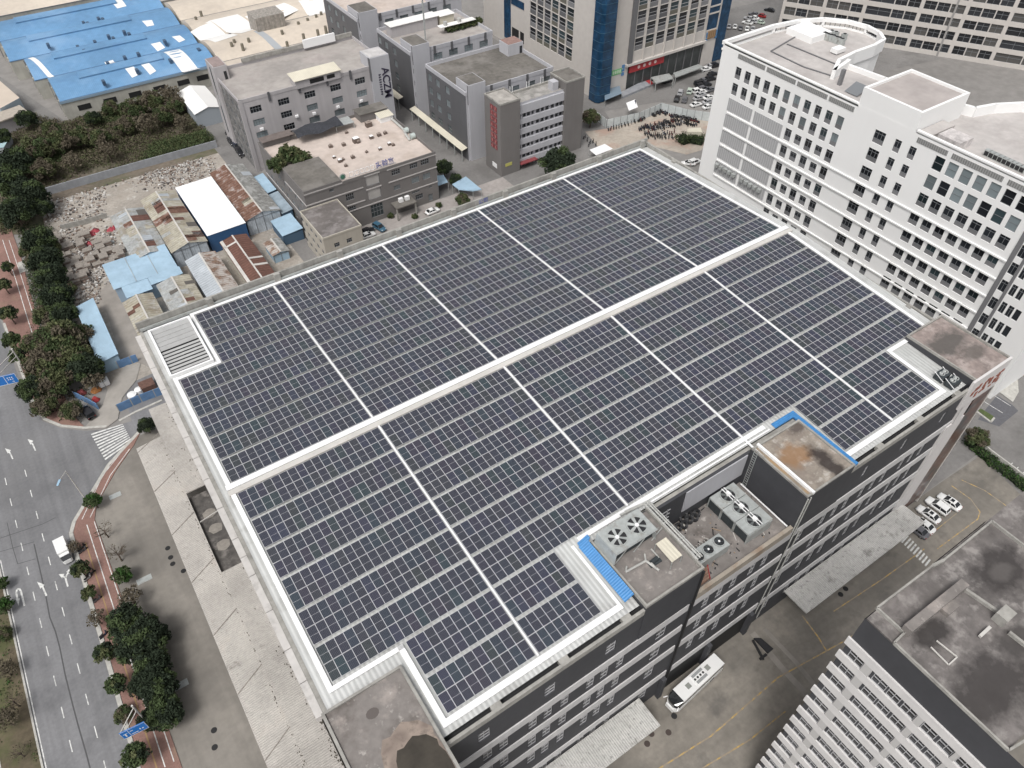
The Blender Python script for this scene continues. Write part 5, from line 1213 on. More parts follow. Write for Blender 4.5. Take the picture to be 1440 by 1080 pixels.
# --- big grey works building with the white corner stair, and its near twin rows behind
def works(name, label, x0, x1, y0, y1, h, tower, roofm, rows, xs, ys):
    t = thing(name, label, 'factory building', ((x0+x1)/2,(y0+y1)/2,0)); w_ = Windows(t,0.25)
    for z in rows:
        for x in xs: w_.add('Y',y0,-1,x,x+3.4,z,z+2.2,S3,PW_)
        for y in ys: w_.add('X',x0,-1,y,y+2.4,z,z+2.2,S3,PW_ if z > 9 else (M_WFRAME,M_GLASSG,M_MGREY))
    b = MB(); facade(b,'X',x0,-1,y0,y1,0,h,w_.holes.get(('X',x0),[]),0.25,1); facade(b,'Y',y0,-1,x0,x1,0,h,w_.holes.get(('Y',y0),[]),0.25,0)
    b.face([(x1,y0,0),(x1,y1,0),(x1,y1,h),(x1,y0,h)],0); b.face([(x0,y1,0),(x1,y1,0),(x1,y1,h),(x0,y1,h)],0)
    b.build('wall', [M_LGREY, M_MGREY], t); w_.finish()
    deck(t,x0+0.2,x1-0.2,y0+0.2,y1-0.2,h-0.6,roofm); rim(t,x0-0.1,x1+0.1,y0-0.1,y1+0.1,h-0.7,1.2,0.35,M_LGREY)
    tx0,tx1,ty0,ty1,tz = tower
    b = MB(); b.box(tx0,tx1,ty0,ty1,0,tz); b.build('stair_tower', M_LGREY, t); deck(t,tx0+0.3,tx1-0.3,ty0+0.3,ty1-0.3,tz+0.1,M_ROOFD,'stair_tower_roof')
    b = MB()
    for z in range(3,int(tz)-2,4): b.box(tx0-0.04,tx0-0.003,ty0+0.6,ty0+1.5,z,z+1.6)
    b.build('stair_window', M_GLASS, t)
    b = MB(); b.box(tx0-0.12,tx0-0.003,ty0+0.3,ty0+0.55,tz-6,tz); b.build('dark_strip', M_MGREY, t)
    x = x0+9
    while x < x1-2: b = MB(); b.box(x-0.4,x+0.4,y0-0.3,y0-0.11,h-2.0,h+0.55); b.build('drain_hopper', M_MGREY, t); x += 6.6
    return t
wf = works('stair_corner_works','grey works block with a dark roof and white corner stair, behind the red sign',108.5,140.6,187.2,211.5,21.8,(109.2,115.2,186.6,193.8,24.3),M_ROOFD,(17.6,13.4,9.2,5.0),(118.5,124.5,130.5,136.2),(197,203,208))
b = MB(); b.box(134.6,140.4,203.5,208.8,21.2,24.8); b.build('roof_cabin', M_LGREY, wf); deck(wf,134.8,140.2,203.7,208.6,24.9,mat('brick_roof',(0.25,0.16,0.14),0.9,fine=(1,0.2)),'cabin_roof'); b = MB(); b.box(139.0,140.0,203.44,203.497,21.3,23.6); b.build('cabin_door', M_GLASS, wf)
wi = works('plant_roof_works','grey works block with white sheds and a planted strip on its roof',109.0,140.8,222.6,246.5,21.6,(109.6,115.8,221.8,230.2,24.0),M_ROOFG,(17.4,13.2,9.0,4.8),(117.5,123.5,129.5,135.5),(233,239,244))
b = MB(); b.box(110.8,128.6,238.6,242.6,21.0,24.6); b.build('roof_shed', M_OFFW, wi); b = MB(); b.box(110.3,129.0,238.2,243.0,24.6,24.75); b.build('shed_roof', M_WHITER, wi)
b = MB(); b.box(129.6,135.0,238.4,242.6,21.0,24.2); b.build('roof_shed', M_CREAM, wi); b = MB(); b.box(129.3,135.4,238.0,243.0,24.2,24.35); b.build('shed_roof', M_WHITER, wi)
b = MB(); b.box(125.5,139.5,231.0,233.6,23.4,23.55); b.build('white_canopy', M_WHITER, wi)
b = MB(); b.bar((119.2,230.6,21),(119.2,230.6,34),0.4); b.build('mast', M_STEEL, wi)
for k in range(2): p = (128.0+5.5*k,232.2,23.56); b = MB(); b.cyl(p,(p[0],p[1],p[2]+1.2),0.7,10); b.build('water_tank', M_PIPE, wi)
wj = works('far_grey_works','farthest grey works block with a screed roof at the top edge of the photo',107.2,150,258.5,288,21.6,(107.8,115.0,257.6,267.0,24.0),M_ROOFP,(17.4,13.2,9.0,4.8),(118,124,130,136,142),(270,276,282))
for k,(x,y) in enumerate(((137,259.0),(141.5,262))):
    b = MB(); b.box(x,x+4.0,y,y+4.0,21.0,25.5); b.build('roof_cabin', M_LGREY, wj)
# --- block with the red sign
rb = thing('red_sign_block', 'grey block with white balcony bands between two taupe towers, red squares up its left side', 'building', (127,178,0))
b = MB(); b.box(111.7,118.6,173.2,181.8,0,22.8); b.build('left_tower', M_TAUPE, rb); b = MB(); b.box(135.6,142.6,173.6,181.8,0,23.2); b.build('right_tower', M_TAUPE, rb)
rim(rb,111.6,118.7,173.1,181.9,22.801,0.5,0.3,M_CONC); rim(rb,135.5,142.7,173.5,181.9,23.201,0.5,0.3,M_CONC)
deck(rb,112,118.3,173.5,181.5,23.0,mat('pale_dirty_roof',(0.33,0.31,0.285),0.9,blotch=(0.5,0.3)),'tower_roof'); deck(rb,135.9,142.3,173.9,181.5,23.4,M_ROOFD,'tower_roof')
w_ = Windows(rb,0.5)
for k in range(6):
    z = 17.3-3.3*k
    for x in (118.7,120.6,122.2,123.9,125.6,127.3,129.0,131.0,132.8,134.3): w_.add('Y',174.9,-1,x,x+(1.35 if x not in (123.9,) else 0.9),z-1.3,z+0.25,(0.08,2,(),0.0),DW)
b = MB(); facade(b,'Y',174.9,-1,118.61,135.59,0,21.0,w_.holes[('Y',174.9)],0.5); b.face([(118.6,181.6,0),(135.6,181.6,0),(135.6,181.6,21),(118.6,181.6,21)]); b.build('balcony_wall', M_LGREY, rb); w_.finish()
for k in range(6):
    z = 17.7-3.3*k; b = MB(); b.box(118.62,135.58,174.3,174.897,z,z+(1.75 if k else 2.6)); b.build('balcony_band', M_LGREY, rb)
deck(rb,118.62,135.58,174.95,181.6,20.6,mat('patchy_roof',(0.25,0.24,0.225),0.9,blotch=(0.3,0.3),stain=(0.4,0.57,(0.42,0.40,0.38),0.6)))
b = MB(); b.box(118.62,135.58,181.3,181.9,20.6,21.3); b.build('rear_parapet', M_CONC, rb)
b = MB()
for x in (120.5,121.3,126.6,127.4,131.8,132.6): b.bar((x,181.4,21),(x,181.4,23.2),0.16)
b.build('roof_pipe', M_SIGNW, rb)
b = MB(); b.box(132.5,134.6,176.2,178.6,20.61,23.2); b.build('roof_hut', M_LGREY, rb)
b = MB(); rl = random.Random(3)
for k in range(8):
    z = 21.5-1.72*k
    for y in (175.1,177.0):
        b.box(111.58,111.69,y,y+1.6,z-1.35,z)
rs_ = b.build('sign_square', mat('dull_sign_red',(0.20,0.045,0.05),0.8,fine=(1,0.2)), rb); b = MB()
for k in range(8):
    z = 21.5-1.72*k
    for y in (175.1,177.0):
        for j in range(4):
            if rl.random() < 0.8: b.box(111.53,111.577,y+0.2+rl.uniform(0,0.5),y+0.9+rl.uniform(0,0.5),z-0.35-0.27*j,z-0.22-0.27*j)
        b.box(111.535,111.576,y+0.7,y+0.84,z-1.2,z-0.15)
b.build('sign_strokes', mat('pale_pink_strokes',(0.40,0.17,0.16),0.8), rs_)
b = MB(); b.box(113.2,115.6,173.08,173.19,3.0,4.0); b.build('yellow_notice', M_YELLOW, rb); b = MB(); b.box(111.58,111.69,175.6,178.0,1.8,3.2); b.build('white_notice', M_SIGNW, rb)
b = MB(); b.box(118.7,125.0,172.6,174.29,2.0,2.25); b.build('red_awning', M_REDF, rb)
# lean-to canopy along the lane
lc = thing('lane_canopy', 'long narrow cream canopy along the grey works wall on the lane', 'canopy', (107,205,0))
b = MB(); b.face([(106.4,187.5,3.9),(108.45,187.5,4.4),(108.45,222,4.4),(106.4,222,3.9)]); b.face([(106.4,187.5,3.7),(106.4,222,3.7),(106.4,222,3.9),(106.4,187.5,3.9)]); b.build('sheet', M_CREAM, lc)
for k in range(8):
    b = MB(); b.bar((106.6,188+4.7*k,0),(106.6,188+4.7*k,3.8),0.25); b.build('post', M_STEEL, lc)
lc2 = dup(lc,(107,239,0),0.0,'short far stretch of cream lane canopy beyond the first one'); lc2.scale = (1,0.5,1)
# =============================================================== banded tower in the bottom corner
bt = thing('banded_tower', 'dark tower with white balcony bands and a black-stained flat roof in the bottom right corner', 'tower block', (58,2,0))
CZ0 = 52.0; k_ = (121.6-54)/(121.6-CZ0)
def cp(u,v,z=CZ0): return P(u,v,z)
w_ = Windows(bt,0.1)
x0 = 46.3; floors = [CZ0-5.5-3.1*k for k in range(16)]
XW = P(1256.7,905,CZ0)[0]; YA = P(1232.5,856,CZ0)[1]; YB = P(1256.7,905,CZ0)[1]
lowy = -14.0
def band(ya, yb, x_, z0, z1, out): 
    b = MB(); b.box(x_-out, x_-0.003, ya, yb, z0, z1); b.build('balcony_band', mat('balcony_white',(0.60,0.585,0.575),0.8,blotch=(0.3,0.06),streak=(0.5,0.12)), bt)
for i, z in enumerate(floors):
    y = YB+3.1
    for ya, yb in ((YB+0.9,YB+2.6),(YB-3.6,YB-2.2),(YB-2.0,YB-0.4),(YB-5.4,YB-3.9),(YB-9.5,YB-8.0),(YB-7.7,YB-6.2),(YB-11.5,YB-10.0),(YB-14.5,YB-12.8)):
        w_.add('X',XW,-1,ya,yb,z-2.02,z-0.32,(0.07,2,(0.5,),0.0),(M_WFRAMEW,M_GLASS,M_WFRAME))
w_.depth = 0.1
b = MB(); facade(b,'X',XW,-1,lowy-8,YA,0,CZ0-0.2,w_.holes[('X',XW)],0.1); XR = P(1394,734,CZ0)[0]
b.face([(XW,YA,0),(XR,YA,0),(XR,YA,CZ0-0.2),(XW,YA,CZ0-0.2)]); b.build('wall', M_DARK, bt); w_.finish()
for i, z in enumerate(floors): band(lowy-8, YA+0.25, XW, z-0.28, z+1.08, 0.22)
b = MB()
for i, z in enumerate(floors):
    for ya, yb in ((YB-0.1,YB+0.85),(YB-6.15,YB-5.45),(YB-9.98,YB-9.55)):
        b = MB(); b.box(XW-0.2,XW-0.004,ya,yb,z-2.05,z-0.31); b.build('balcony_pier', mat('pale_pier',(0.46,0.45,0.44),0.8), bt)
yr = P(1417.5,1056,CZ0)[1]
b = MB(); b.box(XW+0.1, XR+14, yr, YA-0.1, CZ0-0.6, CZ0-0.1); b.build('roof', M_FLATB, bt)
# parapets
def prail(p, q, w=0.2, z0=CZ0-0.1, h=0.4, m=None):
    b = MB(); b.bar((p[0],p[1],z0+h/2),(q[0],q[1],z0+h/2),w,h); b.build('parapet', m or M_CONC, bt)
A_ = cp(1232.5,856); B2 = cp(1271,891); C2 = cp(1256.7,905); D2 = cp(1417.5,1056)
E2 = cp(1394,734); F2 = cp(1326,789); G2 = cp(1310,797); H2 = cp(1351,826)
prail(A_,B2); prail(B2,C2); prail(C2,D2); prail(A_,G2); prail(G2,F2,0.3); prail(F2,E2); prail(E2,cp(1500,815)); prail(D2,cp(1460,1030))
b = MB(); b.bar((B2[0],B2[1],CZ0+0.5),(H2[0],H2[1],CZ0+0.5),0.9,1.3); b.build('roof_wall', M_FLAT, bt)
prail(H2,cp(1405,863),0.3); prail(cp(1418,890),cp(1450,915),0.3)
b = MB(); c = cp(1408,870); b.box(c[0]-0.8,c[0]+0.8,c[1]-0.6,c[1]+0.6,CZ0-0.1,CZ0+1.2); b.build('roof_pump_box', M_CONC, bt)
b = MB(); b.bar(cp(1378,895,CZ0+0.3),cp(1392,882,CZ0+0.3),0.3); b.build('roof_beam', M_TRIM2, bt)
b = MB(); 
for l in (((1309,910),(1334,935)),((1334,935),(1346,924)),((1346,924),(1317,901))): b.bar(cp(*l[0],CZ0+0.1),cp(*l[1],CZ0+0.1),0.12)
b.build('roof_outline', M_TRIM2, bt)
b = MB(); c = cp(1332,855); b.box(c[0]-0.9,c[0]+0.9,c[1]-0.6,c[1]+0.6,CZ0-0.09,CZ0+0.5); b.build('roof_hatch', M_FLAT, bt)
# two blue characters on the factory's rear parapet
text('parapet_lettering', '公司', 1.15, (P(675,279,38.6)[0], 112.54, 38.62), (1,0,0), (0,0,1), M_INKB, fac, 0.03)
# =============================================================== sheds, works roofs and yards on the left
rgp = random.Random(14); PATCHM = [M_RUST2, M_ASBES, M_ASBES2, M_RUST, mat('silver_sheet',(0.40,0.43,0.46),0.6,rib=('Y',0.9,0.05,0.25),blotch=(0.3,0.2)), mat('dark_sheet',(0.11,0.10,0.09),0.9,rib=('Y',0.5,0.04,0.2))]
def gable(name, label, cat, x0, x1, y0, y1, eave, ridge, m_l, m_r, m_w, patch=0):
    t = thing(name, label, cat, ((x0+x1)/2,(y0+y1)/2,0)); xm = (x0+x1)/2; o = 0.35
    b = MB(); b.face([(x0-o,y0-o,eave),(xm,y0-o,ridge),(xm,y1+o,ridge),(x0-o,y1+o,eave)]); b.build('roof_left', m_l, t)
    b = MB(); b.face([(x1+o,y0-o,eave),(xm,y0-o,ridge),(xm,y1+o,ridge),(x1+o,y1+o,eave)]); b.build('roof_right', m_r, t)
    b = MB(); b.bar((xm,y0-o,ridge+0.04),(xm,y1+o,ridge+0.04),0.4,0.1); b.build('ridge_strip', M_TRIM2, t)
    if patch:
        for k in range(patch):
            sd = rgp.choice((-1,1)); n_ = rgp.choice((1,1,2,3)); ya = y0+rgp.uniform(0,(y1-y0)-2.4); yb = min(y1,ya+0.9*n_+0.6); f0 = rgp.choice((0.0,0.45)); f1 = rgp.choice((0.5,0.98)) if f0 == 0 else 0.98
            def rp(f,y): xe = x0-o if sd < 0 else x1+o; return (xe+(xm-xe)*f, y, eave+(ridge-eave)*f+0.05)
            b = MB(); b.face([rp(f0,ya),rp(f1,ya),rp(f1,yb),rp(f0,yb)]); b.build('roof_sheet', rgp.choice(PATCHM), t)
    b = MB()
    for y in (y0,y1): b.face([(x0,y,0),(x1,y,0),(x1,y,eave-0.05),(xm,y,ridge-0.1),(x0,y,eave-0.05)])
    for x in (x0,x1): b.face([(x,y0,0),(x,y1,0),(x,y1,eave-0.05),(x,y0,eave-0.05)])
    b.build('wall', m_w, t)
    b = MB(); n = max(2,int((x1-x0)/2.2))
    for k in range(n+1):
        x = x0+(x1-x0)*k/n; zt = eave+(ridge-eave)*(1-abs(x-xm)/((x1-x0)/2)); b.bar((x,y0-0.06,0),(x,y0-0.06,zt-0.1),0.12)
    b.bar((x0,y0-0.08,eave-0.2),(x1,y0-0.08,eave-0.2),0.12)
    b.build('frame', M_WFRAME, t)
    return t
M_POLY = mat('pale_polycarbonate', (0.42,0.46,0.50), 0.6, blotch=(0.5,0.2), fine=(1.2,0.15), rib=('X',0.6,0.03,0.1))
def rect(ox,oy,s,pts,z):
    q = PX(ox,oy,s,pts,z); return min(p[0] for p in q), max(p[0] for p in q), min(p[1] for p in q), max(p[1] for p in q)
s = 4.645
wshed = thing('white_roof_shed', 'shed with a clean white flat-pitched roof and a deep blue front fascia', 'shed', (30.5,200,0))
b = MB(); b.face([(25.0,184.2,5.7),(35.7,184.2,5.9),(35.7,213.3,5.9),(25.0,213.3,5.7)]); b.face([(25.0,184.2,5.66),(35.7,184.2,5.86),(35.7,213.3,5.86),(25.0,213.3,5.66)]); b.build('roof', M_WSHED, wshed)
b = MB(); b.box(25.1,35.6,184.3,213.2,0,5.6); b.build('wall', mat('deep_blue_sheet',(0.03,0.085,0.19),0.6,fine=(1,0.1)), wshed)
gable('rusty_roof_shed','shed right of the white roof with one rusted slope and one rubbly grey slope','shed',36.4,46.0,186.5,216.5,5.0,6.4,M_RUST,M_RUBBLE,M_POLY,5)
gable('long_patchwork_shed','long patchwork shed with ochre and brown sheets left of the white roof','shed',15.2,24.2,183.0,212.5,5.2,6.6,M_ASBES2,M_ASBES2,M_POLY,16)
gable('small_pale_shed','pale weathered shed beside the red heap in the sandy plot','shed',6.0,14.5,186.5,210.5,4.2,5.3,M_ASBES,M_ASBES,M_LBLUE,11)
brs = gable('brown_roof_shed','shed with dark brown ribbed roof split by white strips, nearest the factory court','shed',27.4,34.2,157.5,181.5,4.2,5.1,M_RUST2,M_RUST2,mat('cream_edge',(0.5,0.47,0.40),0.8))
gable('patchy_rust_shed','narrow shed with a pale left slope and a patchy rusted right slope','shed',17.2,24.6,153,178.5,4.2,5.2,mat('silver_sheet',(0.40,0.43,0.46),0.6,rib=('Y',0.9,0.05,0.25),blotch=(0.3,0.2)),M_RUSTW,M_POLY)
gable('ochre_roof_shed','ochre sheet-roofed shed with pale blue sides next to the dirt track','shed',-0.6,6.0,148,170.5,4.0,5.0,M_ASBES2,M_ASBES2,M_LBLUE,8)
gable('grey_ochre_shed','greyish ochre shed between the pale blue roof and the patchy rusted shed','shed',8.2,15.8,151,172.6,4.2,5.1,M_ASBES,M_ASBES2,M_LBLUE,8)
for (xa,xb,ya,yb) in ((27.2,28.0,157.2,181.8),(31.0,34.5,165.5,166.4),(31.0,34.5,169.0,169.8),(27.4,30.7,178.0,178.7)):
    b = MB(); zf = lambda x: 4.2+0.9*(1-abs(x-30.8)/3.75)+0.07; b.face([(xa,ya,zf(xa)),(xb,ya,zf(xb)),(xb,yb,zf(xb)),(xa,yb,zf(xa))]); b.build('pale_strip', M_TRIM2, brs)
bl = thing('blue_roof_store', 'low store with an L-shaped faded pale blue roof in the middle of the plot', 'store', (7,180,0))
b = MB(); b.face([(-1.4,176.5,4.5),(14.6,176.5,4.8),(14.6,188.6,4.8),(-1.4,189.0,4.4)]); b.face([(0.4,171.5,4.35),(6.8,171.5,4.45),(6.8,176.6,4.55),(0.4,176.6,4.45)]); b.face([(6.9,173.2,4.5),(14.9,173.2,4.7),(14.9,176.6,4.85),(6.9,176.6,4.6)]); b.build('roof', M_LBLUE, bl)
b = MB(); b.box(-1.1,14.3,176.8,188.4,0,4.3); b.box(0.7,14.3,173.6,176.79,0,4.2); b.build('wall', mat('pale_blue_wall',(0.30,0.38,0.46),0.8), bl)
b = MB(); b.bar((4.2,176.5,4.72),(4.2,188.7,4.68),0.12,0.05); b.bar((9.5,176.5,4.8),(9.5,188.7,4.78),0.12,0.05); b.build('seam', M_STEEL, bl)
sb = thing('slim_blue_shed', 'slim shed with a bright pale blue roof between the dirt track and the roadside trees', 'shed', (-8.6,164,0))
b = MB(); b.face([(-10.9,152.2,3.6),(-6.3,152.6,4.1),(-6.4,176.8,4.1),(-10.9,176.2,3.6)]); b.build('roof', M_LBLUE, sb); b = MB(); b.box(-10.6,-6.6,152.8,176,0,3.5); b.build('wall', M_LBLUE, sb)
# lean-tos between sheds and the pink-roof office
for k,(x0,x1,y0,y1,z,m,l) in enumerate(((46.5,49.6,198,209,4.5,M_LBLUE,'pale blue lean-to roof farthest along the office side'),(46.3,49.7,186,197.5,4.2,mat('grey_blue_sheet',(0.25,0.31,0.36),0.7,blotch=(0.4,0.25)),'grey-blue lean-to roof midway along the office side'),(42.5,48.6,176.5,185.5,3.6,M_LBLUE,'wide pale blue lean-to roof nearest the cream wing'))):
    t = thing('lean_to', l, 'lean-to', ((x0+x1)/2,(y0+y1)/2,0)); b = MB(); b.face([(x0,y0,z-0.4),(x1,y0,z),(x1,y1,z),(x0,y1,z-0.4)]); b.build('roof', m, t)
    b = MB(); b.box(x0+0.2,x1-0.2,y0+0.2,y1-0.2,0,z-0.6); b.build('wall', mat('blue_plinth',(0.06,0.11,0.17),0.8), t)
sk = gable('small_rust_kiosk','tiny shed with a rust-patched roof and pale blue edges in the work yard','shed',37.4,41.6,170.5,177.0,2.6,3.2,M_RUSTW,M_RUBBLE,M_LBLUE)
# old walls, sea-container sized stacks and heaps in the plot
st = random.Random(12)
STK = [(78,342),(82,352),(86,361),(91,369),(84,378),(90,389),(96,380),(104,367),(112,374),(100,392),(107,362),(118,382),(95,345),(150,352),(160,362),(170,358),(166,350),(141,348),(76,330),(80,336),(88,347),(93,358),(98,370),(84,368),(90,398),(97,405),(106,395),(114,390),(121,372),(128,366),(135,358),(122,350),(114,345),(138,368),(146,362),(155,370),(163,372),(172,368),(112,335),(118,330),(136,340),(150,340)]
for k,(u,v) in enumerate(STK):
    p = P(u,v,1.0); w2 = st.uniform(0.9,1.6); d2 = st.uniform(0.8,1.5); h2 = st.uniform(0.9,2.0)
    b = MB()
    for j in range(5): b.box(p[0]-w2,p[0]+w2,p[1]-d2,p[1]+d2,0.05+h2*j/5,0.05+h2*(j+0.8)/5,j % 2)
    tag(b.build('timber_stack', [mat('stack_grey',(0.24,0.215,0.19),0.9,fine=(2,0.3)),mat('stack_brown',(0.19,0.135,0.11),0.9,fine=(2,0.3))], None, origin=(p[0],p[1],0)), 'low stack of grey and brown boards in the scrap corner of the plot', 'stack', 'board stacks in the scrap corner')
for k,(u,v) in enumerate(((127,327),(132,322),(146,337),(155,320),(160,318),(125,340))):
    p = P(u,v,0.8); b = MB(); n=10
    pts = [(p[0]+st.uniform(1.0,1.6)*math.cos(2*math.pi*i/n), p[1]+st.uniform(0.8,1.3)*math.sin(2*math.pi*i/n)) for i in range(n)]
    for i in range(n): b.face([(pts[i][0],pts[i][1],0.05),(pts[(i+1)%n][0],pts[(i+1)%n][1],0.05),(p[0],p[1],st.uniform(0.9,1.3))])
    tag(b.build('red_tarp', mat('red_tarpaulin',(0.30,0.045,0.06),0.8,fine=(2,0.3)), None, origin=(p[0],p[1],0)), 'crumpled red tarpaulin heap by the pale weathered shed', 'tarpaulin', 'red tarpaulins by the pale shed')
# rubble
b = MB()
for k in range(3600):
    if k < 1500: u, v = st.gauss(238,34), st.gauss(237,13)
    elif k < 2100: u, v = st.uniform(62,150), st.uniform(262,312)
    elif k < 2900: u, v = st.uniform(76,178), st.uniform(318,400)
    else: u, v = st.uniform(98,142), st.uniform(340,428)
    if not (60 < u < 303 and 212 < v < 430) or v < 283-(u-55)*0.285+4: continue
    if k < 1500 and v > 280-(u-175)*0.33+14: continue
    p = P(u,v,0.1); r = st.uniform(0.08,0.42)*(1.6 if st.random() < 0.06 else 1.0); a = st.uniform(0,3)
    c, s_ = math.cos(a)*r, math.sin(a)*r; h = st.uniform(0.1,0.5)
    b.prism([(p[0]+c,p[1]+s_),(p[0]-s_,p[1]+c),(p[0]-c*0.8,p[1]-s_*0.8),(p[0]+s_,p[1]-c)],0.03,h,st.choice((0,0,0,1,2,2,3)))
stuff(b.build('rubble', [mat('rubble_grey',(0.34,0.32,0.30),0.95),mat('rubble_white',(0.55,0.54,0.52),0.95),mat('rubble_brown',(0.22,0.17,0.14),0.95),mat('rubble_dark',(0.10,0.09,0.085),0.95)]), 'pale rubble and scrap scattered over the sandy plot', 'rubble')
# fences and walls
def wall_run(name, label, cat, pts, h, t, m, post=None, cap=None):
    T = thing(name, label, cat, (pts[0][0],pts[0][1],0)); b = MB(); bp_ = MB(); ncount = 0
    for a, c in zip(pts, pts[1:]):
        d = Vector((c[0]-a[0],c[1]-a[1],0)); L_ = d.length; n_ = Vector((-d.y,d.x,0)).normalized()*t/2
        b.prism([(a[0]-n_.x,a[1]-n_.y),(c[0]-n_.x,c[1]-n_.y),(c[0]+n_.x,c[1]+n_.y),(a[0]+n_.x,a[1]+n_.y)],0,h)
        if post:
            k = 0.0
            while k < L_:
                q = (a[0]+d.x*k/L_, a[1]+d.y*k/L_); pb = MB(); pb.box(q[0]-0.09,q[0]+0.09,q[1]-0.09,q[1]+0.09,0,h+0.06)
                if ncount < 95: pb.build('post', cap or M_CONC, T); ncount += 1
                k += post
    b.build('panel', m, T); return T
wall_run('boundary_wall','long grey boundary wall between the scrubland and the sandy plot','wall',[P(55,278,0),P(180,242,0),P(306,207,0)],2.4,0.3,M_WALLG,5.0)
wall_run('low_yard_wall','low stained wall across the sandy plot behind the board stacks','wall',[P(88,323,0),P(122,315,0),P(152,306,0)],1.6,0.25,M_CONC,6.0)
gt = thing('blue_gate_panel','small bright blue sheet panel at the left end of the grey boundary wall','gate',P(51,285,0)); q = P(51,285,0); b = MB(); b.face([(q[0]-1.5,q[1]-3,2.6),(q[0]+1.8,q[1]-3,2.6),(q[0]+1.4,q[1]+3,3.0),(q[0]-1.9,q[1]+3,3.0)]); b.build('sheet', M_BHOARD, gt); b = MB(); 
for dx in (-1.4,1.4):
    for dy in (-2.8,2.8): b.bar((q[0]+dx,q[1]+dy,0),(q[0]+dx,q[1]+dy,2.6),0.12)
b.build('post', M_STEEL, gt)
wall_run('white_hoarding','long pale panelled hoarding curving round the scooter yard','fence',PX(800,80,6.545,[(255,585),(345,655),(640,590),(845,500),(1080,560),(1290,590)],0),3.0,0.12,M_HOARD,2.6,M_WFRAME)
wall_run('blue_hoarding','blue hoarding with a low kerb beside the zebra crossing','fence',[P(168,579,0),P(200,565,0),P(233,553,0)],2.2,0.15,M_BHOARD,3.0)
wall_run('blue_hoarding','short leaning blue hoarding beside the parked black car','fence',[P(107,559,0),P(124,567,0),P(140,576,0)],2.0,0.15,M_BHOARD,2.5)
wall_run('blue_hoarding','blue gate hoarding across the end of the dirt track','fence',[P(168,518,0),P(195,508,0)],2.2,0.15,M_BHOARD,3.0)
# bits beside the drive
for k,(u,v,m,l,r) in enumerate(((146,538,M_SIGNW,'white double crate beside the orange tarpaulin',1.1),(134,547,mat('orange_tarp',(0.30,0.13,0.04),0.8),'orange tarpaulin bundle between the crate and the red tarpaulins',1.2),(113,552,M_REDF,'dark red tarpaulin heap beneath the roadside tree',1.1),(133,561,M_RED,'bright red tarpaulin heap by the leaning blue hoarding',1.1),(207,542,mat('rust_box',(0.12,0.065,0.05),0.9,fine=(2,0.3)),'rusty open container beside the factory corner',1.6))):
    p = P(u,v,0.6); b = MB()
    if k in (0,): b.box(p[0]-r,p[0]-0.05,p[1]-0.9,p[1]+0.9,0.17,1.5); b.box(p[0]+0.05,p[0]+r,p[1]-0.9,p[1]+0.9,0.17,1.4)
    elif k == 4: b.box(p[0]-r,p[0]+r,p[1]-r*0.8,p[1]+r*0.8,0.05,1.3)
    else:
        n = 9; pts = [(p[0]+r*st.uniform(.8,1.2)*math.cos(2*math.pi*i/n), p[1]+r*st.uniform(.7,1.0)*math.sin(2*math.pi*i/n)) for i in range(n)]
        mid = [((a+p[0])/2+st.uniform(-.2,.2),(c+p[1])/2+st.uniform(-.2,.2),st.uniform(0.8,1.2)) for a,c in pts]
        for i in range(n): j=(i+1)%n; b.face([(*pts[i],0.1),(*pts[j],0.1),mid[j],mid[i]]); b.face([mid[i],mid[j],(p[0],p[1],1.15)])
    tag(b.build(['crate','tarpaulin','tarpaulin','tarpaulin','container'][k], m, None, origin=(p[0],p[1],0)), l, ['crate','tarpaulin','tarpaulin','tarpaulin','container'][k])
for k,(u,v,r,l) in enumerate(((186,556,1.0,'round white tank nearer the blue hoarding'),(195,549,0.85,'round white tank nearer the rusty container'))):
    p = P(u,v,0.8); b = MB(); b.cyl((p[0],p[1],0.05),(p[0],p[1],1.2),r,16); b.cyl((p[0],p[1],1.2),(p[0],p[1],1.45),r*0.9,16,0,r*0.25); tag(b.build('water_tank', M_SIGNW, None, origin=(p[0],p[1],0)), l, 'tank')
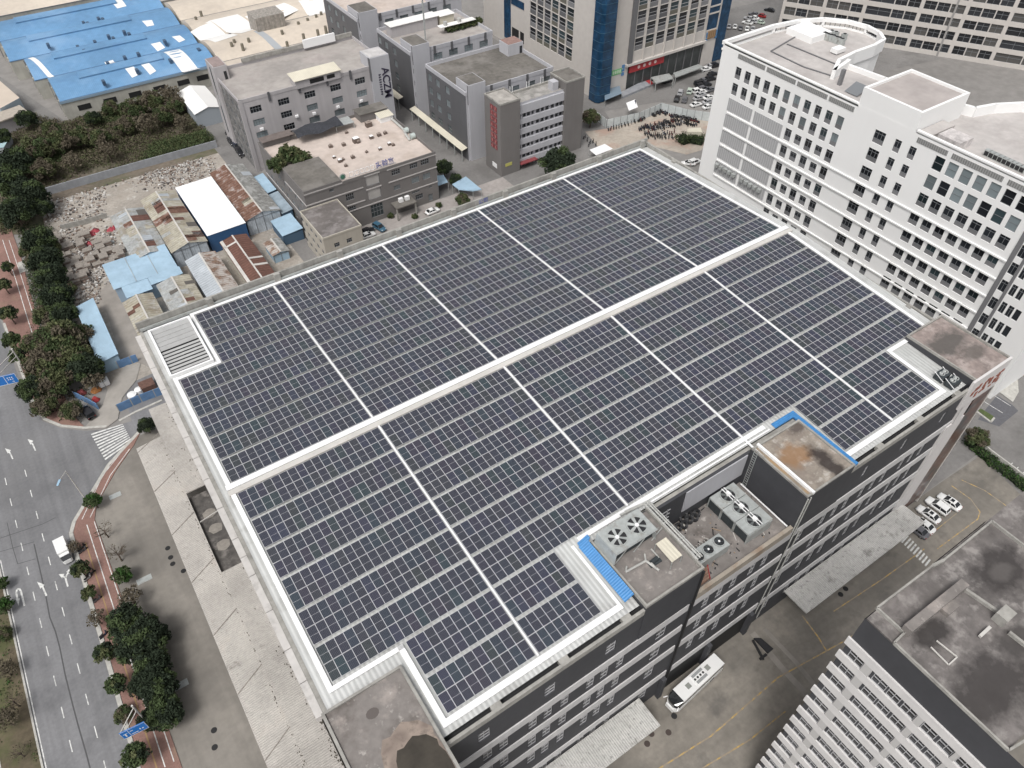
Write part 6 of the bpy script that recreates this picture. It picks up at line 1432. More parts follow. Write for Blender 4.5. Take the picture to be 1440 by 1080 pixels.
# =============================================================== arched works roofs in the far left corner
def arch_bays(name, label, x0, x1, y0, bays, depth, eave, rise, m, wallm, vents=True, vent_m=None, x0s=None):
    t = thing(name, label, 'factory', ((x0+x1)/2,y0,0)); n = 8
    for k in range(bays):
        ya = y0+depth*k; b = MB(); xf = x0s[k] if x0s else x0; x0 = xf
        for i in range(n):
            def q(j): a = j/n; return (ya+depth*a, eave+rise*math.sin(math.pi*a))
            (p0,z0),(p1,z1) = q(i), q(i+1); b.face([(x0,p0,z0),(x1,p0,z0),(x1,p1,z1),(x0,p1,z1)])
        for x in (x0,x1): b.face([(x,ya+depth*i/n,eave+rise*math.sin(math.pi*i/n)) for i in range(n+1)])
        b.build('arched_roof', m, t)
        b = MB(); b.box(x0-0.3,x1+0.3,ya-0.15,ya+0.15,eave-0.1,eave+0.12); b.build('valley_gutter', mat('gutter_blue',(0.08,0.16,0.28),0.7) if vent_m is None else M_WPANEL, t)
        if vents:
            b = MB(); yc = ya+depth*0.5; b.face([(x0+9,yc-2.6,eave+rise+0.35),(x1-16,yc-2.6,eave+rise+0.35),(x1-16,yc+2.6,eave+rise+0.65),(x0+9,yc+2.6,eave+rise+0.65)]); b.box(x0+9,x1-16,yc-2.5,yc-2.3,eave+rise-0.4,eave+rise+0.34); b.box(x0+9,x0+9.1,yc-2.29,yc+2.5,eave+rise-0.4,eave+rise+0.34)
            b.build('ridge_vent', m, t)
    x0 = x0s[0] if x0s else x0
    b = MB(); b.face([(x0,y0,0),(x1,y0,0),(x1,y0,eave),(x0,y0,eave)]); [b.face([((x0s[k] if x0s else x0),y0+depth*k,0),((x0s[k] if x0s else x0),y0+depth*(k+1),0),((x0s[k] if x0s else x0),y0+depth*(k+1),eave),((x0s[k] if x0s else x0),y0+depth*k,eave)]) for k in range(bays)]; [b.face([(x0s[k],y0+depth*k,0),(x0s[k-1],y0+depth*k,0),(x0s[k-1],y0+depth*k,eave),(x0s[k],y0+depth*k,eave)]) for k in range(1,bays) if x0s]; b.face([(x1,y0,0),(x1,y0+depth*bays,0),(x1,y0+depth*bays,eave),(x1,y0,eave)]); b.build('wall', wallm, t)
    return t
M_WKW = mat('dirty_works_wall',(0.40,0.39,0.35),0.9,blotch=(0.2,0.15),streak=(1,0.3))
bf = arch_bays('blue_arched_works','wide works hall with four arched faded blue roof bays and long ridge vents',8.6,62.5,287.0,4,22.3,7.0,2.4,M_BROOF,M_WKW,True,None,[8.6,4.6,0.0,-1.0])
def skylight(u0,v0,u1,v1,u2,v2,u3,v3,z,m,parent,name='roof_light'):
    q = [P(u,v,z) for u,v in ((u0,v0),(u1,v1),(u2,v2),(u3,v3))]; bb = MB(); bb.face(q)
    # drape on the arch
    vs = []
    n = 6
    for i in range(n+1):
        t = i/n; a = Vector(q[0]).lerp(Vector(q[3]),t); c = Vector(q[1]).lerp(Vector(q[2]),t); vs.append((a,c))
    bb = MB()
    def zz(y): k = (y-287.0)/22.3; k -= math.floor(k); return 7.0+2.4*math.sin(math.pi*k)+0.06
    for (a,c),(d,e) in zip(vs,vs[1:]): bb.face([(p.x,p.y,zz(p.y)) for p in (a,c,e,d)])
    return bb.build(name, m, parent)
for q in ((170,93,182,90,196,103,185,107),(190,87,201,84,219,98,210,102),(230,74,253,71,281,94,259,100),(145,83,157,80,162,85,150,88),(212,62,225,59,231,63,220,67),(242,53,253,51,260,54,251,57),(39,82,46,80,75,104,70,107),(154,4,170,0,178,9,165,12),(200,31,214,29,216,33,206,35)): skylight(*q,8.6,M_WHITER,bf)
for k,(u,v) in enumerate(((146,116),(152,90),(176,82),(195,77),(193,100),(240,86),(280,71),(232,59),(110,67),(118,71),(134,60),(141,63),(153,52),(160,55),(175,46),(182,49),(118,33),(124,34),(139,27),(145,28),(68,64))):
    p = P(u,v,9.2); b = MB(); b.box(p[0]-0.5,p[0]+0.5,p[1]-1.0,p[1]+1.0,8.4,9.9); tag(b.build('roof_stack', mat('vent_navy',(0.05,0.09,0.15),0.7), None, origin=(p[0],p[1],8.4)), 'small dark vent box on the arched blue works roof', 'roof vent', 'vents on the blue works roof')
w_ = Windows(bf,0.2); 
b = MB()
for x in (13.0,21.5,30.0,38.5,47.0,54.0): 
    bb = MB(); bb.box(x,x+4.2,286.9,286.997,2.6,4.4); bb.build('wall_opening', M_BLACK, bf)
b = MB(); b.box(8.3,62.6,286.7,286.99,6.2,7.0); b.build('eave_band', mat('blue_eave',(0.22,0.30,0.38),0.7), bf)
for k in range(14): 
    xq = [8.6,4.6,0.0,-1.0][min(3,int((2+6*k)/22.3))]; b = MB(); b.box(xq-0.4,xq-0.01,289+6*k,290.2+6*k,1.0,6.5); b.build('wall_pier', M_WFRAME if k % 2 else M_WKW, bf)
be = arch_bays('beige_arched_works','works hall with beige arched roof bays behind the lettered office',63.5,125,262.0,4,24.0,7.5,2.6,M_BEIGER,M_WKW,False,M_WPANEL)
def bskin(pts,m,name,z=9.0):
    q = [P(u,v,z) for u,v in pts]; bb = MB(); n=6
    def zz(y): k = (y-262.0)/24.0; k -= math.floor(k); return 7.5+2.6*math.sin(math.pi*k)+0.07
    for i in range(n):
        t,t2 = i/n,(i+1)/n; A1=Vector(q[0]).lerp(Vector(q[3]),t);B1=Vector(q[1]).lerp(Vector(q[2]),t);B3=Vector(q[1]).lerp(Vector(q[2]),t2);A3=Vector(q[0]).lerp(Vector(q[3]),t2)
        bb.face([(p.x,p.y,zz(p.y)) for p in (A1,B1,B3,A3)])
    bb.build(name, m, be)
bskin(((268,46),(296,33),(336,53),(304,64)),M_WHITER,'white_bay'); bskin(((296,33),(335,24),(370,38),(340,50)),M_WHITER,'white_bay'); bskin(((345,26),(400,8),(420,14),(372,36)),M_WHITER,'white_bay'); bskin(((420,5),(455,0),(478,12),(437,22)),M_WHITER,'white_bay')
bskin(((357,48),(366,46),(402,65),(392,68)),mat('grey_blue_strip',(0.34,0.36,0.38),0.8),'grey_strip')
c4 = [P(u,v,11) for u,v in ((357,31),(390,24),(402,33),(362,42))]
b = MB(); x0b = min(p[0] for p in c4); x1b = max(p[0] for p in c4); y0b = min(p[1] for p in c4); y1b = max(p[1] for p in c4); b.box(x0b,x1b,y0b,y0b+9,7,15); tag(b.build('roof_tank_house', mat('black_streaked_concrete',(0.33,0.305,0.275),0.9,streak=(1.2,0.85),fine=(1,0.3)), None, origin=((x0b+x1b)/2,y0b,7)), 'black-streaked concrete tank house rising from the beige works roof', 'tank house')
for k,(u,v) in enumerate(((330,60),(341,66),(350,58),(326,64),(397,47),(404,63),(420,35),(433,30),(445,25),(452,21),(427,52),(447,46),(458,41),(468,38),(276,28),(283,20))):
    p = P(u,v,9.8); b = MB(); b.cyl((p[0],p[1],8),(p[0],p[1],11.0),0.55,8); tag(b.build('roof_cowl', mat('cowl_olive',(0.17,0.155,0.12),0.8), None, origin=(p[0],p[1],8)), 'small round cowl on the beige works roof', 'roof cowl', 'cowls on the beige works roof')
arch_bays('far_beige_works','farthest beige arched works roof at the top left edge of the photo',-30,48,379,3,26,8,2.5,M_BEIGER,M_WKW,False,M_WPANEL)
arch_bays('grey_topped_works','dusty grey arched works roof beyond the blue one at the top of the photo',52,130,358.5,3,24,8,2.2,mat('dusty_roof',(0.33,0.30,0.275),0.9,blotch=(0.06,0.2)),M_WKW,False,M_WPANEL)
# small white gable beside the office, left-edge workshop buildings
wg = thing('white_gable_store','small store with a white pitched roof and a blue-grey wall beside the tall office','store',(41,268,0))
q4 = PX(0,0,4,[(1030,525),(1145,475),(1215,580),(1095,635)],5.5); xa=min(p[0] for p in q4); xb=max(p[0] for p in q4); ya=min(p[1] for p in q4); yb_=max(p[1] for p in q4)
b = MB(); xm=(xa+xb)/2; b.face([(xa-.3,ya-.3,5),(xm,ya-.3,6.4),(xm,yb_,6.4),(xa-.3,yb_,5)]); b.face([(xb+.3,ya-.3,5),(xm,ya-.3,6.4),(xm,yb_,6.4),(xb+.3,yb_,5)]); b.build('roof', M_WHITER, wg)
b = MB(); b.box(xa,xb,ya,yb_-0.2,0,4.9); b.face([(xa,ya-0.01,4.9),(xb,ya-0.01,4.9),(xm,ya-0.01,6.2)]); b.build('wall', mat('blue_grey_wall',(0.30,0.33,0.36),0.85), wg)
lw = thing('edge_workshop','beige-roofed workshop cut by the left edge of the photo','workshop',(-14,292,0))
q4 = PX(0,0,4,[(0,455),(110,550),(0,610),(-150,560)],6); b = MB(); b.prism([p[:2] for p in q4],0,6.0,0,1); b.build('block', [mat('pale_blue_grey_wall',(0.32,0.37,0.41),0.8), mat('beige_flat',(0.50,0.43,0.36),0.9,blotch=(0.1,0.1))], lw)
lw2 = thing('edge_house','small white house with a tan slab roof below the beige-roofed workshop','house',(-16,270,0))
q4 = PX(0,0,4,[(-120,670),(110,590),(155,625),(-100,720)],5); b = MB(); b.prism([p[:2] for p in q4],4.6,5.0,0,None,True); b.build('roof', mat('tan_slab',(0.37,0.33,0.28),0.9,fine=(1,0.2)), lw2)
b = MB(); q5 = [(p[0]+(-0.0),p[1]) for p in q4]; b.prism([(q5[0][0]+.6,q5[0][1]),(q5[1][0]-.6,q5[1][1]),(q5[2][0]-.8,q5[2][1]+.8),(q5[3][0]+.5,q5[3][1]+.8)],0,4.59); b.build('wall', M_OFFW, lw2)
b = MB(); a = P(0,695/4,3.2); c = P(22,171,3.2); b.bar((-24,q5[2][1]+0.6,2.6),(-17,q5[2][1]+0.6,2.6),0.3,1.6); b.build('dark_window', M_GLASS, lw2)
q4 = PX(0,0,4,[(-60,780),(60,765),(20,830),(-60,835)],3); lt_ = thing('edge_lean_to','pale turquoise lean-to roof at the left edge below the white house','lean-to',(q4[1][0],q4[1][1],0)); b = MB(); b.face(q4); b.build('roof', mat('turquoise_sheet',(0.34,0.47,0.50),0.7,blotch=(0.4,0.15)), lt_); b = MB(); b.prism([p[:2] for p in q4],0,2.7); b.build('wall', M_WALLG, lt_)
# blue marquee and bits in the court
bq = thing('blue_shade_roof','pale blue boat-shaped shade roof between the court trees','shade roof',P(654,260,3)); q4 = [P(u,v,3.2) for u,v in ((636,259),(655,248),(677,266),(665,268),(645,266))]; b = MB(); b.face(q4); b.face([(p[0],p[1],3.1) for p in q4]); 
for i in range(5): p,q_ = q4[i],q4[(i+1)%5]; b.face([(p[0],p[1],2.9),(q_[0],q_[1],2.9),(q_[0],q_[1],3.2),(p[0],p[1],3.2)])
b.build('sheet', M_LBLUE, bq); b = MB(); 
for p in q4: b.bar((p[0],p[1],0),(p[0],p[1],2.9),0.12)
b.build('post', M_STEEL, bq)
bq = thing('blue_shade_roof','small pale blue shade roof by the taupe office corner','shade roof',P(620,253,3)); q4 = [P(u,v,3.0) for u,v in ((613,247),(624,246),(630,256),(616,261))]; b = MB(); b.prism([p[:2] for p in q4],2.9,3.0,0,None,True); b.build('sheet', M_LBLUE, bq); b = MB()
for p in q4: b.bar((p[0],p[1],0),(p[0],p[1],2.9),0.12)
b.build('post', M_STEEL, bq)
ww = thing('white_lot_shelter','white flat shelter roof beside the scooters under the red-signed block','shelter',P(845,210,2.5)); q4 = PX(800,80,6.545,[(190,855),(330,800),(405,845),(250,905)],2.6); b = MB(); b.prism([p[:2] for p in q4],2.5,2.6,0,None,True); b.build('sheet', M_WSHED, ww); b = MB()
for p in q4: b.bar((p[0],p[1],0),(p[0],p[1],2.5),0.12)
b.build('post', M_STEEL, ww)
# =============================================================== vegetation
from mathutils import noise as mnoise
rg = random.Random(77)
def leaves(b, c, r, n, size, m=0, rz=None, rnd_=rg):
    """n small leaf faces through the volume of a clump"""
    rz = rz or r
    for _ in range(n):
        while True:
            x, y, z = rnd_.uniform(-1,1), rnd_.uniform(-1,1), rnd_.uniform(-1,1)
            d = x*x+y*y+z*z
            if d < 1 and d > rnd_.uniform(0,0.6): break
        p = Vector((c[0]+x*r, c[1]+y*r, c[2]+z*rz))
        a = Vector((rnd_.gauss(0,1), rnd_.gauss(0,1), rnd_.gauss(0,0.55))); 
        if a.length < 1e-3: continue
        a.normalize(); u = a.cross(Vector((rnd_.gauss(0,1),rnd_.gauss(0,1),rnd_.gauss(0,1))))
        if u.length < 1e-3: continue
        u.normalize(); v = u.cross(a); s = size*rnd_.uniform(0.6,1.3)
        u *= s; a = a*s*rnd_.uniform(0.5,0.9)
        b.face([tuple(p-u-a*0.3), tuple(p-a*0.1+u*0.1-v*0.05+a*-0.5), tuple(p+u+a*0.2), tuple(p+a*0.7)], m)
def make_tree(name, label, cat, rad, h, mats, dens=1.0, size=0.26, squash=0.75, trunk=True, bare=False, group=None):
    t = thing(name, label, cat, (0,0,0), group, 0.0, True)
    b = MB(); zc = h-rad*squash*0.8
    if trunk:
        b.cyl((0,0,0),(0.1,0.05,zc*0.6),0.17*rad/2.2,7,0,0.12*rad/2.2); b.cyl((0.1,0.05,zc*0.6),(0.05,0.1,zc),0.12*rad/2.2,7,0,0.06)
        for k in range(7 if not bare else 14):
            a = rg.uniform(0,6.28); l = rad*rg.uniform(0.5,0.95); z0 = zc*rg.uniform(0.5,0.95)
            q = (0.05+math.cos(a)*l, 0.05+math.sin(a)*l, z0+rad*rg.uniform(0.2,0.7)); b.cyl((0.06,0.05,z0), q, 0.07, 5, 0, 0.02)
            if bare:
                for _ in range(3): b.cyl((q[0]*0.6,q[1]*0.6,z0+(q[2]-z0)*0.6),(q[0]+rg.uniform(-.8,.8),q[1]+rg.uniform(-.8,.8),q[2]+rg.uniform(0,.6)),0.035,4,0,0.012)
        b.build('trunk', M_TRUNK, t)
    b = MB(); nc = 30 if rad > 2 else 18; cz = h-rad*squash
    if bare: nc = 9
    for k in range(nc):                       # clumps spread evenly over the crown's upper and side surface
        f = (k+0.5)/nc; cz_ = 1-1.45*f; a = 2.39996*k+rg.uniform(-.3,.3); s_ = math.sqrt(max(0,1-cz_*cz_)); q = rad*rg.uniform(0.58,0.86)
        leaves(b, (q*s_*math.cos(a), q*s_*math.sin(a), cz+q*squash*cz_), rad*rg.uniform(0.24,0.36), int(78*dens*(rad/2.5)**1.2*11/12), size, rg.choice(range(len(mats))), rad*0.27)
    if not bare: leaves(b, (0,0,cz), rad*0.6, int(120*dens), size*1.4, 0, rad*squash*0.6)
    b.build('crown', mats, t)
    return t
PROT = {}
KINDS = {
 'dark': ('broadleaf_tree', 3.2, 6.5, [LEAF_D,LEAF_D,LEAF_M], 1.7, 0.26, 0.8),
 'street': ('street_tree', 1.75, 4.6, [LEAF_M,LEAF_D,LEAF_O], 1.5, 0.24, 0.85),
 'olive': ('broadleaf_tree', 3.4, 6.0, [LEAF_O,LEAF_M,LEAF_B], 1.3, 0.28, 0.75),
 'brown': ('bare_tree', 1.9, 4.2, [LEAF_B,DIRT_L], 0.5, 0.22, 0.8),
 'fresh': ('street_tree', 2.0, 4.4, [LEAF_G,LEAF_M], 1.2, 0.26, 0.8),
 'shrub': ('shrub', 1.3, 1.8, [LEAF_M,LEAF_O], 1.4, 0.22, 0.8),
 'bare': ('bare_tree', 2.2, 4.6, [DIRT_L], 0.16, 0.2, 0.8),
}
def tree(kind, u, v, rpx, label, group=None, zb=0.0, hz=None):
    """a tree whose crown shows at (u, v) with about rpx pixels of radius"""
    nm, rad, h, mats, dens, size, sq = KINDS[kind]
    var = rg.randrange(3); key = (kind, var)
    z = h*0.68
    p = P(u, v, zb+z); pxm = F_PX/((Vector(p)-CAM).dot(CF)); s = (rpx/pxm)/rad
    p = P(u, v, zb+z*s); loc = (p[0],p[1],zb)
    if key not in PROT:
        t = make_tree(nm, label, 'tree' if kind != 'shrub' else 'shrub', rad, h, mats, dens, size, sq, True, kind == 'bare', group)
        PROT[key] = t; t.location = loc; t.scale = (s,)*3; t.rotation_euler = (0,0,rg.uniform(0,6.28)); return t
    t = dup(PROT[key], loc, rg.uniform(0,6.28), label, s, group)
    if group is None and 'group' in t: del t['group']
    return t
for u,v,r in ((176,872,27),(205,893,30),(185,905,26),(212,938,27),(222,968,28),(200,960,20),(232,1003,26),(210,1010,18)): tree('dark',u,v,r,'large dark green tree in the dense clump between the cycle path and the parking yard','trees in the dark clump by the yard')
for k,(u,v,r,kind) in enumerate(((112,799,13,'street'),(124,834,11,'street'),(135,868,14,'brown'),(147,916,15,'street'),(163,962,16,'street'),(172,1003,14,'olive'),(190,1062,20,'street'))): tree(kind,u,v,r,'small tree of the row planted along the main road kerb','kerbside trees on the main road')
tree('fresh',130,703,13,'bright little tree at the bend of the cycle path beside the street lamp')
tree('bare',145,745,14,'first thin bare tree below the bend of the cycle path'); tree('bare',163,777,16,'second thin bare tree below the bend, above the bright one')
tree('fresh',172,808,14,'bright green little tree at the edge of the parking yard'); tree('brown',182,838,17,'brown half-bare tree just above the dark clump'); tree('brown',103,768,10,'small brownish tree beside the white box truck')
for u,v,r,kind in ((82,475,33,'olive'),(60,510,28,'olive'),(100,495,26,'olive'),(118,515,24,'dark'),(75,535,26,'olive'),(45,545,22,'dark'),(60,570,18,'olive'),(98,575,16,'olive'),(112,470,20,'olive'),(130,533,16,'brown'),(50,480,20,'olive')): tree(kind,u,v,r,'large roadside tree in the grove between the junction and the slim blue shed','trees in the junction grove')
for u,v,r in ((52,335,22),(62,362,22),(72,388,22),(78,415,22),(50,365,16),(62,440,18),(88,440,20),(40,350,14),(95,405,12),(70,345,14)): tree('dark' if r>18 else 'olive',u,v,r,'bushy tree in the belt between the cycle path and the scrap corner','trees in the belt by the scrap corner')
for u,v,r in ((12,440,12),(5,400,10),(16,478,13),(24,500,12),(10,375,9)): tree('street',u,v,r,'small tree on the strip between the main road and the upper cycle path','trees on the upper road strip')
for u,v,r,kind in ((20,225,24,'dark'),(50,205,22,'olive'),(12,255,24,'dark'),(40,270,24,'dark'),(20,295,24,'dark'),(60,235,18,'olive'),(85,195,20,'olive'),(112,190,18,'olive'),(140,192,16,'olive'),(70,180,14,'olive'),(155,150,13,'olive'),(185,152,18,'olive'),(212,140,18,'olive'),(238,132,16,'brown'),(250,145,14,'olive'),(175,175,16,'olive'),(205,170,16,'brown'),(130,165,12,'dark'),(36,165,14,'dark'),(0,190,14,'dark'),(230,160,16,'olive'),(150,210,14,'brown'),(100,225,14,'brown'),(255,170,12,'brown'),(60,290,14,'dark')): tree(kind,u,v,r,'bushy scrub tree on the overgrown plot before the blue-roofed works','scrub trees on the overgrown plot')
tree('dark',205,597,13,'round dark tree at the top end of the beige canopy')
tree('dark',785,226,25,'large round green tree in front of the red-signed block')
tree('dark',624,234,13,'dark tree at the corner of the taupe office'); tree('dark',641,251,10,'small dark tree beside the boat-shaped blue roof'); tree('olive',650,279,11,'low tree behind the factory parapet under the blue shade roof')
tree('olive',831,163,14,'sparse olive tree beside the taupe tower and the pale hoarding')
tree('olive',1376,614,17,'sparse olive tree beside the hedge by the white block')
tree('shrub',406,212,17,'overgrown roof-garden bush on the pinkish-roofed office',None,14.5); tree('shrub',388,228,14,'brown roof-garden bush at the edge of the pinkish-roofed office',None,14.5); tree('shrub',425,218,12,'russet roof-garden bush near the raised dark roof',None,14.5)
for u,v,r,kind in ((4,850,13,'fresh'),(2,820,10,'fresh'),(5,940,16,'brown'),(18,985,16,'bare'),(8,1010,18,'brown'),(26,1058,14,'bare'),(3,890,12,'olive')): tree(kind,u,v,r,'low tree or bush on the dry verge between the carriageways','trees on the dry verge')
for u,v,r in ((660,17,0),): pass
for k in range(6): tree('shrub',632+8*k,38-2.2*k,7,'bush of the planted strip on the grey works roof','bushes on the works roof',21.0)
for k,(u,v) in enumerate(((549,302),(558,290),(617,287),(583,303),(497,268+20),(655,262))): tree('shrub',u,v,5,'small dark bush in the office court','bushes in the office court')
# hedges: loose leaf bodies
def hedge(name, label, pts, w, h, n, mats, size=0.25):
    t = thing(name, label, 'hedge', (pts[0][0],pts[0][1],0)); b = MB()
    for _ in range(n):
        k = rg.randrange(len(pts)-1); f = rg.random(); a, c = pts[k], pts[k+1]
        leaves(b, (a[0]+(c[0]-a[0])*f+rg.uniform(-w,w)*0.5, a[1]+(c[1]-a[1])*f+rg.uniform(-w,w)*0.5, h*rg.uniform(0.25,0.85)), 0.5, 7, size, rg.randrange(len(mats)))
    b.build('foliage', mats, t)
    b = MB()
    for a, c in zip(pts, pts[1:]): b.bar((a[0],a[1],h*0.3),(c[0],c[1],h*0.3),w*0.7,h*0.6)
    b.build('branch_core', LEAF_D, t)
    return t
hedge('hedge','long clipped hedge along a pale wall right of the loading yard',[P(1358,622,0),P(1385,645,0),P(1420,672,0),P(1450,697,0)],1.8,1.7,420,[LEAF_D,LEAF_M,LEAF_G])
hedge('hedge','dark boxy hedge round the pale store beside the scooter yard',PX(800,80,6.545,[(1030,800),(1090,775),(1230,800)],0),4.0,3.2,420,[LEAF_D,LEAF_M])
st_ = thing('hedge_store','pale cream store roof showing above the dark boxy hedge','store',P(977,183,0)); q4 = PX(800,80,6.545,[(1090,690),(1090,660),(1215,650),(1225,690)],3.6); b = MB(); b.prism([p[:2] for p in q4],0,3.6); b.build('block', M_CREAM, st_)
wl = thing('garden_wall','pale low wall edging the long hedge beside the white block','wall',P(1370,620,0)); b = MB(); pts = [P(1362,617,0),P(1388,640,0),P(1424,667,0),P(1452,690,0)]
for a, c in zip(pts,pts[1:]): b.bar((a[0],a[1],0.9),(c[0],c[1],0.9),0.3,1.8)
b.build('wall_run', G_KERB, wl)
# undergrowth over the overgrown plot (uncountable)
b = MB(); poly_ = [(0,330),(-5,185),(40,160),(95,172),(150,150),(215,130),(262,128),(285,180),(303,203),(180,238),(58,272),(40,315)]
def inside(u,v,pl):
    r = False
    for (a,c),(d,e) in zip(pl,pl[1:]+pl[:1]):
        if (c > v) != (e > v) and u < (d-a)*(v-c)/(e-c)+a: r = not r
    return r
cnt = 0
while cnt < 8000:
    u, v = rg.uniform(-5,303), rg.uniform(128,330)
    if not inside(u,v,poly_): continue
    p = P(u,v,0.3); nz = mnoise.noise(Vector((p[0]*0.055,p[1]*0.055,3.1)))
    if rg.random() > 0.72+nz*1.3: continue
    hh = 0.5+2.2*max(0,nz+0.25); leaves(b,(p[0],p[1],hh*0.6),rg.uniform(0.8,1.5),10,0.30,rg.choice((0,0,1)) if nz > 0.22 else rg.choice((1,1,2,2,3)),hh*0.6); cnt += 1
stuff(b.build('undergrowth',[LEAF_M,LEAF_O,LEAF_B,DIRT_L]),'olive and brown scrub covering the overgrown plot','undergrowth')
b = MB()
for _ in range(900):
    y = rg.uniform(-10,113); x = rg.uniform(-44,-39.4); 
    if mnoise.noise(Vector((x*0.2,y*0.12,9))) < -0.05: continue
    leaves(b,(x,y,0.3),0.6,6,0.2,rg.choice((0,1,1,2)),0.25)
stuff(b.build('verge_grass',[LEAF_G,LEAF_O,DIRT_L]),'patchy grass and dry brush on the verge','grass')
b = MB()
for _ in range(1500):
    k = rg.random(); u, v = rg.uniform(28,100), rg.uniform(320,455)
    if not inside(u,v,[(28,325),(72,318),(80,345),(100,420),(108,455),(55,455)]): continue
    p = P(u,v,0.3); h_ = rg.uniform(0.4,1.6); leaves(b,(p[0],p[1],h_),1.0,12,0.26,rg.choice((0,1,1,1,2)),0.5)
for _ in range(500):
    u, v = rg.uniform(30,150), rg.uniform(455,600)
    if not inside(u,v,[(45,455),(105,455),(140,505),(150,530),(120,560),(105,570),(118,590),(85,590),(60,575),(30,520)]): continue
    p = P(u,v,0.3); leaves(b,(p[0],p[1],0.4),0.9,8,0.28,rg.choice((0,1,2)),0.4)
stuff(b.build('ground_cover',[LEAF_D,LEAF_M,LEAF_B]),'low green ground cover under the roadside trees','ground cover')
# =============================================================== vehicles
def carpaint(name, c): 
    m = mat(name, c, 0.28, 0.0, spec=0.6); return m
CP = {'white': carpaint('car_white',(0.72,0.72,0.71)), 'black': carpaint('car_black',(0.015,0.015,0.018)), 'silver': carpaint('car_silver',(0.38,0.38,0.39)), 'grey': carpaint('car_grey',(0.12,0.12,0.13)), 'blue': carpaint('car_blue',(0.05,0.12,0.18)), 'red': carpaint('car_red',(0.25,0.02,0.02)), 'pale green': carpaint('car_pale',(0.45,0.52,0.45)), 'dark blue': carpaint('car_navy',(0.012,0.018,0.035))}
M_CGLASS = mat('car_glass', (0.012,0.014,0.016), 0.08, spec=0.7); M_TYRE = mat('tyre_rubber', (0.015,0.015,0.015), 0.85); M_RIM = mat('alloy_rim', (0.35,0.35,0.36), 0.35, 0.5)
M_LAMP = mat('headlamp_lens', (0.55,0.57,0.58), 0.15); M_TAIL = mat('tail_lamp', (0.28,0.02,0.02), 0.3)
SECT = {  # x, half width, z bottom, z shoulder, z top  (front is +x)
 'sedan': [(-2.32,0.62,0.45,0.72,0.78),(-2.22,0.82,0.30,0.84,0.93),(-1.6,0.90,0.24,0.90,1.02),(-0.6,0.915,0.22,0.90,0.98),(0.7,0.915,0.22,0.88,0.96),(1.5,0.90,0.24,0.80,0.89),(2.1,0.82,0.30,0.68,0.76),(2.32,0.60,0.42,0.58,0.63)],
 'suv': [(-2.30,0.72,0.50,0.95,1.0),(-2.22,0.88,0.34,1.02,1.06),(-1.5,0.94,0.28,1.04,1.08),(-0.4,0.95,0.27,1.02,1.06),(0.8,0.95,0.27,1.0,1.04),(1.5,0.93,0.29,0.92,1.0),(2.1,0.86,0.34,0.80,0.90),(2.28,0.66,0.48,0.70,0.76)],
}
CAB = {'sedan': ([(-1.75,0.98),(-1.05,1.40),(0.20,1.44),(1.05,0.95)],0.80,0.62), 'suv': ([(-2.15,1.05),(-1.85,1.66),(0.30,1.70),(1.05,1.03)],0.86,0.70)}
def loft(b, sec, m=0):
    rings = []
    for x, w, zb, zs, zt in sec:
        i = len(b.v); b.v += [(x,-w*0.92,zb),(x,-w,(zb+zs)/2),(x,-w*0.97,zs),(x,-w*0.72,zt),(x,w*0.72,zt),(x,w*0.97,zs),(x,w,(zb+zs)/2),(x,w*0.92,zb)]; rings.append(i)
    for r0, r1 in zip(rings, rings[1:]):
        for k in range(8): b.f.append((r0+k, r0+(k+1)%8, r1+(k+1)%8, r1+k)); b.m.append(m)
    for r in (rings[0], rings[-1]): b.f.append(tuple(r+k for k in range(8))); b.m.append(m)
def cabin(kind):
    prof, wb_, wt = CAB[kind]; (x0,z0),(x1,z1),(x2,z2),(x3,z3) = prof
    g, r = MB(), MB()
    for s in (-1,1):
        g.face([(x0,s*wb_,z0),(x1,s*wt,z1),(x2,s*wt,z2),(x3,s*wb_,z3)])
    g.face([(x0,-wb_,z0),(x0,wb_,z0),(x1,wt,z1),(x1,-wt,z1)]); g.face([(x3,-wb_,z3),(x3,wb_,z3),(x2,wt,z2),(x2,-wt,z2)])
    r.face([(x1-.02,-wt-.02,z1+.02),(x1-.02,wt+.02,z1+.02),((x1+x2)/2,wt+.02,max(z1,z2)+.06),(x2+.02,wt+.02,z2+.02),(x2+.02,-wt-.02,z2+.02),((x1+x2)/2,-wt-.02,max(z1,z2)+.06)])
    for s in (-1,1):
        r.bar((x0,s*(wb_+.01),z0),(x1,s*(wt+.01),z1),0.09); r.bar((x3,s*(wb_+.01),z3),(x2,s*(wt+.01),z2),0.08)
        xm = (x1+x2)/2; r.bar((xm-.05,s*(wb_+.015),z0),(xm,s*(wt+.015),z1+.02),0.09)
        r.bar((x1,s*(wt+.01),z1+.01),(x2,s*(wt+.01),z2+.01),0.07)
    return g, r
def wheel_mb(b, x, s, r, mt=0, mr=1, y=0.80):
    b.cyl((x,s*(y-0.2),r),(x,s*(y+0.03),r),r,14,mt); b.cyl((x,s*(y+0.03),r),(x,s*(y+0.045),r),r*0.6,10,mr)
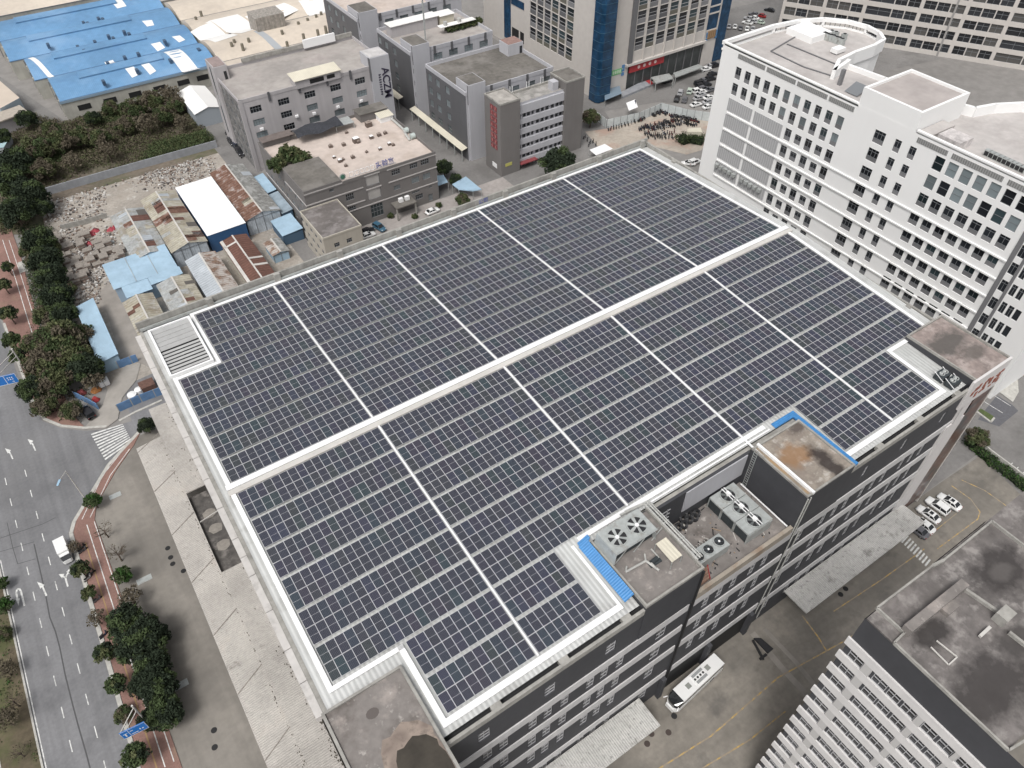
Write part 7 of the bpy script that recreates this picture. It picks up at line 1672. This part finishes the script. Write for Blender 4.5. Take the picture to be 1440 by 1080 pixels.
def make_car(kind, col, label, group=None, sunroof=False, detail=True):
    t = thing('parked_car', label, 'car', (0,0,0), group, 0.0, True)
    b = MB(); loft(b, SECT[kind]); g, r = cabin(kind); zr_ = 0.33 if kind == 'sedan' else 0.37
    if detail:
        b.build('body', CP[col], t, True)
        g.build('window', M_CGLASS, t); r.build('cabin_roof', CP[col], t)
        for x in (-1.38, 1.42):
            for s in (-1, 1): w_ = MB(); wheel_mb(w_, x, s, zr_, 0, 1, 0.84); w_.build('wheel', [M_TYRE,M_RIM], t)
        for s in (-1, 1):
            h_ = MB(); h_.box(1.98,2.20,min(s*0.5,s*0.78),max(s*0.5,s*0.78),0.66 if kind=='sedan' else 0.80,0.76 if kind=='sedan' else 0.92); h_.build('headlight', M_LAMP, t)
            h_ = MB(); h_.box(-2.30,-2.14,min(s*0.5,s*0.80),max(s*0.5,s*0.80),0.74,0.88 if kind=='sedan' else 1.0); h_.build('tail_light', M_TAIL, t)
            h_ = MB(); h_.box(0.72,0.92,min(s*0.90,s*1.08),max(s*0.90,s*1.08),0.96,1.1); h_.build('mirror', CP[col], t)
        if sunroof:
            h_ = MB(); h_.box(-0.65,0.0,-0.4,0.4,1.49,1.515); h_.build('sunroof', M_CGLASS, t)
    else:
        m_ = len(b.v)
        for q, mi in ((g,1),(r,0)):
            i = len(b.v); b.v += q.v; b.f += [tuple(i+k for k in f) for f in q.f]; b.m += [mi]*len(q.f)
        for x in (-1.38,1.42):
            for s in (-1,1): wheel_mb(b, x, s, zr_, 2, 2, 0.84)
        b.build('body', [CP[col], M_CGLASS, M_TYRE], t)
    return t
def heading(a, b_):   # heading of a car whose nose is at pixel b_ and tail at a
    p, q = P(*a,0.5), P(*b_,0.5); return math.atan2(q[1]-p[1], q[0]-p[0])
def place(t, u, v, ang, z=0.0): p = P(u, v, 0.6); t.location = (p[0],p[1],z); t.rotation_euler = (0,0,ang); return t
ang = heading((1322,735),(1290,712))
place(make_car('sedan','white','white sedan with sunroof nearest the canopy corner in the loading yard',None,True),1305.5,723.5,ang,0.03)
place(make_car('suv','white','white estate car in the middle of the three white cars in the yard'),1318,712,ang,0.03)
place(make_car('sedan','white','white sedan with a dark roof panel at the right end of the yard row',None,True),1335,706,ang,0.03)
place(make_car('sedan','white','white car half hidden under the edge of the loading canopy'),1298,737.5,ang,0.03)
place(make_car('sedan','grey','grey car almost wholly hidden under the loading canopy edge'),1289,744.5,ang,0.03)
place(make_car('suv','black','black car parked beside the leaning blue hoarding at the plot entrance'),124,581,heading((131,588),(117,572)),0.17)
# court and lane cars
place(make_car('sedan','white','white car with black windows beside the cream wing in the court'),517,331,heading((510,333),(524,328)),0.03)
place(make_car('sedan','black','black car behind the white one in the court'),516,325,heading((508,328),(522,322)),0.03)
place(make_car('suv','blue','dark teal van standing alone in the office court'),533.5,320,heading((526,316),(541,325)),0.03)
place(make_car('sedan','white','white car parked by the right end of the court'),608,297,heading((600,300),(617,293)),0.03)
place(make_car('sedan','white','white car nearer the factory roof corner under the white block'),968,229.5,heading((974,230),(958,229)),0.03)
place(make_car('suv','white','white car beside a dark one under the white block edge'),976.5,228,heading((968,231),(985,225)),0.03)
# far car park
FAR = {}
def farcar(kind, col, u, v, a):
    key = (kind, col); lb = '%s parked car in the tower car park behind the pale hoarding' % col; g_ = '%s cars in the tower car park' % col
    if key not in FAR: FAR[key] = make_car(kind, col, lb, g_, False, False); t = FAR[key]
    else: t = dup(FAR[key], (0,0,0), 0.0)
    return place(t, u, v, a, 0.035)
aF = heading((952,142),(958,126)); aG = heading((975,150),(990,146))
for kind,col,u,v,a in (('suv','silver',957,130,aF),('suv','black',952,139,aF),('suv','grey',963,140,aF),('suv','pale green',970,128,aF),
  ('sedan','white',979,147,aG),('sedan','silver',983,138,aG),('sedan','silver',985,133,aG),('sedan','white',987,129,aG),('suv','white',981,128,aG),('suv','grey',989,125,aG),('suv','black',986,121,aG),('suv','black',984,117,aG),('sedan','grey',990,113,aG),('sedan','black',993,119,aG),('sedan','white',996,150,aG),('sedan','silver',996,143,aG),('sedan','white',997,137,aG),('suv','black',999,111,aG),('sedan','grey',1000,126,aG),('sedan','black',1002,104,aG),
  ('suv','black',1006,92,aG),('suv','black',1003,78,aF),('sedan','white',993,97,aG),('sedan','silver',1000,93,aG),('suv','black',938,114,aG)): farcar(kind,col,u,v,a)
aH = heading((1025,40),(1026,34))
FAR2 = {}
for k,(col,u,v) in enumerate((('silver',1025,37),('white',1033.5,37),('grey',1041.5,39),('white',1050.5,40),('silver',1058.5,40),('white',1051,32),('silver',1058,30),('white',1060,25),('silver',1053,26),('red',1070,22),('pale green',1068,31),('black',1082,14),('grey',1060,20))):
    lb = '%s parked car in the far upper car park beside the dormitory slab' % col; g_ = '%s cars in the upper car park' % col
    if col not in FAR2: FAR2[col] = make_car('sedan',col,lb,g_,False,False); t = FAR2[col]
    else: t = dup(FAR2[col],(0,0,0))
    place(t,u,v,aH if k < 5 else aH+1.2,0.035)
# works alley: dark vans and a blue tricycle cart
for k,(u,v,col,l) in enumerate(((333,207,'dark blue','dark blue van in the alley under the lettered office, farther one'),(326,200,'black','black car in the alley at the foot of the lettered office'),(337,214,'black','black car nearest the rubbly shed in the alley'))): place(make_car('suv',col,l),u,v,heading((318,190),(345,225)),0.035)
# coach ------------------------------------------------------------------
co = thing('coach', 'long white coach with dark windscreen parked beside the factory bay', 'bus', (0,0,0), None, 0.0, True)
b = MB(); L_, Wd, Hh = 11.2, 2.5, 3.3
pr_ = [(-L_/2,-Wd/2+.1),(L_/2-.9,-Wd/2),(L_/2-.35,-Wd/2+.25),(L_/2,-Wd/2+.7),(L_/2,Wd/2-.7),(L_/2-.35,Wd/2-.25),(L_/2-.9,Wd/2),(-L_/2,Wd/2-.1)]
b.prism(pr_,0.35,1.55); b.prism([(x*0.985,y*0.98) for x,y in pr_[:1]]+[(L_/2-1.5,-Wd/2+.02),(L_/2-1.5,Wd/2-.02),(-L_/2*.985,(Wd/2-.1)*.98)],2.75,Hh); co_b = b.build('body', CP['white'], co)
b = MB(); b.prism([(-L_/2+.05,-Wd/2+.13),(L_/2-.95,-Wd/2+.03),(L_/2-.42,-Wd/2+.3),(L_/2-.1,-Wd/2+.75),(L_/2-.1,Wd/2-.75),(L_/2-.42,Wd/2-.3),(L_/2-.95,Wd/2-.03),(-L_/2+.05,Wd/2-.13)],1.55,2.75); b.build('window_band', M_CGLASS, co)
b = MB(); b.face([(L_/2-1.5,-Wd/2+.05,Hh-.02),(L_/2-1.5,Wd/2-.05,Hh-.02),(L_/2-.3,Wd/2-.3,2.76),(L_/2-.05,Wd/2-.8,2.76),(L_/2-.05,-Wd/2+.8,2.76),(L_/2-.3,-Wd/2+.3,2.76)]); b.build('windscreen', M_CGLASS, co)
b = MB(); b.box(L_/2-.06,L_/2+.18,-Wd/2+.5,Wd/2-.5,0.5,1.5); b.build('front_panel', CP['white'], co)
for x0,x1,y0,y1 in ((1.4,2.2,-.45,.35),(-3.2,-2.4,-.55,.25)):
    b = MB(); b.box(x0,x1,y0,y1,Hh,Hh+.09); b.build('roof_hatch', mat('hatch_grey',(0.24,0.25,0.23),0.6), co)
b = MB(); b.box(-2.1,0.6,-0.95,0.85,Hh,Hh+.16); ru = b.build('roof_unit', CP['white'], co)
for k in range(4):
    b = MB(); b.cyl((-1.6+0.62*k,-.05,Hh+.16),(-1.6+0.62*k,-.05,Hh+.18),0.2,10); b.build('fan', M_FANBLK, ru)
b = MB(); b.box(-1.9,0.4,-.85,-.4,Hh+.16,Hh+.175); b.box(-1.9,0.4,.3,.75,Hh+.16,Hh+.175); b.build('grille', mat('grille_grey',(0.30,0.31,0.31),0.7,rib=('X',0.25,0.02,0.4)), ru)
for x in (-3.2,3.0):
    for s in (-1,1): w_ = MB(); wheel_mb(w_,x,s,0.5,0,1,1.16); w_.build('wheel',[M_TYRE,M_RIM],co)
for s in (-1,1):
    b = MB(); b.bar((L_/2-.4,s*(Wd/2-.1),2.5),(L_/2+.25,s*(Wd/2+.18),2.45),0.12); b.build('mirror', M_SIGNW, co)
p0, p1 = P(1011,926,3.3), P(945,988,2.6); a_ = math.atan2(p1[1]-p0[1],p1[0]-p0[0]); co.location = ((p0[0]+p1[0])/2,(p0[1]+p1[1])/2,0.03); co.rotation_euler = (0,0,a_)
# box truck ---------------------------------------------------------------
bx = thing('box_truck', 'small white box van with dark windscreen at the kerb of the main road', 'van', (0,0,0), None, 0.0, True)
b = MB(); b.box(-2.5,1.05,-.95,.95,0.5,2.35); b.build('cargo_box', CP['white'], bx)
b = MB(); b.prism([(1.1,-.85),(2.3,-.80),(2.5,-.55),(2.5,.55),(2.3,.80),(1.1,.85)],0.4,1.25); b.box(1.1,1.75,-.82,.82,1.25,1.95); b.build('cab', CP['white'], bx)
b = MB(); b.face([(1.76,-.8,1.9),(1.76,.8,1.9),(2.42,.75,1.26),(2.42,-.75,1.26)]); b.face([(1.76,-.8,1.9),(2.42,-.75,1.26),(1.76,-.82,1.26)]); b.face([(1.76,.8,1.9),(2.42,.75,1.26),(1.76,.82,1.26)]); b.build('windscreen', M_CGLASS, bx)
for x in (-1.6,1.7):
    for s in (-1,1): w_ = MB(); wheel_mb(w_,x,s,0.33,0,1,0.82); w_.build('wheel',[M_TYRE,M_RIM],bx)
p0, p1 = P(84,762,1.6), P(94,786,1.2); bx.location = ((p0[0]+p1[0])/2,(p0[1]+p1[1])/2,0.02); bx.rotation_euler = (0,0,math.atan2(p1[1]-p0[1],p1[0]-p0[0]))
# parked scooters and cycles ----------------------------------------------
def scooter_mesh(c):
    b = MB()
    for x in (-0.62,0.62): b.cyl((x,-.05,.26),(x,.05,.26),.26,9,1)
    b.box(-.75,-.05,-.17,.17,.42,.72,0); b.box(-.7,0.0,-.15,.15,.72,.84,1); b.box(-.05,.4,-.14,.14,.26,.36,0)
    b.bar((.42,0,.3),(.60,0,1.0),.22,.2,0); b.bar((.56,-.33,1.02),(.56,.33,1.02),.06,.06,1); b.bar((.62,0,.26),(.55,0,.9),.09,.09,1)
    me = bpy.data.meshes.new('motor_scooter'); me.from_pydata(b.v,[],b.f); me.materials.append(c); me.materials.append(M_TYRE); me.polygons.foreach_set('material_index',b.m); me.update(); return me
SM = [scooter_mesh(mat('scooter_'+n_,c,0.4)) for n_,c in (('black',(0.015,0.015,0.017)),('navy',(0.02,0.025,0.05)),('grey',(0.10,0.10,0.11)),('red',(0.12,0.02,0.02)),('white',(0.4,0.4,0.4)))]
rsx = random.Random(5)
def scoot(u, v, a, label, group):
    p = P(u,v,0.4); o = bpy.data.objects.new('motor_scooter', SM[rsx.choice((0,0,0,0,1,1,2,2,3,4))]); COL.objects.link(o); o.location = (p[0],p[1],0.04); o.rotation_euler = (0,0,a+rsx.uniform(-.25,.25)); tag(o,label,'motor scooter',group)
def srow(pts, n, a, jit, label, group):
    for k in range(n):
        f = (k+0.5)/n*(len(pts)-1); i = min(int(f),len(pts)-2); t_ = f-i
        x = pts[i][0]+(pts[i+1][0]-pts[i][0])*t_; y = pts[i][1]+(pts[i+1][1]-pts[i][1])*t_
        scoot(800+x/6.545, 80+(y+rsx.uniform(-jit,jit))/6.545, a, label, group)
L1 = 'parked scooter in the line against the pale hoarding'; L2 = 'parked scooter in the packed rows in the middle of the scooter lot'; L3 = 'parked scooter in the loose row nearest the factory'
srow([(350,668),(480,635),(640,590),(700,560)],16,0.9,4,L1,'scooters along the hoarding'); srow([(760,540),(830,510),(900,515)],16,1.4,14,L1,'scooters along the hoarding'); srow([(930,545),(1060,560),(1190,590)],22,1.8,16,L1,'scooters along the hoarding')
srow([(640,665),(760,640),(880,615),(1000,575)],24,1.2,14,L2,'scooters in the packed rows'); srow([(690,700),(800,660),(920,640),(1050,615),(1180,620)],26,1.2,14,L2,'scooters in the packed rows'); srow([(680,660),(830,620),(900,600),(1100,590)],22,1.2,10,L2,'scooters in the packed rows')
srow([(720,730),(800,720),(880,715),(980,690)],14,1.0,14,L3,'scooters in the loose row'); srow([(780,740),(870,740),(1000,735)],8,1.0,10,L3,'scooters in the loose row')
for u,v in ((822,193),(826,197),(830,200),(834,199),(838,203),(828,204)): scoot(u,v,0.6,'parked scooter behind the taupe tower beside the white shelter','scooters behind the taupe tower')
for u,v in ((115,770),(117,774),(128,806),(124,813),(137,843),(146,893)): scoot(u,v,0.4,'parked scooter or cycle on the red path near the kerbside trees','scooters on the red path')
for u,v in ((318,187),(322,192),(325,196),(329,203),(341,220)): scoot(u,v,0.8,'scooter standing in the alley below the lettered office','scooters in the alley')
# =============================================================== street furniture
lp = thing('street_lamp','slim pale street lamp whose arm reaches over the main road','street lamp',(0,0,0))
base = P(118,699,0.15); top = P(101,677,8.5); tip = P(84,678,9.0)
lp.location = base; lp['_o'] = list(base)
b = MB(); b.cyl(base,(base[0],base[1],8.6),0.13,8,0,0.08); b.build('pole', M_TRIM2, lp)
hd = Vector((tip[0]-base[0],tip[1]-base[1],0)).normalized(); b = MB(); b.cyl((base[0],base[1],8.5),(base[0]+hd.x*2.6,base[1]+hd.y*2.6,9.2),0.07,6); b.build('arm', M_TRIM2, lp)
b = MB(); q = (base[0]+hd.x*2.5,base[1]+hd.y*2.5); b.bar((q[0],q[1],9.2),(q[0]+hd.x*1.4,q[1]+hd.y*1.4,9.25),0.4,0.16); b.build('lamp_head', mat('lamp_blue',(0.30,0.45,0.58),0.5), lp)
def road_sign(label, pole_px, left_px, right_px, zc, h, marks):
    bs = P(*pole_px,0.15); t = thing('road_sign', label, 'road sign', bs)
    b = MB(); b.cyl(bs,(bs[0],bs[1],zc+h/2+0.3),0.16,8); b.build('pole', M_TRIM2, t)
    l = Vector(P(*left_px,zc)); r = Vector(P(*right_px,zc)); r = Vector((r.x,r.y,zc)); d = (r-l).normalized(); n_ = Vector((-d.y,d.x,0)); 
    if (CAM-l).dot(n_) < 0: n_ = -n_
    for z in (zc-h*0.25,zc+h*0.3):
        b = MB(); b.bar((bs[0],bs[1],z),(l.x-n_.x*0.16,l.y-n_.y*0.16,z),0.12); b.build('arm', M_TRIM2, t)
    b = MB(); W2 = (r-l).length
    def pt(a,c,o): v = l+d*(a*W2)+n_*o; return (v.x,v.y,zc-h/2+c*h)
    i = len(b.v); b.v += [pt(0,0,0),pt(1,0,0),pt(1,1,0),pt(0,1,0),pt(0,0,-.1),pt(1,0,-.1),pt(1,1,-.1),pt(0,1,-.1)]
    for f in ((0,1,2,3),(7,6,5,4),(0,4,5,1),(1,5,6,2),(2,6,7,3),(3,7,4,0)): b.f.append(tuple(i+k for k in f)); b.m.append(0)
    pn = b.build('panel', M_SIGNB, t)
    b = MB()
    for (a0,a1,c0,c1) in [(0.0,1,0,.035),(0,1,.965,1),(0,.012,.035,.965),(.988,1,.035,.965)]+marks: b.face([pt(a0,c0,.02),pt(a1,c0,.02),pt(a1,c1,.02),pt(a0,c1,.02)])
    b.build('marking', M_SIGNW, pn)
    return t
road_sign('blue direction sign hung on a gantry arm over the junction at the left edge',(40,526),(-20,541),(24,531),6.5,2.6,[(.62,.635,.05,.95)]+[(.70+.07*k,.735+.07*k,.62,.72) for k in range(3)]+[(.70+.07*k,.735+.07*k,.42,.52) for k in range(3)]+[(.80,.86,.2,.25),(.845,.86,.12,.2)])
road_sign('blue overhead road sign among the kerbside trees at the lower left',(211,1019),(171,1036),(206,1019),6.5,2.2,[(.30,.318,.1,.9),(.08,.24,.55,.62),(.13,.18,.2,.55),(.36,.62,.18,.26),(.36,.48,.62,.7),(.70,.74,.3,.5),(.80,.86,.3,.42)])
for k,(u,v) in enumerate(((848,112),(850,62))): pass
bb_ = thing('billboard','tilted white board with black strokes above the pale hoarding','billboard',P(890,152,0)); p = P(888,152,3); b = MB(); b.face([(p[0]-2,p[1]-1,3.0),(p[0]+2,p[1]-1,3.2),(p[0]+2.4,p[1]+1.2,5.0),(p[0]-1.6,p[1]+1.2,4.8)]); b.build('board', M_SIGNW, bb_); b = MB(); b.bar((p[0]+1.4,p[1]-.5,3.4),(p[0]+2.2,p[1]+1,4.9),0.4,0.1); b.build('strokes', M_INK, bb_); b = MB(); b.bar((p[0],p[1],0),(p[0],p[1],3.6),0.2); b.build('post', M_STEEL, bb_)
fl = thing('fallen_frame','dark metal ramp frame lying in the loading yard','ramp',P(1079,911,0)); q4 = PX(900,810,4,[(640,350),(720,435),(750,410),(680,350)],0.3); b = MB(); b.prism([p[:2] for p in q4],0.05,0.4); b.build('plate', M_FANBLK, fl); b = MB(); q2 = PX(900,810,4,[(635,360),(695,470)],0.3); b.bar((*q2[0][:2],0.25),(*q2[1][:2],0.25),0.35,0.3); q3 = PX(900,810,4,[(675,468),(712,440)],0.3); b.bar((*q3[0][:2],0.24),(*q3[1][:2],0.24),0.4,0.28); b.build('rail', M_BLACK, fl)
# =============================================================== light
SUN_EL, SUN_AZ = math.radians(58), math.radians(215)     # azimuth measured in the XY plane from +X
w = bpy.data.worlds.new('World'); scene.world = w; w.use_nodes = True
nt = w.node_tree; bg = nt.nodes['Background']
sky = nt.nodes.new('ShaderNodeTexSky'); sky.sky_type = 'NISHITA'; sky.sun_disc = False
sky.sun_elevation = SUN_EL; sky.sun_rotation = math.pi/2-SUN_AZ; sky.dust_density = 6.0; sky.air_density = 1.0; sky.ozone_density = 1.0; sky.altitude = 100
hs = nt.nodes.new('ShaderNodeHueSaturation'); hs.inputs['Saturation'].default_value = 0.18
nt.links.new(sky.outputs[0], hs.inputs['Color']); nt.links.new(hs.outputs[0], bg.inputs[0]); bg.inputs[1].default_value = 0.13
sd = bpy.data.lights.new('sun', 'SUN'); sd.energy = 1.3; sd.angle = math.radians(16); sd.color = (1.0, 0.975, 0.94)
so = bpy.data.objects.new('sun', sd); COL.objects.link(so)
dv = Vector((math.cos(SUN_EL)*math.cos(SUN_AZ), math.cos(SUN_EL)*math.sin(SUN_AZ), math.sin(SUN_EL)))
so.rotation_euler = dv.to_track_quat('Z', 'Y').to_euler(); so.location = (0, 0, 300)
scene.view_settings.view_transform = 'Standard'; scene.view_settings.look = 'None'; scene.view_settings.exposure = 0.25; scene.view_settings.gamma = 1.0
scene.cycles.max_bounces = 5; scene.cycles.diffuse_bounces = 3; scene.cycles.glossy_bounces = 2
scene.cycles.use_denoising = True
for o in list(bpy.data.objects):
    if '_o' in o: del o['_o']
